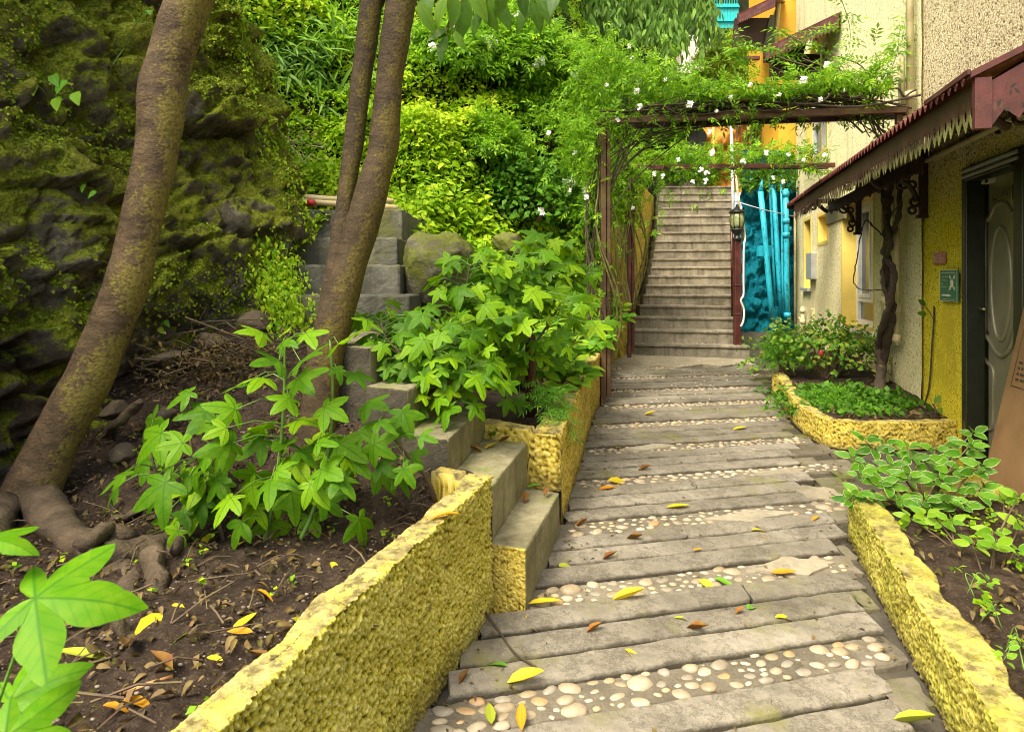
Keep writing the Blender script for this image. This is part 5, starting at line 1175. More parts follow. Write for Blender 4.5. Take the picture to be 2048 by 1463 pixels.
root([(50, 960, 55), (95, 1030, 48), (150, 1078, 42), (205, 1108, 42), (250, 1145, 40), (268, 1200, 34), (268, 1262, 26)], lift=.02)
root([(205, 1108, 30), (285, 1102, 36), (335, 1098, 30), (380, 1125, 26), (398, 1185, 20), (402, 1235, 14)], lift=.01)
root([(300, 1105, 30), (318, 1160, 24), (332, 1215, 16)]); root([(350, 1095, 18), (372, 1062, 14), (372, 1030, 10)])
root([(170, 1085, 24), (215, 1062, 22), (250, 1078, 19), (275, 1085, 13)], lift=.07)
root([(282, 800, 11), (262, 822, 15), (225, 860, 14), (180, 915, 14), (140, 970, 15), (100, 1030, 15)])
root([(225, 1235, 14), (255, 1262, 16), (280, 1290, 11)]); root([(320, 960, 9), (300, 1000, 13), (258, 1030, 15), (225, 1045, 13)])
root([(10, 1010, 40), (-20, 1085, 38), (-30, 1170, 30)])
def crown(parent, c, r, n_, mat, size, tm):
    d = nrm(rnd3(n_)); q = RNG.uniform(.35, 1, (n_, 1))**.5; pos = np.array(c)+d*q*np.array(r); pos += .25*np.stack([fbm(pos*.9, 2, s_) for s_ in (1, 2, 3)], 1)
    return scatter('crown', tm, pos, rnd3(n_)+[0, 0, -.8], rnd3(n_, .5)+[0, 0, 1], RNG.uniform(.7, 1.25, n_)*size, LM[mat], parent)
TO = t_ovate(.24); TD = t_diamond(.30); TDw = t_diamond(.36); TL = t_ovate(.09, (0, .3, .65, 1), (.3, 1, .8, 0), .1, .3)
crown(tree, (-1.7, 1.5, 6.3), (2.4, 2.0, 1.0), 320, 'dark', .26, TD)
twin = thing('tree', 'dark twin trunked tree rising beside the grey steps', 'tree', tuple(P(634, 880, 3.2)))
trunk('trunk', [(628, 915, 3.17, 44), (634, 870, 3.2, 40), (642, 790, 3.22, 36), (656, 690, 3.25, 35), (682, 594, 3.3, 35), (711, 496, 3.35, 32), (739, 399, 3.38, 33), (755, 340, 3.4, 30), (767, 290, 3.42, 29), (778, 171, 3.44, 27.5), (787, 100, 3.45, 28), (799, 20, 3.46, 30), (808, -60, 3.46, 32), (820, -400, 3.4, 26)], M['bark_dark'], twin, ringamp=.03)
trunk('trunk', [(650, 655, 3.27, 20), (668, 560, 3.32, 21), (680, 480, 3.38, 20), (691, 399, 3.42, 18), (705, 300, 3.45, 19.5), (713, 240, 3.46, 20), (721, 171, 3.47, 20), (731, 100, 3.48, 21), (741, 20, 3.48, 23), (752, -60, 3.48, 23), (740, -400, 3.45, 18)], M['bark_dark'], twin, 18, ringamp=.03)
br = MB(); br.tube(smoothpath([P(812, -330, 3.5), P(900, -120, 3.45), P(1000, -42, 3.4), P(1080, -12, 3.4), P(1150, -8, 3.4)]), [.03]*7+[.018]*7+[.010]*11, 8); br.build('branch', M['stem_brown'], twin, True)
crown(twin, (-.2, 2.4, 6.6), (1.6, 1.5, .7), 220, 'dark', .24, TD)
HL = [leaf_mesh('leaf', t_ovate(.20, (0, .15, .38, .62, .85, 1), (.05, .62, 1, .95, .5, 0), .2, .25), LM['hang'])]
tw_ = MB()
for (x, y, tx_, ty_) in [(838, 2, 862, 56), (893, -12, 868, 42), (932, -6, 925, 66), (972, 6, 940, 58), (958, -20, 984, 48), (985, -8, 1020, 46), (1066, 2, 1030, 54), (1062, 0, 1085, 52), (1078, -8, 1100, 34), (893, 58, 858, 73), (893, 72, 876, 113), (908, 62, 925, 94), (1108, -22, 1130, 16), (905, -20, 912, 40), (1010, -30, 1000, 24), (860, -26, 846, 30), (944, -34, 962, 30), (1040, -30, 1050, 22), (1120, -26, 1098, 16)]:
    D = 3.4+random.uniform(-.15, .15); a, t = P(x, y, D), P(tx_, ty_, D-random.uniform(0, .06)); L = (t-a).length
    put_leaf(HL, a, t-a, Vector((random.uniform(-.8, .8), -1, .35)), L*1.12, twin)
    A = P(x*.75+250, -30, 3.4); tw_.tube([A, (A+a)/2+Vector((0, 0, .01)), a], .0028, 4)
tw_.tube([P(905, -20, 3.4), P(900, 30, 3.4), P(893, 74, 3.4)], .003, 4); tw_.build('twig', M['stem_brown'], twin, kind='stuff')

# ------------------------------------------------------------------ hillside cover
def hill_surf(X, T):
    T = np.where(X < 2.1, np.maximum(T, -.9), T); Y, Z = hill_pt(X, T); p_ = np.stack([X, Y, Z], 1); h = fbm(p_*.55, 4, 3); k = .07*fbm(p_*3, 3); p_[:, 2] += .30*h+k; p_[:, 1] -= .25*h; return p_
def hit(px, py):
    X0 = (px-1024)/F
    for D in np.arange(4.5, 27, .05):
        Ys = np.interp(X0*D, HX, HY); y, z = hill_pt(np.array([X0*D]), np.array([D-Ys]))
        if z[0] > EYE-(py-560)/F*D: return D
    return 24.0
NC = 88000
X = RNG.uniform(-4.5, 6.5, NC*4); T = RNG.uniform(-.5, 6.5, NC*4); pos = hill_surf(X, T)
pxs = 1024+F*pos[:, 0]/pos[:, 1]; pys = 560-F*(pos[:, 2]-EYE)/pos[:, 1]
keep = (pxs > 380) & (pxs < 1620) & (pys > -120) & (pys < 700) & (RNG.uniform(0, 1, len(X)) < np.clip((7.0/pos[:, 1])**1.3, .12, 1)) & ~((pos[:, 0] > 1.2+.3*(pos[:, 1]-9)) & (pos[:, 1] < 14.8))
pos = pos[keep][:NC]; n_ = len(pos)
lump = fbm(pos*1.35, 3, 21); hgt = .06+.42*np.clip(lump+.25, 0, 1.2)
nd = np.array([.05, -.62, .78]); pos = pos+nd*(hgt*RNG.uniform(.1, 1, n_)**.6)[:, None]
zone = fbm(pos*.8, 3, 31)
tint = np.clip(.56+.42*zone+RNG.normal(0, .16, n_)+.12*lump, 0, 1)
tip = rnd3(n_, .75)+np.array([.0, -.65, -.35]); nor = rnd3(n_, .45)+np.array([0, -.35, 1])
sz = RNG.uniform(.04, .082, n_)*(1+.35*np.clip(zone, -1, 1))
scatter('hillside_undergrowth', t_diamond(.34, .14, .18), pos, tip, nor, sz, LM['cover'], None, 'stuff', tint)
# taller stalks that lift bright leaves above the cover in the lower slope
ns_ = 620; X = RNG.uniform(-1.0, 1.3, ns_); T = RNG.uniform(-.6, 1.2, ns_); ps = hill_surf(X, T); sp_ = []; st_ = []; sb = MB()
for p0 in ps:
    h = RNG.uniform(.25, .55); top = Vector(p0)+Vector((RNG.uniform(-.08, .08), RNG.uniform(-.15, .02), h)); sb.tube([Vector(p0), top], [.005, .003], 3, cap=False)
    for k in range(9):
        t = .35+.65*k/8; sp_.append(Vector(p0).lerp(top, t)); a = k*2.4; st_.append((math.cos(a), math.sin(a)-.2, -.25))
sb.build('hillside_stalks', M['stem_green'], None, kind='stuff')
n_ = len(sp_); scatter('hillside_nettles', t_ovate(.30, (0, .3, .65, 1), (.1, 1, .75, 0), .12, .25), np.array(sp_), np.array(st_)+rnd3(n_, .25), rnd3(n_, .3)+[0, -.3, 1], RNG.uniform(.07, .12, n_), LM['cover'], None, 'stuff', np.clip(RNG.normal(.66, .16, n_), 0, 1))
# long bladed grass on the upper slope, dead stalks
def blades(name, cx, cy, sx, sy, n_, L, mat, droop=.9):
    pp = []; tt = []
    for _ in range(n_):
        px, py = RNG.normal(cx, sx), RNG.normal(cy, sy); D = hit(px, py+25)-.15; pp.append(P(px, py, D)); tt.append((RNG.normal(.25, .5), RNG.normal(-.5, .3), RNG.normal(-.4, .4)))
    return scatter(name, t_ovate(.05, (0, .3, .65, 1), (.4, 1, .8, 0), .15, .35), np.array(pp), np.array(tt), rnd3(n_, .4)+[0, -.4, 1], RNG.uniform(.6, 1.2, n_)*L, mat, None, 'stuff')
blades('slope_grass', 540, 120, 75, 45, 520, .34, LM['willow']); blades('slope_grass', 470, 60, 40, 50, 200, .34, LM['jas']); blades('slope_grass', 660, 60, 60, 40, 260, .28, LM['jas'])
db = MB()
for _ in range(110):
    px, py = RNG.normal(570, 45), RNG.normal(285, 28); D = hit(px, py)-.12; A = P(px, py, D); db.tube([A, A+Vector((RNG.normal(0, .16), -.03, RNG.normal(0, .08)))], .004, 3, cap=False)
db.build('dry_stalks', M['pale_wood'], None, kind='stuff')

# ------------------------------------------------------------------ shrubs one can tell apart on the slope
def flower_mesh(seed):
    rr = random.Random(seed); b = MB()
    for k in range(rr.randint(7, 11)):
        c = Vector((rr.uniform(-.5, .5), rr.uniform(-.4, .4), rr.uniform(-.45, .45))); nv = Vector((rr.gauss(0, .5), -1, rr.gauss(.4, .5))).normalized(); u = nv.orthogonal().normalized(); v = nv.cross(u)
        for j in range(5):
            a = 2*math.pi*j/5+k; d = u*math.cos(a)+v*math.sin(a); e = u*math.cos(a+1.57)+v*math.sin(a+1.57)
            b.add([c, c+d*.24+e*.12+nv*.05, c+d*.40, c+d*.24-e*.12+nv*.05], [(0, 1, 2, 3)])
    me = bpy.data.meshes.new('flower_cluster'); me.from_pydata(b.v, [], b.f); me.materials.append(M['petal']); return me
FM = [flower_mesh(k) for k in range(5)]
def cluster(pos, size, parent):
    Mx = Matrix.Rotation(random.uniform(-.6, .6), 4, 'Y') @ Matrix.Diagonal((size, size, size, 1)); Mx.translation = Vector(pos); return inst('flower_cluster', random.choice(FM), Mx, parent)
def mound(name, label, cat, c, r, n_, tm, size, mat, flowers=0, group=None, stems=5, up=.5, lumps=1.0):
    c = Vector(c); t = thing(name, label, cat, tuple(c-Vector((0, 0, r[2]*.7))), group)
    d = nrm(rnd3(n_)); d[:, 2] = np.where(d[:, 2] < -.3, -d[:, 2], d[:, 2]); d = nrm(d)
    q = (1+.34*lumps*fbm(d*2.3+c.x, 3, 5))*RNG.uniform(.45, 1.03, n_)**.55; pos = np.array(c)+d*q[:, None]*np.array(r)
    scatter('foliage', tm, pos, d*.6+rnd3(n_, .6)+[0, -.15, -.15], d*.7+rnd3(n_, .35)+[0, -.2, up], RNG.uniform(.7, 1.25, n_)*size, LM[mat], t)
    b = MB()
    for k in range(stems):
        e = Vector(d[k])*.6; b.tube([c-Vector((random.uniform(-.1, .1), 0, r[2]*.8)), c+Vector((e.x*r[0]*.5, e.y*r[1]*.5, -.1)), c+Vector((e.x*r[0], e.y*r[1], abs(e.z)*r[2]))], [.018, .012, .005], 5)
    b.build('stem', M['stem_brown'], t, kind='stuff')
    for k in range(flowers):
        a = d[RNG.integers(0, n_)]; a = np.array([a[0], -abs(a[1]), a[2]]); cluster(c+Vector(a*np.array(r)*1.04), RNG.uniform(.07, .12), t)
    return t
SPG = t_sprig(7, .18, .38, 1); SPG2 = t_sprig(9, .16, .30, 2)
for (px, py, off, r, n_, tm, size, mat, fl, lab) in [
    (1075, 235, .1, (.95, .6, .75), 2300, SPG, .20, 'jas', 9, 'bright jasmine mound with white blooms in the middle of the slope'),
    (1010, 140, .0, (.95, .6, .65), 1900, SPG, .21, 'jas', 7, 'pale flowering jasmine mound higher up behind the twin trunks'),
    (1160, 330, .2, (.62, .45, .62), 1500, SPG, .19, 'jas', 6, 'jasmine bush with white blooms just behind the arch post'),
    (1050, 415, .1, (.75, .45, .52), 2100, TDw, .085, 'dark', 3, 'dark ivy clad hump low on the slope behind the planter'),
    (1140, 470, .3, (.42, .3, .42), 1300, TDw, .085, 'dark', 2, 'shadowy dark ivy bush beside the rusty arch post'),
    (900, 130, .1, (.7, .5, .5), 1300, SPG, .20, 'jas', 4, 'jasmine bush at the top edge beside the thicker twin trunk'),
    (1180, 165, .0, (1.1, .6, .6), 2000, SPG, .22, 'jas', 5, 'flowering jasmine bank below the drooping willow'),
    (1310, 285, -.3, (.85, .5, .62), 1700, TD, .10, 'cover_i', 2, 'bright leafy bush seen under the arch above the stairs'),
    (960, 300, .05, (.55, .4, .35), 900, SPG, .17, 'jas', 0, 'low fresh green shrub without flowers on the middle of the slope'),
    (1460, 150, .0, (.9, .5, 1.0), 1500, SPG, .22, 'yellow', 0, 'yellow green bush below the turquoise gate'),
    (1390, 200, .0, (.8, .5, .6), 1200, SPG, .22, 'jas', 3, 'pale leafy bush beside the distant grey steps')]:
    if mat == 'cover_i':
        LM['cover_i'] = leaf_mat('bush_leaf', [(.06, .22, .014), (.13, .34, .02), (.26, .46, .03)], tw=.42, trans=(.35, .62, .04))
    D = hit(px, py)-off; D = min(D, 16.5)
    mound('shrub', lab, 'shrub', P(px, py, D), r, n_, tm, size, mat, fl)
mound('shrub', 'bright green bush behind the maroon railing bars', 'shrub', P(1540, 300, 13.45), (.55, .25, .65), 900, TDw, .13, 'cover_i', 0)
mound('shrub', 'dark leafy tuft hanging at the head of the long stairs', 'shrub', P(1385, 345, 13.9), (.5, .35, .3), 700, SPG, .2, 'dark', 0)
# drooping willow-like tree at the top
wt = thing('tree', 'willow like tree with long drooping leaves at the top of the slope', 'tree', (2.2, 16.0, 6.0))
b = MB(); b.tube(smoothpath([(2.35, 15.6, 5.2), (2.3, 15.4, 7.2), (2.7, 15.3, 9.5), (3.1, 15.2, 11.5)]), .11, 9)
for e in [(1.2, 14.8, 9.2), (4.4, 15.0, 9.6), (3.4, 14.4, 9.0), (2.0, 14.3, 9.4)]: b.tube(smoothpath([(2.5, 15.4, 7.4), ((2.5+e[0])/2, 15.0, 8.9), e]), .05, 6)
b.build('trunk', M['bark_dark'], wt, True)
pp = []; tt = []
for _ in range(230):
    px, py = RNG.uniform(1090, 1425), RNG.uniform(-90, 70); D = RNG.uniform(14.0, 16.2); p0 = P(px, py, D); L = RNG.uniform(.7, 1.5)*(1 if py < 20 else .65); dx = RNG.normal(0, .18)
    for k in range(22):
        t = k/21; pp.append(p0+Vector((dx*t+RNG.normal(0, .06), RNG.normal(0, .06), .3*t-L*t*t))); tt.append((RNG.normal(0, .35), RNG.normal(-.1, .3), -1))
n_ = len(pp); scatter('crown', t_ovate(.13, (0, .3, .65, 1), (.2, 1, .75, 0), .1, .15), np.array(pp), np.array(tt), rnd3(n_, .6)+[0, -1, .3], RNG.uniform(.16, .30, n_), LM['willow'], wt)

# ------------------------------------------------------------------ vine over the pergola
vine = thing('climbing_vine', 'white flowering jasmine vine smothering the iron pergola', 'vine', (.9, 6.35, .4))
def cloud(n_, fn): return np.array([fn() for _ in range(n_)])
U = RNG.uniform; Nn_ = RNG.normal
def front():
    t = U(-.10, .93); edge = 1-.55*max(0, (t-.62)/.31); x = .82+2.7*t; y = 6.35-.47*t+Nn_(0, .25); h = (.10+.66*(.55+.45*math.sin(2.2+t*4.6))*max(.05, edge))*U(0, 1)**.62
    h = max(h, .14)
    return (x+Nn_(0, .05), y, 3.09+h)
def frontlow():
    t = U(-.12, .10); return (.82+2.7*t+Nn_(0, .05), 6.3+Nn_(0, .18), 3.05-abs(Nn_(0, .16)))
def leftside():
    y = U(6.2, 8.9); return (lerp(y, [6.2, 8.9], [.55, 1.4])+Nn_(0, .22), y, 3.15-abs(Nn_(0, .38))+U(0, .35))
def rear():
    t = U(0, 1)**.9; return (1.5+2.75*t+Nn_(0, .08), 8.85+Nn_(0, .16), 3.22-abs(Nn_(0, .24))*(1.2 if t < .5 else .8)+U(0, .18))
def postveil():
    z = U(1.3, 3.0); return (.86+Nn_(0, .13)+(-.05), 6.35+Nn_(0, .16), z)
def rearveil():
    return (1.45+abs(Nn_(0, .22)), 8.9+Nn_(0, .25), 3.0-U(0, 1.15)*U(0.2, 1))
pos = np.concatenate([cloud(1750, front), cloud(110, frontlow), cloud(1000, leftside), cloud(950, rear), cloud(150, postveil), cloud(150, lambda: (.82+2.6*U(0, 1), 6.3+Nn_(0, .14)-.2, 3.06-U(0, .16)*U(0, 1))), cloud(260, rearveil)]); n_ = len(pos)
scatter('foliage', t_sprig(7, .17, .40, 3), pos, rnd3(n_, .8)+[0, -.2, -.05], rnd3(n_, .5)+[0, -.35, 1], U(.08, .15, n_), LM['jas'], vine)
# shoots that run up the house wall
pp = []; tt = []; sb = MB()
for (pts) in [[(1690, 215), (1720, 160), (1760, 130), (1800, 90), (1812, 30)], [(1720, 215), (1755, 180), (1790, 120), (1800, 60)], [(1640, 175), (1690, 120), (1700, 60), (1680, -10)], [(1700, 190), (1650, 110), (1600, 85), (1560, 60)], [(1600, 150), (1560, 105), (1500, 95), (1460, 100)], [(1740, 215), (1775, 170), (1805, 160)], [(1580, 120), (1630, 70), (1670, 55)], [(1500, 130), (1480, 110), (1465, 70)], [(1745, 235), (1765, 270), (1775, 290)], [(1600, 330), (1640, 345), (1680, 350), (1660, 380)]]:
    q = smoothpath([P(x, y, 5.95+U(-.15, .15) if y < 300 else 8.6) for x, y in pts], 8); sb.tube(q, .004, 4, cap=False)
    for p0 in q[::1]:
        for s_ in (-1, 1): pp.append(p0); tt.append((s_*U(.4, 1), U(-.6, .2), U(-.3, .5)))
sb.build('shoot', M['stem_green'], vine, kind='stuff'); n_ = len(pp)
scatter('foliage', t_sprig(5, .2, .42, 5), np.array(pp), np.array(tt), rnd3(n_, .4)+[0, -.5, 1], U(.08, .14, n_), LM['jas'], vine)
sb = MB()
for k in range(54):                                   # woody tangle lying on the beams
    t0, t1 = sorted((U(0, 1), U(0, 1))); a0 = U(0, .3)
    sb.tube(smoothpath([(.82+2.75*t, 6.36-.46*t+.12*math.sin(5*t+k)+a0-.15, 3.07+.05*math.sin(7*t+k*1.3)+U(0, .10)) for t in np.linspace(t0, t1, 6)], 4), U(.005, .011), 5, cap=False)
for k in range(22):                                   # fan of stems near the house
    A = (3.3+U(-.1, .15), 5.95, 3.0+U(-.25, .05)); B_ = (3.45-U(.1, 1.3), 5.9+U(-.1, .3), 3.15+U(0, .45)); m_ = ((A[0]+B_[0])/2+U(-.1, .1), 5.95, (A[2]+B_[2])/2+U(.05, .2)); sb.tube(smoothpath([A, m_, B_], 6), U(.004, .009), 5, cap=False)
sb.build('woody_tangle', M['vine_bark'], vine, True, kind='stuff')
for k in range(15):                                   # stems climbing the first post
    ph = U(0, 6.28); r0 = U(.06, .22); zt = U(2.3, 3.05); tt_ = np.linspace(0, 1, 9)
    pts = [(.86+(r0*math.sin(3.2*t+ph))*(.25+1.0*math.sin(math.pi*min(1, t*1.15)))+.02*math.sin(k), 6.34+r0*.7*math.cos(2.7*t+ph)*(.3+math.sin(math.pi*min(1, t*1.1))), .62+(zt-.62)*t) for t in tt_]
    b = MB(); b.tube(smoothpath(pts, 6), [U(.010, .016)*(1-.45*i/48) for i in range(49)], 6); b.build('vine_stem', M['vine_olive' if k % 3 else 'vine_bark'], vine, True)
for k in range(9):
    ph = U(0, 6.28); r0 = U(.06, .2); pts = [(1.62+r0*math.sin(3.5*t+ph)*(.3+.9*math.sin(math.pi*t)), 8.8+r0*.6*math.cos(3*t+ph), 1.1+1.8*t) for t in np.linspace(0, 1, 8)]
    b = MB(); b.tube(smoothpath(pts, 6), .011, 6); b.build('vine_stem', M['vine_olive'], vine, True)
for k in range(16):                                   # stems arching from the post to the front beam
    A = (.9, 6.33, U(2.1, 2.75)); B_ = (U(1.1, 2.3), 6.25, 3.0); m_ = (.95+(B_[0]-.9)*.35, 6.32, (A[2]+3.0)/2+U(.0, .12)); b = MB(); b.tube(smoothpath([A, m_, B_], 7), U(.004, .007), 5); b.build('vine_stem', M['vine_bark'], vine, True)
for (x, y, D, s_) in [(1272, 183, 6.05, 1.3), (1280, 214, 6.02, 1.1), (1378, 209, 5.95, 1.5), (1258, 92, 6.2, .9), (1605, 160, 5.75, 1.5), (1652, 130, 5.8, 1.3), (1463, 195, 6.0, .9), (1432, 222, 5.95, .7), (1096, 266, 6.2, 1.0), (1150, 306, 6.4, .9), (1172, 395, 6.3, 1.1), (1140, 380, 6.5, .9), (1308, 347, 8.5, 1.2), (1326, 352, 8.5, 1.0), (1420, 264, 8.5, 1.1), (1424, 306, 8.5, 1.5), (1487, 323, 8.4, 1.2), (1532, 305, 8.4, 1.3), (1576, 309, 8.4, 1.0), (1474, 398, 8.4, 1.3), (1546, 355, 8.4, 1.0), (1566, 364, 8.4, 1.0), (1606, 320, 8.3, .9), (1402, 340, 8.4, 1.2), (1414, 346, 8.4, 1.2), (1412, 362, 8.4, 1.2), (1265, 416, 8.6, 1.0), (1386, 364, 8.45, 1.0), (1640, 200, 5.8, 1.0), (1212, 170, 6.2, .9), (1330, 160, 6.0, .8), (1500, 170, 5.9, .9), (1558, 190, 5.85, .8), (1235, 240, 6.1, .9), (1356, 320, 8.4, 1.0), (1650, 310, 8.3, 1.0), (1690, 180, 5.75, .8)]:
    cluster(P(x, y, D-.1), .040*s_*(D/6.6)**.4, vine)

# ------------------------------------------------------------------ old vine stem on the house wall
wv = thing('climbing_vine', 'old twisted woody vine stem climbing the cream wall from the flower bed', 'vine', tuple(Q(1752, 835, .25)))
def wst(pts, r, mat='vine_bark', off=.12, name='stem'):
    c = smoothpath([Q(x, y, off+(.12 if y > 760 else 0)+o_) for x, y, o_ in pts], 7); b = MB(); m_ = len(c); b.tube(c, [r*(1-.35*i/m_)*(1+.18*math.sin(i*1.7)) for i in range(m_)], 9); V = np.array(b.v); V += .010*np.stack([fbm(V*16, 3, s_) for s_ in (1, 2, 3)], 1); return mesh_obj(name, V, b.f, M[mat], wv, True)
wst([(1750, 838, .1), (1758, 780, .05), (1764, 725, 0), (1778, 660, 0), (1782, 600, .02), (1772, 545, 0), (1776, 490, 0), (1774, 430, .02), (1780, 370, 0)], .050)
wst([(1763, 735, .02), (1756, 690, .05), (1768, 640, .08), (1784, 590, .06), (1786, 540, .05), (1768, 500, .06), (1790, 455, .03), (1800, 405, 0), (1796, 350, 0)], .032)
wst([(1780, 610, .05), (1768, 570, .08), (1766, 530, .07), (1782, 480, .08), (1768, 420, .03), (1764, 350, 0)], .024)
for pts in [[(1772, 475, .05), (1745, 452, .15), (1730, 441, .2), (1722, 470, .2), (1713, 520, .2), (1707, 555, .2), (1716, 575, .2), (1740, 580, .15), (1772, 580, .05)], [(1782, 430, .02), (1800, 400, .05), (1790, 340, .02)], [(1775, 400, .02), (1760, 345, .02), (1770, 280, .03)]]: wst(pts, .007, 'vine_bark', .1, 'tendril')
cs = thing('climber', 'dead thin creeper stem stuck to the yellow wall beside the sign', 'plant', tuple(Q(1845, 850, .02)))
b = MB(); b.tube(smoothpath([Q(x, y, .015) for x, y in [(1842, 848), (1848, 812), (1857, 780), (1862, 730), (1864, 690), (1868, 640), (1868, 612)]]), .007, 5); b.tube([Q(1868, 640, .015), Q(1858, 622, .02), Q(1851, 612, .03)], .004, 4); b.tube(smoothpath([Q(1846, 856, .05), Q(1866, 840, .06), Q(1872, 822, .06), Q(1866, 808, .05)]), .008, 5); b.build('stem', M['vine_bark'], cs, True)
LO = [leaf_mesh('leaf', t_ovate(.26), LM['hang'])]
for (x, y, a) in [(1851, 611, 2.5), (1853, 628, 3), (1856, 812, -2), (1868, 806, 1), (1872, 822, .3), (1862, 822, 2.2)]: put_leaf(LO, Q(x, y, .05), Vector((math.cos(a), -.3, math.sin(a))), (-.5, -1, .3), .09, cs)

# ------------------------------------------------------------------ palmate leaved plants
PL = [leaf_mesh('leaf', t_palm2(k, droop=.08+.10*k), LM['palm']) for k in range(5)]+[leaf_mesh('leaf', t_palm2(9, ((-60, .8), (0, 1.0), (60, .8)), .3), LM['palm']), leaf_mesh('leaf', t_palm2(12, ((-120, .6), (-60, .95), (0, .9), (60, .7), (120, .4)), .45), LM['palm'])]
def palm_leaf(pos, size, parent, node, outward, sb, face=1.0):
    """pos: centre of the blade; petiole runs back to the node"""
    size *= U(.78, 1.2); tip = Vector(outward)*.75+Vector((U(-.4, .4), -.35*face, -U(.2, 1.0))); nor = Vector((U(-.5, .5), -.62*face+U(-.4, .4), .75+U(-.35, .25)))
    y = tip.normalized(); base = Vector(pos)-y*size*.28
    put_leaf(PL, base, tip, nor, size, parent); sb.append((Vector(node), base))
def petioles(sb, parent, r=.0028, mat='stem_green'):
    b = MB()
    for a, c in sb: b.tube([a, (a+c)/2+Vector((0, 0, .02)), c], [r, r*.8, r*.7], 4, cap=False)
    b.build('petiole', M[mat], parent, True, kind='stuff')
pf = thing('plant', 'large shrub of bright lobed leaves in the soil bed behind the yellow retaining wall', 'plant', (-1.25, 2.55, .5))
zl = lambda X, Y: (200+X/2.926, 600+Y/2.926)
stems = {0: [(470, 1235, 2.62), (462, 1150, 2.6), (430, 1020, 2.58), (385, 900, 2.55), (380, 830, 2.55)], 1: [(500, 1210, 2.62), (530, 1080, 2.58), (555, 950, 2.55), (568, 800, 2.52), (570, 690, 2.5)],
         2: [(505, 1205, 2.62), (600, 1080, 2.55), (650, 940, 2.6), (665, 800, 2.6), (660, 680, 2.62)], 3: [(872, 1005, 2.78), (850, 950, 2.72), (800, 890, 2.66), (770, 840, 2.66)], 4: [(470, 1235, 2.62), (400, 1120, 2.62), (330, 1000, 2.6), (300, 900, 2.6)]}
SP_ = {}
for k, v in stems.items():
    q = smoothpath([P(*p_) for p_ in v], 6); SP_[k] = q; b = MB(); b.tube(q, [.011*(1-.6*i/len(q)) for i in range(len(q))], 7); b.build('stem', M['stem_brown' if k in (0, 3, 4) else 'stem_green'], pf, True)
b = MB(); b.tube(smoothpath([P(545, 1222, 2.58), P(500, 1200, 2.6), P(445, 1178, 2.6), P(430, 1155, 2.6)]), .010, 6); b.tube(smoothpath([P(530, 1195, 2.6), P(600, 1120, 2.62), P(680, 1070, 2.66)]), .009, 6); b.build('stem', M['stem_brown'], pf, True)
allp = [p_ for q in SP_.values() for p_ in q[len(q)//3:]]
def nearest(p_, up=.05): return min(allp, key=lambda s_: (s_-p_).length+(.15 if s_.z > p_.z+up+.1 else 0))
lst = [(100, 1040, 220), (300, 820, 250), (310, 1110, 265), (560, 655, 200), (740, 620, 230), (800, 500, 200), (540, 1060, 255), (430, 840, 180), (720, 850, 220), (905, 840, 225), (920, 180, 195), (1060, 260, 170), (1080, 185, 150), (1010, 345, 210), (1220, 210, 160), (1400, 240, 200), (1200, 330, 240), (1200, 700, 255), (1080, 590, 160), (985, 1090, 265), (1150, 960, 200), (730, 1190, 190), (800, 1345, 200), (1130, 1180, 205), (1425, 1060, 200), (1440, 860, 230), (1345, 1200, 180), (1540, 1330, 215), (1665, 1040, 215), (1640, 870, 170), (1550, 785, 190), (1840, 920, 180), (1900, 800, 170), (1790, 690, 160), (1590, 600, 160), (1660, 720, 150), (1760, 770, 170), (560, 1200, 210), (470, 1280, 170), (350, 1340, 160), (430, 1380, 160), (880, 1250, 220), (1240, 1300, 200), (1260, 1110, 190), (1000, 1350, 180), (660, 1090, 190), (1330, 1000, 180), (930, 740, 190), (700, 760, 180), (1350, 640, 170), (1400, 420, 150), (1520, 450, 180), (1180, 480, 200), (930, 455, 180), (1050, 1000, 170), (860, 1130, 190), (600, 940, 170), (1300, 830, 190), (1100, 830, 180), (1500, 950, 170)]
sb = []; ctr = P(560, 960, 2.55)
for i, (x, y, w) in enumerate(lst):
    px, py = zl(x, y); D = 2.42+.12*math.sin(i*2.3)+(.16 if px > 700 else 0)+(.1 if y > 1180 and i > 36 else 0); p_ = P(px, py, D); o_ = (p_-ctr); o_.y *= .3
    palm_leaf(p_, w/2.926*D/F*.90, pf, nearest(p_), o_.normalized() if o_.length > .01 else Vector((0, 0, -1)), sb)
for i in range(125):
    px, py = RNG.normal(520, 130), RNG.normal(1000, 75); D = U(2.5, 2.85); p_ = P(px, py, D); o_ = (p_-ctr).normalized()
    if p_.z < bed_z(p_.x, p_.y)+.12 or px > 820: continue
    palm_leaf(p_, U(.09, .135), pf, nearest(p_), o_, sb, .7)
petioles(sb, pf)
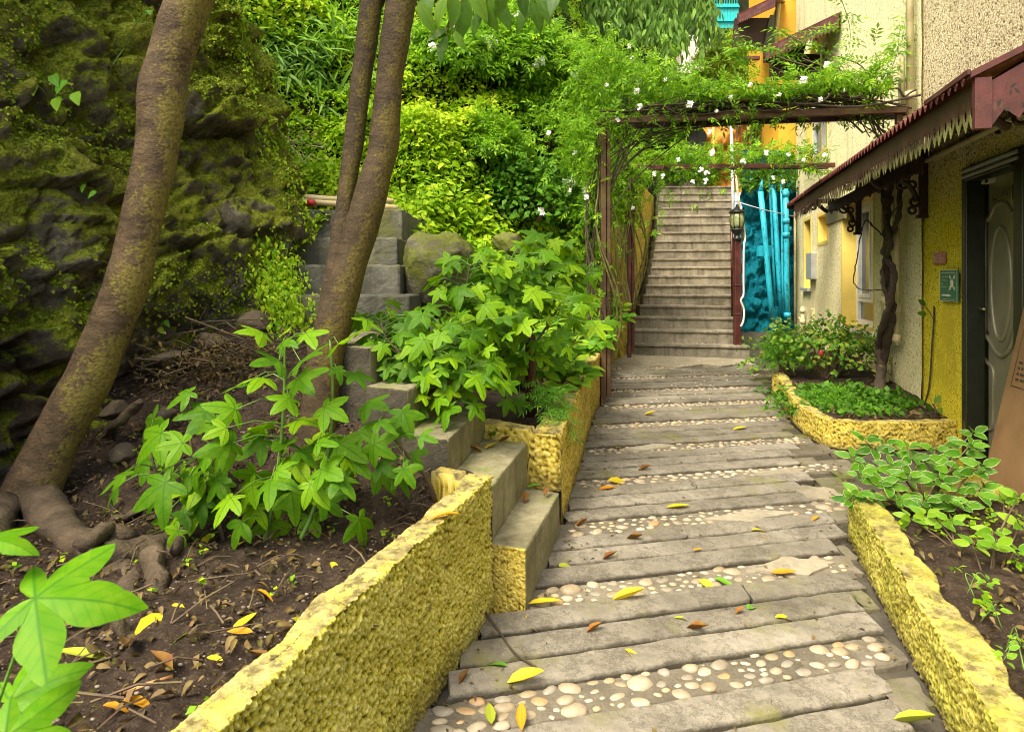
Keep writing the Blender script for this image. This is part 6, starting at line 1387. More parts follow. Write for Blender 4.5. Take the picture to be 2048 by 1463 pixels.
# second plant behind the side steps
p2 = thing('plant', 'tall palmate leaved shrub spreading from behind the side steps over the planter', 'plant', tuple(P(835, 800, 3.45)))
allp = []; sb = []
for v in [[(840, 810, 3.42), (850, 740, 3.42), (885, 680, 3.5), (925, 600, 3.6), (940, 530, 3.65)], [(838, 805, 3.42), (820, 730, 3.4), (775, 680, 3.4), (758, 640, 3.45)], [(845, 800, 3.42), (900, 740, 3.5), (985, 640, 3.7), (1015, 560, 3.8), (1020, 520, 3.8)], [(970, 780, 4.0), (985, 700, 4.0), (1050, 600, 4.1), (1090, 520, 4.2), (1092, 495, 4.2)], [(840, 800, 3.4), (880, 770, 3.3), (930, 740, 3.25), (900, 820, 3.2)], [(975, 780, 4.0), (1060, 700, 4.1), (1130, 590, 4.2), (1145, 530, 4.3)], [(835, 800, 3.45), (860, 720, 3.3), (890, 660, 3.3)]]:
    q = smoothpath([P(*p_) for p_ in v], 7); allp += q[len(q)//4:]; b = MB(); b.tube(q, [.012*(1-.65*i/len(q)) for i in range(len(q))], 6); b.build('stem', M['stem_brown'], p2, True)
    for i, p_ in enumerate(q[len(q)//4:]):
        for k in range(2 if i % 3 else 3):
            a = i*2.4+k*2; o_ = Vector((math.cos(a), .6*math.sin(a)-.2, 0)); L = U(.12, .24); c_ = p_+o_*L+Vector((0, 0, U(-.03, .07))); palm_leaf(c_, U(.075, .125), p2, p_, o_, sb, U(.2, 1))
for (x, y, w) in [(1060, 130, 200), (480, 120, 170), (250, 250, 170), (640, 400, 190), (790, 500, 190), (250, 470, 180), (540, 520, 170), (430, 350, 140), (760, 370, 170), (1020, 580, 170), (690, 250, 160), (900, 200, 170), (120, 130, 150), (300, 80, 170), (760, 90, 170), (1070, 240, 160), (940, 330, 150), (560, 700, 100), (700, 760, 110), (690, 880, 90), (760, 850, 90), (610, 640, 120), (500, 800, 100), (820, 690, 110)]:
    p_ = P(700+x/3.4, 600+y/3.4, U(3.2, 3.55)); nd_ = nearest(p_); o_ = (p_-nd_).normalized(); palm_leaf(p_, w/3.4*3.4/F*.66, p2, nd_, o_, sb)
for i in range(130):
    px, py = RNG.normal(960, 105), RNG.normal(640, 70)
    if px < 915 and py < 620: py += 110
    p_ = P(px, py, U(3.5, 4.2)); nd_ = nearest(p_); palm_leaf(p_, U(.075, .12), p2, nd_, (p_-nd_).normalized(), sb, U(.2, 1))
petioles(sb, p2)
# out of focus leaves close to the camera
pn = thing('plant', 'blurred big lobed leaves of a seedling close to the camera at the bed edge', 'plant', (-.9, .8, .35))
sb = []; BN = leaf_mesh('leaf', t_palm2(21, droop=.30, sub=5, rings=(.2, .4, .6, .75, .9, 1)), leaf_mat('near_leaf', [(.060, .19, .002), (.072, .21, .002)], tw=.30, trans=(.12, .40, .010), palmv=(.025, .12, .005), source='object'))
def nleaf(px, py, D, size, tip, nor): put_leaf([BN], P(px, py, D), tip, nor, size, pn); sb.append((Vector((-.85, .85, .4)), P(px, py, D)))
nleaf(70, 1195, .78, .118, (1, .15, -.05), (-.1, -.52, .85)); nleaf(20, 1400, .80, .085, (.75, .2, .35), (-.2, -.75, .7)); nleaf(-20, 1075, .80, .06, (1, -.1, -.1), (-.1, -.25, 1)); nleaf(10, 1475, .72, .09, (.8, .1, -.3), (0, -.6, .7))
petioles(sb, pn)

# ------------------------------------------------------------------ planter bushes with broad leaves
HYL = [leaf_mesh('leaf', t_ovate(.30, (0, .15, .4, .7, 1), (.1, .7, 1, .7, 0), .22, d_), LM['hyd']) for d_ in (.15, .3)]
def bush(name, label, base, tips, nleaf, size, meshes, smat='stem_brown', whorl=5, face=.5, r=.007, up=.8):
    t = thing(name, label, 'plant', tuple(base)); base = Vector(base); per = max(1, nleaf//max(1, len(tips)*whorl)); cnt = 0
    for tp in tips:
        tp = Vector(tp); b0 = base+Vector((U(-.06, .06), U(-.04, .04), 0)); m_ = b0.lerp(tp, .5)+Vector((U(-.04, .04), U(-.03, .03), .05)); q = smoothpath([b0, m_, tp], 6)
        b = MB(); b.tube(q, [r*(1-.6*i/len(q)) for i in range(len(q))], 6); b.build('stem', M[smat], t, True)
        for lv in range(per):
            p_ = q[max(2, len(q)-1-lv*2)] if per > 1 else q[-1]
            for k in range(whorl):
                a = 2*math.pi*k/whorl+U(-.4, .4)+lv*.8; o_ = Vector((math.cos(a), math.sin(a)-.25, U(-.35, .25)+(.35 if lv == 0 else 0)))
                put_leaf(meshes, p_+o_*.012, o_, Vector((0, -face, up))+Vector((U(-.3, .3), U(-.3, .3), 0))+o_*.15, size*U(.75, 1.2)*(1 if lv else .85), t); cnt += 1
    return t
for bx0, by0, label, sx, nt_, zz in [(.30, 4.7, 'broad leaved bush at the near end of the planter beside the red iron stub', .35, 16, 1.18), (.48, 5.5, 'broad leaved bush in the middle of the planter', .32, 16, 1.22), (.70, 6.6, 'broad leaved bush in the planter around the arch post', .3, 12, 1.25), (1.22, 8.2, 'yellow tipped bush at the far end of the planter by the stairs', .22, 9, 1.35)]:
    tips = [(bx0+U(-sx, sx), by0+U(-.4, .35), U(.85, zz)) for _ in range(nt_)]
    bush('plant', label, (bx0, by0, path_z(by0)+.44), tips, nt_*15, .125 if by0 < 6 else .135, HYL, whorl=5)
bush('plant', 'low rosette plant leaning over the planter wall', P(1150, 770, 4.55), [P(1130, 745, 4.5), P(1150, 735, 4.55), P(1165, 765, 4.5), P(1120, 775, 4.4)], 24, .14, HYL, 'stem_green', 6)
def feather(name, label, base, tips, n_, size, mat='fern', seed=4, r=.004):
    t = thing(name, label, 'plant', tuple(base)); base = Vector(base); pp = []; tt = []; sb = MB()
    for tp in tips:
        tp = Vector(tp); q = smoothpath([base+Vector((U(-.05, .05), U(-.03, .03), 0)), base.lerp(tp, .5)+Vector((0, 0, .06)), tp], 5); sb.tube(q, r, 4, cap=False)
        for k in range(n_): i = U(.3, 1)*(len(q)-1); p_ = q[int(i)]; a = U(0, 6.28); pp.append(p_); tt.append((math.cos(a), math.sin(a)-.2, U(-.35, .35)))
    sb.build('stem', M['stem_green'], t, True); m_ = len(pp)
    scatter('foliage', t_sprig(11, .11, .26, seed, .3), np.array(pp), np.array(tt), rnd3(m_, .35)+[0, -.4, 1], U(.7, 1.2, m_)*size, LM[mat], t); return t
feather('plant', 'feathery marigold plant drooping over the planter corner beside the side steps', P(1085, 830, 3.85), [P(1075, 760, 3.85), P(1100, 775, 3.8), P(1130, 800, 3.85), P(1150, 850, 3.75), P(1165, 890, 3.8), P(1110, 850, 3.6), P(1075, 800, 3.8), P(1140, 780, 4.0), P(1160, 820, 3.9)], 11, .12)
# ------------------------------------------------------------------ flower bed by the house
mound('shrub', 'loose small leaved fuchsia bush with a red bloom in the flower bed', 'shrub', P(1650, 715, 6.75), (.64, .42, .38), 1700, TDw, .056, 'small', 0, stems=26, lumps=1.7)
mound('shrub', 'light sprigged bush spilling over the far tip of the flower bed', 'shrub', P(1570, 712, 6.75), (.22, .2, .24), 500, SPG2, .09, 'fern', 0, stems=5)
b = MB(); b.lathe(P(1642, 712, 6.3), [(.002, 0), (.016, .012), (.02, .03), (.012, .05), (.004, .06)], 8); o = b.build('flower', M['red_plastic'], None, True); tag(o, 'single hanging red bloom on the fuchsia bush', 'flower')
feather('plant', 'bright feathery marigold foliage along the curved bed wall', P(1655, 830, 5.6), [P(1625, 790, 5.6), P(1650, 775, 5.6), P(1680, 770, 5.7), P(1715, 785, 5.5), P(1640, 815, 5.5), P(1700, 810, 5.45), P(1670, 800, 5.5), P(1730, 800, 5.5), P(1615, 800, 5.7), P(1690, 830, 5.35), P(1650, 805, 5.3), P(1720, 830, 5.25), P(1760, 835, 5.3)], 15, .19)
feather('plant', 'small feathery plant at the foot of the woody vine', P(1780, 835, 5.6), [P(1770, 795, 5.6), P(1795, 790, 5.6), P(1810, 805, 5.6), P(1760, 815, 5.5), P(1785, 820, 5.4)], 10, .13)
mound('shrub', 'dark ivy hanging over the top of the blue wall', 'shrub', P(1535, 372, 11.75), (.55, .18, .30), 700, TDw, .085, 'dark', 0, stems=0+1)
feather('plant', 'ferny greens filling the near corner of the flower bed', P(1775, 850, 5.35), [P(1740, 815, 5.35), P(1765, 825, 5.3), P(1800, 830, 5.3), P(1830, 840, 5.25), P(1700, 845, 5.25), P(1785, 850, 5.2), P(1735, 850, 5.2)], 14, .15)
mound('ground_cover', 'dark low leafy cover under the fuchsia bush', 'plant', P(1700, 812, 5.75), (.62, .62, .15), 1500, TDw, .06, 'dark', 0, stems=2)

# ------------------------------------------------------------------ variegated shrubs in the near bed
VL = [leaf_mesh('leaf', t_ovate(.27, (0, .12, .35, .65, .88, 1), (.1, .7, 1, .82, .4, 0), .18, d_), LM['vari']) for d_ in (.1, .25)]
tips = [P(px, py, D) for px, py, D in [(1705, 915, 3.5), (1730, 880, 3.5), (1770, 885, 3.5), (1815, 895, 3.45), (1780, 930, 3.35), (1850, 920, 3.4), (1720, 950, 3.35), (1760, 965, 3.25), (1815, 950, 3.25), (1870, 900, 3.55), (1880, 960, 3.3), (1700, 1000, 3.3), (1720, 985, 3.25), (1850, 1000, 3.2), (1920, 930, 3.35), (1960, 930, 3.3), (1940, 890, 3.45), (1900, 1000, 3.2), (1965, 975, 3.25), (1930, 1010, 3.2), (1800, 1000, 3.2), (1945, 865, 3.6)]]
bush('shrub', 'white edged variegated shrub crowding the end of the kerb wall near the door', P(1850, 1045, 3.3), tips, 240, .082, VL, 'stem_brown', 5, 1.0, .007, .55)
LL = [leaf_mesh('leaf', t_ovate(.25, (0, .12, .35, .65, .88, 1), (.1, .7, 1, .82, .4, 0), .18, d_), LM['lime']) for d_ in (.15, .3)]
tips = [P(px, py, D) for px, py, D in [(1820, 1035, 3.05), (1850, 1030, 3.05), (1880, 1045, 3.0), (1790, 1050, 3.1), (1900, 1040, 3.0), (1860, 1120, 2.85), (1880, 1145, 2.8), (1840, 1130, 2.85), (2005, 1000, 2.9), (2035, 995, 2.85), (2040, 1050, 2.8), (1985, 1060, 2.8), (1945, 1090, 2.75), (1990, 1090, 2.7), (2030, 1100, 2.7), (2042, 1200, 2.6)]]
bush('shrub', 'straggly lime green shrub on thin bare stems in the near bed', P(1990, 1240, 2.7), tips, 120, .085, LL, 'stem_brown', 5, 1.0, .006, .55)
for px, py, lab in [(1960, 1185, 'tiny seedling with round leaves nearest the kerb'), (2010, 1340, 'seedling sprouting low in the corner of the near bed'), (1985, 1245, 'sprout at the foot of the lime green shrub'), (2030, 1310, 'broad sprout by the kerb at the picture edge')]:
    D = 1.22*F/(py-560+0.05*F); base = P(px, py, D); bush('seedling', lab, base, [base+Vector((U(-.02, .02), U(-.02, .02), .05)), base+Vector((U(-.03, .03), 0, .03))], 10, .035, LL, 'stem_green', 4, .6, .002)

# ------------------------------------------------------------------ litter, rocks, bamboo
def on_bed(x, y): return Vector((x, y, float(bed_z(np.array(x), np.array(y)))))
n_ = 4200; pos = []
while len(pos) < n_:
    x, y = U(-3.0, -.1), U(.75, 4.2)
    if (x > -.95 and y < 2.69+(x+.08+.14)/.353) or y > lerp(x, [-3, -2.2, -1.35, -.71, -.5, -.29, -.08], [4.2, 4.1, 3.9, 3.2, 3.0, 2.9, 2.82]): continue
    pos.append((x, y, float(bed_z(np.array(x), np.array(y)))+U(.004, .03)))
pos = np.array(pos); scatter('leaf_litter', t_ovate(.24, (0, .2, .45, .72, 1), (.15, .8, 1, .7, 0), .7, .5), pos, rnd3(n_)*[1, 1, .25], rnd3(n_, .5)+[0, 0, 1], U(.014, .045, n_), LM['litter'], None, 'stuff')
rb = []
while len(rb) < 900:
    y = U(1.2, 3.4); x = U(1.37+.28*(y-2.01)+.13, 3.3); rb.append((x, y, path_z(y)+.165+.01*x+U(0, .02)))
rb = np.array(rb); scatter('leaf_litter', t_ovate(.24, (0, .2, .45, .72, 1), (.15, .8, 1, .7, 0), .7, .5), rb, rnd3(900)*[1, 1, .25], rnd3(900, .5)+[0, 0, 1], U(.014, .045, 900), LM['litter'], None, 'stuff')
k_ = rb[RNG.integers(0, 900, 260)]; k_ = np.repeat(k_, 4, 0)+rnd3(1040, .012)*[1, 1, .3]+[0, 0, .015]
scatter('bed_weeds', t_diamond(.36, .1, .1), k_, rnd3(1040)*[1, 1, .3], rnd3(1040, .3)+[0, -.2, 1], U(.015, .04, 1040), LM['cover'], None, 'stuff', np.clip(RNG.normal(.5, .2, 1040), 0, 1))
k_ = pos[RNG.integers(0, len(pos), 130)]; k_ = np.repeat(k_, 4, 0)+rnd3(520, .012)*[1, 1, .3]+[0, 0, .015]
scatter('bed_weeds', t_diamond(.36, .1, .1), k_, rnd3(520)*[1, 1, .3], rnd3(520, .3)+[0, -.2, 1], U(.012, .03, 520), LM['cover'], None, 'stuff', np.clip(RNG.normal(.5, .2, 520), 0, 1))
fb = np.array([(U(2.55, 3.5), U(5.02, 6.4), 0) for _ in range(420)]); fb[:, 2] = .05*fb[:, 1]+.175; fb = fb[fb[:, 0] < 2.05+.26*fb[:, 1]]
scatter('leaf_litter', t_ovate(.24, (0, .2, .45, .72, 1), (.15, .8, 1, .7, 0), .7, .5), fb, rnd3(len(fb))*[1, 1, .25], rnd3(len(fb), .5)+[0, 0, 1], U(.02, .06, len(fb)), LM['litter'], None, 'stuff')
gi = np.array(bco); gpos = []; gf = []; n_ = 3600
for k in range(n_):
    p_ = pos[RNG.integers(0, len(pos))]; s_ = U(.0025, .0075); gpos.append(gi*[s_*1.3, s_, s_*.7]+[p_[0]+U(-.08, .08), p_[1]+U(-.08, .08), 0]); gf.append(bfc+k*len(gi))
gv = np.concatenate(gpos); cx_ = gv.reshape(n_, -1, 3).mean(1); gz = bed_z(cx_[:, 0], cx_[:, 1])+.006; gv[:, 2] += np.repeat(gz, len(gi))
n = NT('grit'); n.fin(n.ramp(n.n('NewGeometry').outputs['Random Per Island'], [(0, (.05, .035, .025)), (.5, (.11, .08, .055)), (.85, (.15, .12, .09)), (1, (.24, .20, .15))]), .85); M['grit'] = n.mat
mesh_obj('grit', gv, np.concatenate(gf), M['grit'], None, True, kind='stuff')
b = MB()
for k in range(330):
    p_ = pos[RNG.integers(0, len(pos))]; a = U(0, 6.28); L = U(.05, .22); d = Vector((math.cos(a), math.sin(a), U(-.1, .35)))*L; q = Vector(p_)+Vector((0, 0, .012)); b.tube([q, q+d*.5+Vector((0, 0, U(0, .02))), q+d], U(.0015, .004), 4, cap=False)
for k in range(120):                                   # twig heap against the cliff
    px, py = RNG.normal(440, 75), RNG.normal(725, 35); q = P(px, py, 3.75+U(-.15, .15)); a = U(0, 6.28); L = U(.12, .4); d = Vector((math.cos(a), .4*math.sin(a), U(-.3, .5)))*L; b.tube([q, q+d*.5, q+d], U(.002, .006), 4, cap=False)
b.build('twig_litter', M['stem_brown'], None, kind='stuff')
n_ = 900; hp = np.array([P(RNG.normal(440, 80), RNG.normal(740, 38), 3.72+U(-.2, .2)) for _ in range(n_)]); scatter('debris', t_ovate(.20, (0, .2, .45, .72, 1), (.15, .8, 1, .7, 0), .7, .5), hp, rnd3(n_), rnd3(n_, .5)+[0, -.4, 1], U(.02, .05, n_), LM['litter'], None, 'stuff')
def rock(label, c, r, seed, mat='rubble', sub=3, name='rock', rot=0):
    bm = bmesh.new(); bmesh.ops.create_icosphere(bm, subdivisions=sub, radius=1); co = np.array([v.co[:] for v in bm.verts]); rs = np.random.default_rng(seed)
    for _ in range(13):
        d = nrm(rs.normal(0, 1, (1, 3)))[0]; h = rs.uniform(.42, .80); k = co @ d; co = np.where((k > h)[:, None], co-d[None, :]*(k-h)[:, None]*.92, co)
    co = co*(1+.09*fbm(co*3+seed, 5)+.05*fbm(co*9+seed, 4))[:, None]*np.array(r); ca, sa = math.cos(rot), math.sin(rot); co = co @ np.array([[ca, sa, 0], [-sa, ca, 0], [0, 0, 1]])+np.array(c)
    fc = np.array([f.verts[0].index*0+np.array([v.index for v in f.verts]) for f in bm.faces]); bm.free()
    o = mesh_obj(name, co, fc, M[mat], None, True); return tag(o, label, 'rock')
rock('big mossy boulder beside the grey upper steps', P(862, 572, 4.72), (.37, .36, .44), 5, 'boulder', 5, 'boulder', .5)
rock('small dark rock half buried in the green slope', P(1015, 495, 6.1), (.16, .15, .17), 9, 'boulder', 4)
for k, (px, py, D, r_, lab) in enumerate([(330, 830, 3.3, .075, 'brown angular stone above the spreading roots'), (225, 825, 3.4, .10, 'broad brown stone next to the leaning trunk'), (250, 905, 3.2, .09, 'flat stone below the thick slanting root'), (420, 690, 3.95, .13, 'brown rock slab under the cliff overhang'), (345, 715, 3.8, .14, 'tawny block at the foot of the cliff'), (520, 650, 4.1, .16, 'crumbling brown rock below the hanging moss'), (165, 990, 3.05, .05, 'small stone wedged beside the root'), (225, 1000, 3.0, .045, 'pale chipped stone by the root crook'), (60, 1345, 1.75, .055, 'grey stone at the camera end of the bed'), (165, 1350, 1.8, .04, 'small grey stone in the leaf litter'), (640, 830, 3.5, .08, 'rough stone behind the twin trunk'), (575, 765, 3.6, .09, 'stone lying between the two trees')]):
    rock(lab, P(px, py, D), (r_, r_*.85, r_*.62), 20+k, 'rubble', 3, 'stone', k)
for k, (xa, ya, xb, yb, D, r_, lab) in enumerate([(522, 385, 760, 405, 5.5, .020, 'uppermost bamboo pole of the stack on the upper step'), (575, 396, 790, 402, 5.45, .024, 'thick bamboo pole with its cut end showing'), (560, 404, 780, 412, 5.4, .018, 'thin lower bamboo pole lying on the concrete'), (592, 402, 800, 416, 5.3, .024, 'nearest bamboo pole of the stack'), (540, 392, 780, 398, 5.6, .018, 'rear bamboo pole of the stack')]):
    A, B_ = P(xa, ya, D), P(xb, yb, D+.1); b = MB(); L = (B_-A).length; m_ = int(L/.22); pts = []; rad = []
    for i in range(m_):
        for t, f_ in ((0, 1.12), (.06, 1), (.94, 1)): pts.append(A.lerp(B_, (i+t)/m_)); rad.append(r_*f_)
    b.tube(pts, rad, 9); o = b.build('bamboo_pole', M['bamboo'], None, True); tag(o, lab, 'bamboo pole', 'bamboo poles stacked on the upper step')
b = MB(); b.lathe(P(622, 412, 5.2), [(.03, 0), (.045, .02), (.03, .05), (.005, .055)], 10); o = b.build('cap', M['red_plastic'], None, True); tag(o, 'small red plastic cap lying under the bamboo', 'cap')
# ------------------------------------------------------------------ moss, ferns and seedlings on the cliff
cn = np.gradient(CLV, axis=0); cm = np.gradient(CLV, axis=1); CN = nrm(np.cross(cn, cm)); CN = np.where((CN @ np.array([1, -.6, .3]))[..., None] < 0, -CN, CN)
flat = CLV.reshape(-1, 3); fn = CN.reshape(-1, 3); idx = RNG.integers(0, len(flat), 190000); cp = flat[idx]; cnn = fn[idx]
mo = fbm(cp*2.1, 4, 41)+.35*cnn[:, 2]+.10*(cp[:, 2]-1.9); kp = (mo > .08) & (cp[:, 2] < 4.4) & (cp[:, 1] > 1.6); cp, cnn = cp[kp][:48000], cnn[kp][:48000]; n_ = len(cp)
scatter('cliff_moss', TDw, cp+cnn*.008, rnd3(n_, .6)+[.3, -.3, -.6], cnn+rnd3(n_, .45)+[0, 0, .5], RNG.uniform(.010, .026, n_)*(1+.5*(RNG.uniform(0, 1, n_) > .93)), LM['moss'], None, 'stuff')
ia = ((aa/Lc[-1] > .68) & (aa/Lc[-1] < .84)).nonzero()[0]; sel = CLV[RNG.choice(ia, 5200), RNG.integers(10, 228, 5200)]
scatter('cliff_ferns', t_diamond(.26, .15, .3), sel+rnd3(5200, .02)+[.03, -.03, 0], rnd3(5200, .5)+[.3, -.3, -.8], rnd3(5200, .4)+[.3, -.5, .8], U(.014, .042, 5200), LM['cover'], None, 'stuff', np.clip(RNG.normal(.66, .2, 5200), 0, 1))
n_ = 420; sel = CLV[RNG.choice(ia, n_), RNG.integers(60, 228, n_)]
n_ = 130; sel = sel[:n_]
scatter('hanging_moss', t_ovate(.035, (0, .3, .65, 1), (.7, 1, .8, 0), .1, .1), sel+[.02, -.02, 0], rnd3(n_, .14)+[.22, -.1, -1], rnd3(n_, .3)+[.4, -1, .2], U(.10, .26, n_), LM['moss'], None, 'stuff')
lt = U(0, 1, 4200); ln = np.array([P(500+90*t, 395+265*t, 4.85-.75*t) for t in lt])+rnd3(4200, 1)*[.07, .12, .10]
scatter('cliff_ferns', t_diamond(.28, .15, .25), ln, rnd3(4200, .5)+[.2, -.3, -.7], rnd3(4200, .4)+[.2, -.6, .8], U(.018, .05, 4200), LM['cover'], None, 'stuff', np.clip(RNG.normal(.60, .2, 4200), 0, 1))
def cliff_at(px, py):
    d = np.abs(1024+F*CLV[..., 0]/CLV[..., 1]-px)+np.abs(560-F*(CLV[..., 2]-EYE)/CLV[..., 1]-py)+np.where(CLV[..., 1] > .8, CLV[..., 1]*3, 1e6); return Vector(CLV.reshape(-1, 3)[int(d.argmin())])
CLL = [leaf_mesh('leaf', t_ovate(.30, (0, .12, .4, .7, 1), (.3, .9, 1, .6, 0), .15, .25), LM['hyd'])]
for (pts, base, lab) in [([(62, 165), (105, 150), (130, 160), (115, 195), (150, 185)], (110, 215), 'pale seedling with heart shaped leaves high on the mossy rock'), ([(108, 262)], (100, 300), 'single broad hanging leaf on the mossy rock'), ([(170, 368), (192, 382)], (180, 395), 'small bright seedling halfway up the rock face'), ([(200, 185), (295, 20)], (250, 100), 'thin sprig near the top of the rock face'), ([(330, 640), (318, 655)], (322, 680), 'tiny fern in a dark crack of the rock')]:
    base_ = cliff_at(*base); t = thing('seedling', lab, 'plant', tuple(base_)); b = MB()
    for px, py in pts:
        D = base_.y-.12; p_ = P(px, py, D); b.tube([base_, (base_+p_)/2+Vector((.02, -.03, .02)), p_], .003, 4, cap=False); put_leaf(CLL, p_, Vector((U(-.6, .9), -.5, -.6)), Vector((U(-.3, .3), -.7, .7)), .095 if len(pts) != 2 else .055, t)
    b.build('stem', M['stem_green'], t)

# ------------------------------------------------------------------ fallen leaves
FLm = [leaf_mesh('fallen_leaf', t_ovate(w_, (0, .15, .4, .7, .9, 1), (.1, .7, 1, .75, .35, 0), f_, d_), LM['fallen']) for w_, f_, d_ in ((.19, .5, -.1), (.26, .3, .25), (.20, 1.1, -.35), (.16, .6, .5))]
RLm = [leaf_mesh('fallen_leaf', t_ovate(.22, (0, .3, .65, 1), (.1, 1, .75, 0), 1.3, -.4), LM['rustleaf'])]
tones = {'yellow': (.60, .46, .03), 'orange': (.55, .24, .02), 'green': (.12, .33, .03), 'olive': (.33, .38, .04), 'brown': None}
TM = {k: [] for k in tones}
for k, c_ in tones.items():
    if c_ is None: TM[k] = RLm; continue
    m_ = leaf_mat('fallen_'+k, [tuple(x*.85 for x in c_), c_], tw=.2, trans=c_, vein=tuple(x*.7 for x in c_), source='object')
    for me in FLm: q = me.copy(); q.materials[0] = m_; TM[k].append(q)
def fallen(px, py, tone, lpx, label, ang=None, where='path', lift=.003):
    if where == 'path': p_ = G(px, py)
    elif where == 'bed':
        D = 1.0*F/(py-560)
        for _ in range(12):
            x = (px-1024)/F*D; D = (EYE-float(bed_z(np.array(x), np.array(D))))*F/(py-560)
        p_ = P(px, py, D)
    else: p_ = P(px, py, where)
    a = U(0, 6.28) if ang is None else ang; L = lpx*p_.y/F*(1.5 if where == 'bed' else 1.2)
    o = inst('fallen_leaf', random.choice(TM[tone]), Matrix.Identity(4), tree); o.parent = None
    x, y, z = frames(np.array([(math.cos(a), math.sin(a), U(-.05, .1))]), np.array([(U(-.25, .25), U(-.25, .25), 1)])); Mx = Matrix([list(x[0]), list(y[0]), list(z[0])]).transposed().to_4x4() @ Matrix.Diagonal((L, L, L, 1))
    Mx.translation = p_+Vector((0, 0, lift))-Vector(y[0])*L*.5; o.matrix_basis = Mx
    return tag(o, label, 'leaf', 'fallen leaves')
for px, py, tone, L, lab, *r_ in [
    (1052, 1365, 'yellow', 62, 'long yellow leaf on the nearest pebble band beside the retaining wall', 0.0), (1045, 1442, 'orange', 46, 'orange yellow leaf in the nearest groove', 1.5), (980, 1430, 'olive', 48, 'curled pale green leaf next to the orange one in the nearest groove', 1.7),
    (992, 1327, 'green', 40, 'green leaf beside the thin dark twig', 2.6), (1258, 1200, 'yellow', 54, 'yellow leaf on the plank just below the second pebble band', 0.0), (1375, 1237, 'olive', 44, 'slim pale leaf with a brown stalk in the middle of the ramp', -.1),
    (1272, 1312, 'yellow', 50, 'bright yellow leaf slanting on the plank above the nearest pebbles', -.9), (1504, 1212, 'green', 30, 'fresh green oval leaf alone on the planks', .8), (1574, 1233, 'yellow', 40, 'narrow yellow leaf near the mossy kerb', 0.0),
    (1415, 1168, 'olive', 34, 'dark olive leaf at the edge of the second pebble band', -1.0), (1450, 1163, 'green', 34, 'shiny green leaf touching the second pebble band', -.6), (1568, 1147, 'orange', 40, 'folded orange leaf among the second band pebbles', -.3),
    (1090, 1208, 'yellow', 56, 'long yellow leaf at the foot of the lowest side step', 0.0), (1523, 1060, 'yellow', 34, 'yellow leaf on the planks near the third pebble band', 0.1), (1527, 1073, 'orange', 18, 'small orange leaf just under the yellow one on the planks', 1.4),
    (1395, 1100, 'orange', 16, 'tiny red orange scrap on the plank above the second band', .3), (1357, 1015, 'yellow', 40, 'pale yellow leaf on the far edge of the third band', .1), (1630, 1038, 'orange', 20, 'small orange leaf beside the kerb wall end', .6),
    (1398, 880, 'yellow', 30, 'yellow leaf on the pebble band below the flower bed', -.8), (1480, 858, 'yellow', 26, 'yellow leaf on the band at the flower bed curve', .2), (1240, 962, 'yellow', 40, 'yellow leaf lying on the band beside the planter wall', 0.0), (1215, 978, 'orange', 30, 'orange leaf close to the planter wall foot', .2),
    (1830, 1450, 'olive', 62, 'large half green half yellow leaf in the corner near the kerb', -.5), (1300, 830, 'yellow', 18, 'small pale leaf on the upper ramp', .0), (1245, 895, 'olive', 26, 'olive leaf on the planks below the second arch band', .1), (1190, 1262, 'brown', 30, 'brown curled leaf near the retaining wall', .3), (930, 1360, 'brown', 30, 'dark curled scrap on the plank under the retaining wall', .9),
    (1395, 1262, 'brown', 36, 'rusty brown leaf near the middle of the ramp', -.6), (1270, 1080, 'brown', 28, 'brown husk on the plank below the third band', -.5), (1220, 1117, 'brown', 26, 'brown husk on the planks beside the lowest step', .2), (1165, 1050, 'brown', 24, 'dark husk near the lowest step corner', .4), (1060, 1232, 'yellow', 22, 'yellow scrap under the corner of the lowest step', .8),
    (1480, 1225, 'brown', 20, 'small dry scrap beside the green oval leaf', .4), (1290, 940, 'brown', 22, 'dark dry scrap on the upper planks', .1), (1130, 1130, 'olive', 24, 'olive scrap beside the lowest side step', .4)]:
    fallen(px, py, tone, L, lab, r_[0] if r_ else None)
for px, py, tone, L, lab in [(300, 1260, 'yellow', 64, 'broad yellow leaf in front of the roots'), (335, 1222, 'yellow', 50, 'yellow leaf propped against the root end'), (365, 1235, 'orange', 36, 'orange leaf between the root ends'), (360, 1275, 'olive', 60, 'limp olive leaf under the palmate shrub'), (490, 1255, 'yellow', 40, 'yellow leaf on the soil below the lobed leaves'), (480, 1275, 'orange', 34, 'orange leaf twisted beside the yellow one on the soil'), (605, 1240, 'yellow', 40, 'yellow leaf on the soil near the retaining wall'), (600, 1250, 'olive', 34, 'olive leaf lying under the yellow one near the retaining wall'), (530, 1190, 'orange', 30, 'orange leaf caught at the shrub stems'), (275, 1412, 'orange', 46, 'curled orange leaf at the open soil patch'), (232, 1420, 'orange', 34, 'small orange leaf next to the curled orange one'), (670, 1140, 'yellow', 30, 'upright yellow leaf on the soil behind the wall top'), (710, 1185, 'orange', 30, 'slim orange leaf just behind the wall top'), (160, 1325, 'olive', 70, 'large dull olive leaf in the litter'), (410, 1085, 'yellow', 40, 'yellow leaf behind the root bend'), (480, 1085, 'yellow', 44, 'golden leaf under the lobed leaves'), (320, 1345, 'brown', 44, 'brown leaf in the open litter'), (520, 1330, 'brown', 30, 'brown scrap on the bare soil'), (740, 1148, 'green', 46, 'green fallen leaf on the soil by the wall'), (430, 1330, 'yellow', 30, 'yellow scrap in the middle of the litter'), (255, 1310, 'brown', 50, 'dry brown leaf below the big root')]:
    fallen(px, py, tone, L, lab, None, 'bed', .015)
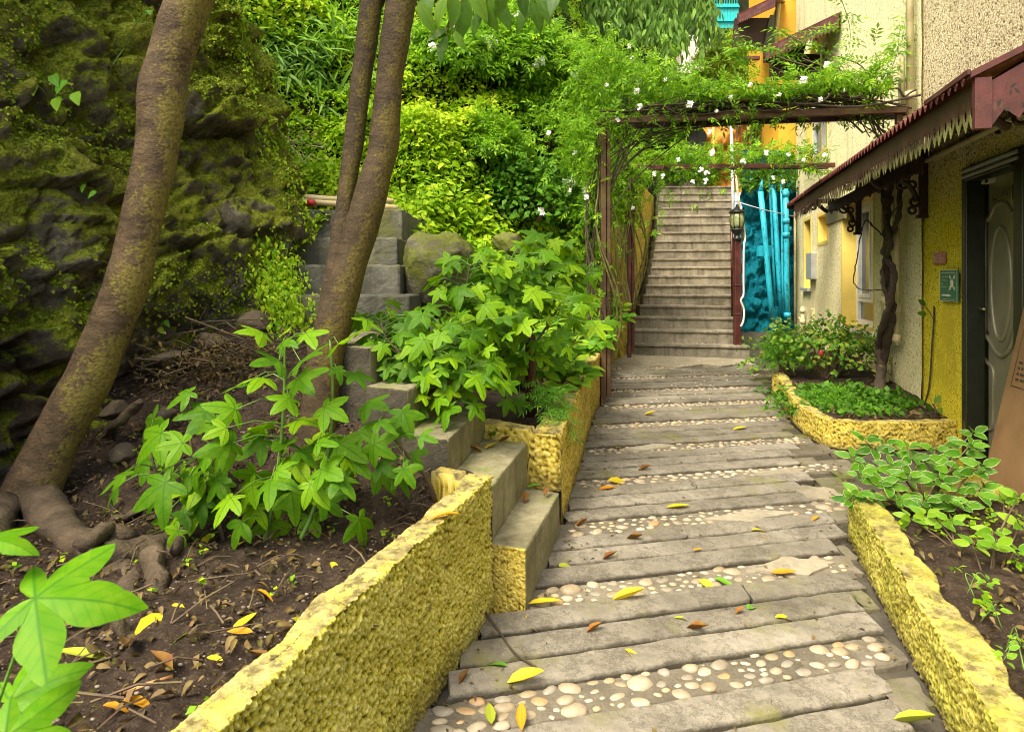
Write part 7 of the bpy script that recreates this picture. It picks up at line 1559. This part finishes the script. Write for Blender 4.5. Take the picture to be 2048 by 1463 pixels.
for px, py, D, tone, L, lab in [(890, 1030, 2.27, 'orange', 50, 'orange yellow leaf lying on top of the retaining wall'), (985, 895, 3.41, 'yellow', 36, 'yellow leaf on the tread of the second side step'), (950, 905, 3.31, 'brown', 24, 'brown scrap on the second side step'), (1010, 885, 3.50, 'brown', 22, 'dark scrap at the back of the second side step'), (1093, 990, 3.36, 'brown', 22, 'dark husk on the lowest side step'), (1068, 976, 3.48, 'green', 30, 'dark green leaf at the back of the lowest side step'), (1048, 1002, 3.27, 'brown', 26, 'brown husk in the middle of the lowest side step'), (985, 862, 3.58, 'green', 40, 'dark leaf leaning on the small planter return wall')]:
    fallen(px, py, tone, L, lab, None, D, .008)
bits = []
for k in range(520):
    y = U(1.9, 8); s_ = RNG.choice([0, 1, 2], p=[.4, .3, .3]); x = XL(y)+abs(Nn_(0, .10))+.03 if s_ == 0 else XR(y)-abs(Nn_(0, .12))-.05 if s_ == 1 else U(XL(y), XR(y)); bits.append((x, y, path_z(y)+.004))
bits = np.array(bits); scatter('leaf_scraps', t_ovate(.24, (0, .2, .45, .72, 1), (.15, .8, 1, .7, 0), .5, .3), bits, rnd3(520)*[1, 1, .1], rnd3(520, .3)+[0, 0, 1], U(.010, .032, 520), LM['litter'], None, 'stuff')
b = MB(); b.tube(smoothpath([G(972, 1240)+Vector((0, 0, .03)), G(1000, 1270)+Vector((0, 0, .012)), G(1030, 1312)+Vector((0, 0, .012)), G(1072, 1338)+Vector((0, 0, .01))]), [.005]*6+[.004]*13, 6); o = b.build('twig', M['vine_bark'], None, True); tag(o, 'thin dark twig lying across the planks at the retaining wall foot', 'twig')
for k, (xa, ya, xb, yb, lab) in enumerate([(240, 1390, 345, 1352, 'split orange stalk lying on the litter'), (258, 1350, 290, 1340, 'short orange stalk piece on the litter')]):
    A, B_ = P(xa, ya, 1.03*F/(ya-560)), P(xb, yb, 1.03*F/(yb-560)); b = MB(); b.tube([A, (A+B_)/2+Vector((0, 0, .004)), B_], .006, 5); o = b.build('stalk', M['orange_stalk'], None, True); tag(o, lab, 'stalk')
# white petals dropped on the stairs and the upper ramp
pm = FM[0]; b = MB()
for k in range(70):
    y = U(6.0, 8.6); x = U(XL(y)+.1, XR(y)-.2); p_ = Vector((x, y, path_z(y)+.006)); s_ = U(.006, .012); b.add([p_+Vector((-s_, 0, .001)), p_+Vector((0, -s_, .003)), p_+Vector((s_, 0, .001)), p_+Vector((0, s_, 0.004))], [(0, 1, 2, 3)])
for k in range(60):
    i = random.randint(1, 8); D = De[i]; x = U((xle[i]-1024)/F*D+.1, 3.1); p_ = Vector((x, D+U(.05, .25), ze[i]+.008)); s_ = U(.006, .012); b.add([p_+Vector((-s_, 0, .001)), p_+Vector((0, -s_, .003)), p_+Vector((s_, 0, .001)), p_+Vector((0, s_, 0.004))], [(0, 1, 2, 3)])
b.build('fallen_petals', M['petal'], None, kind='stuff')
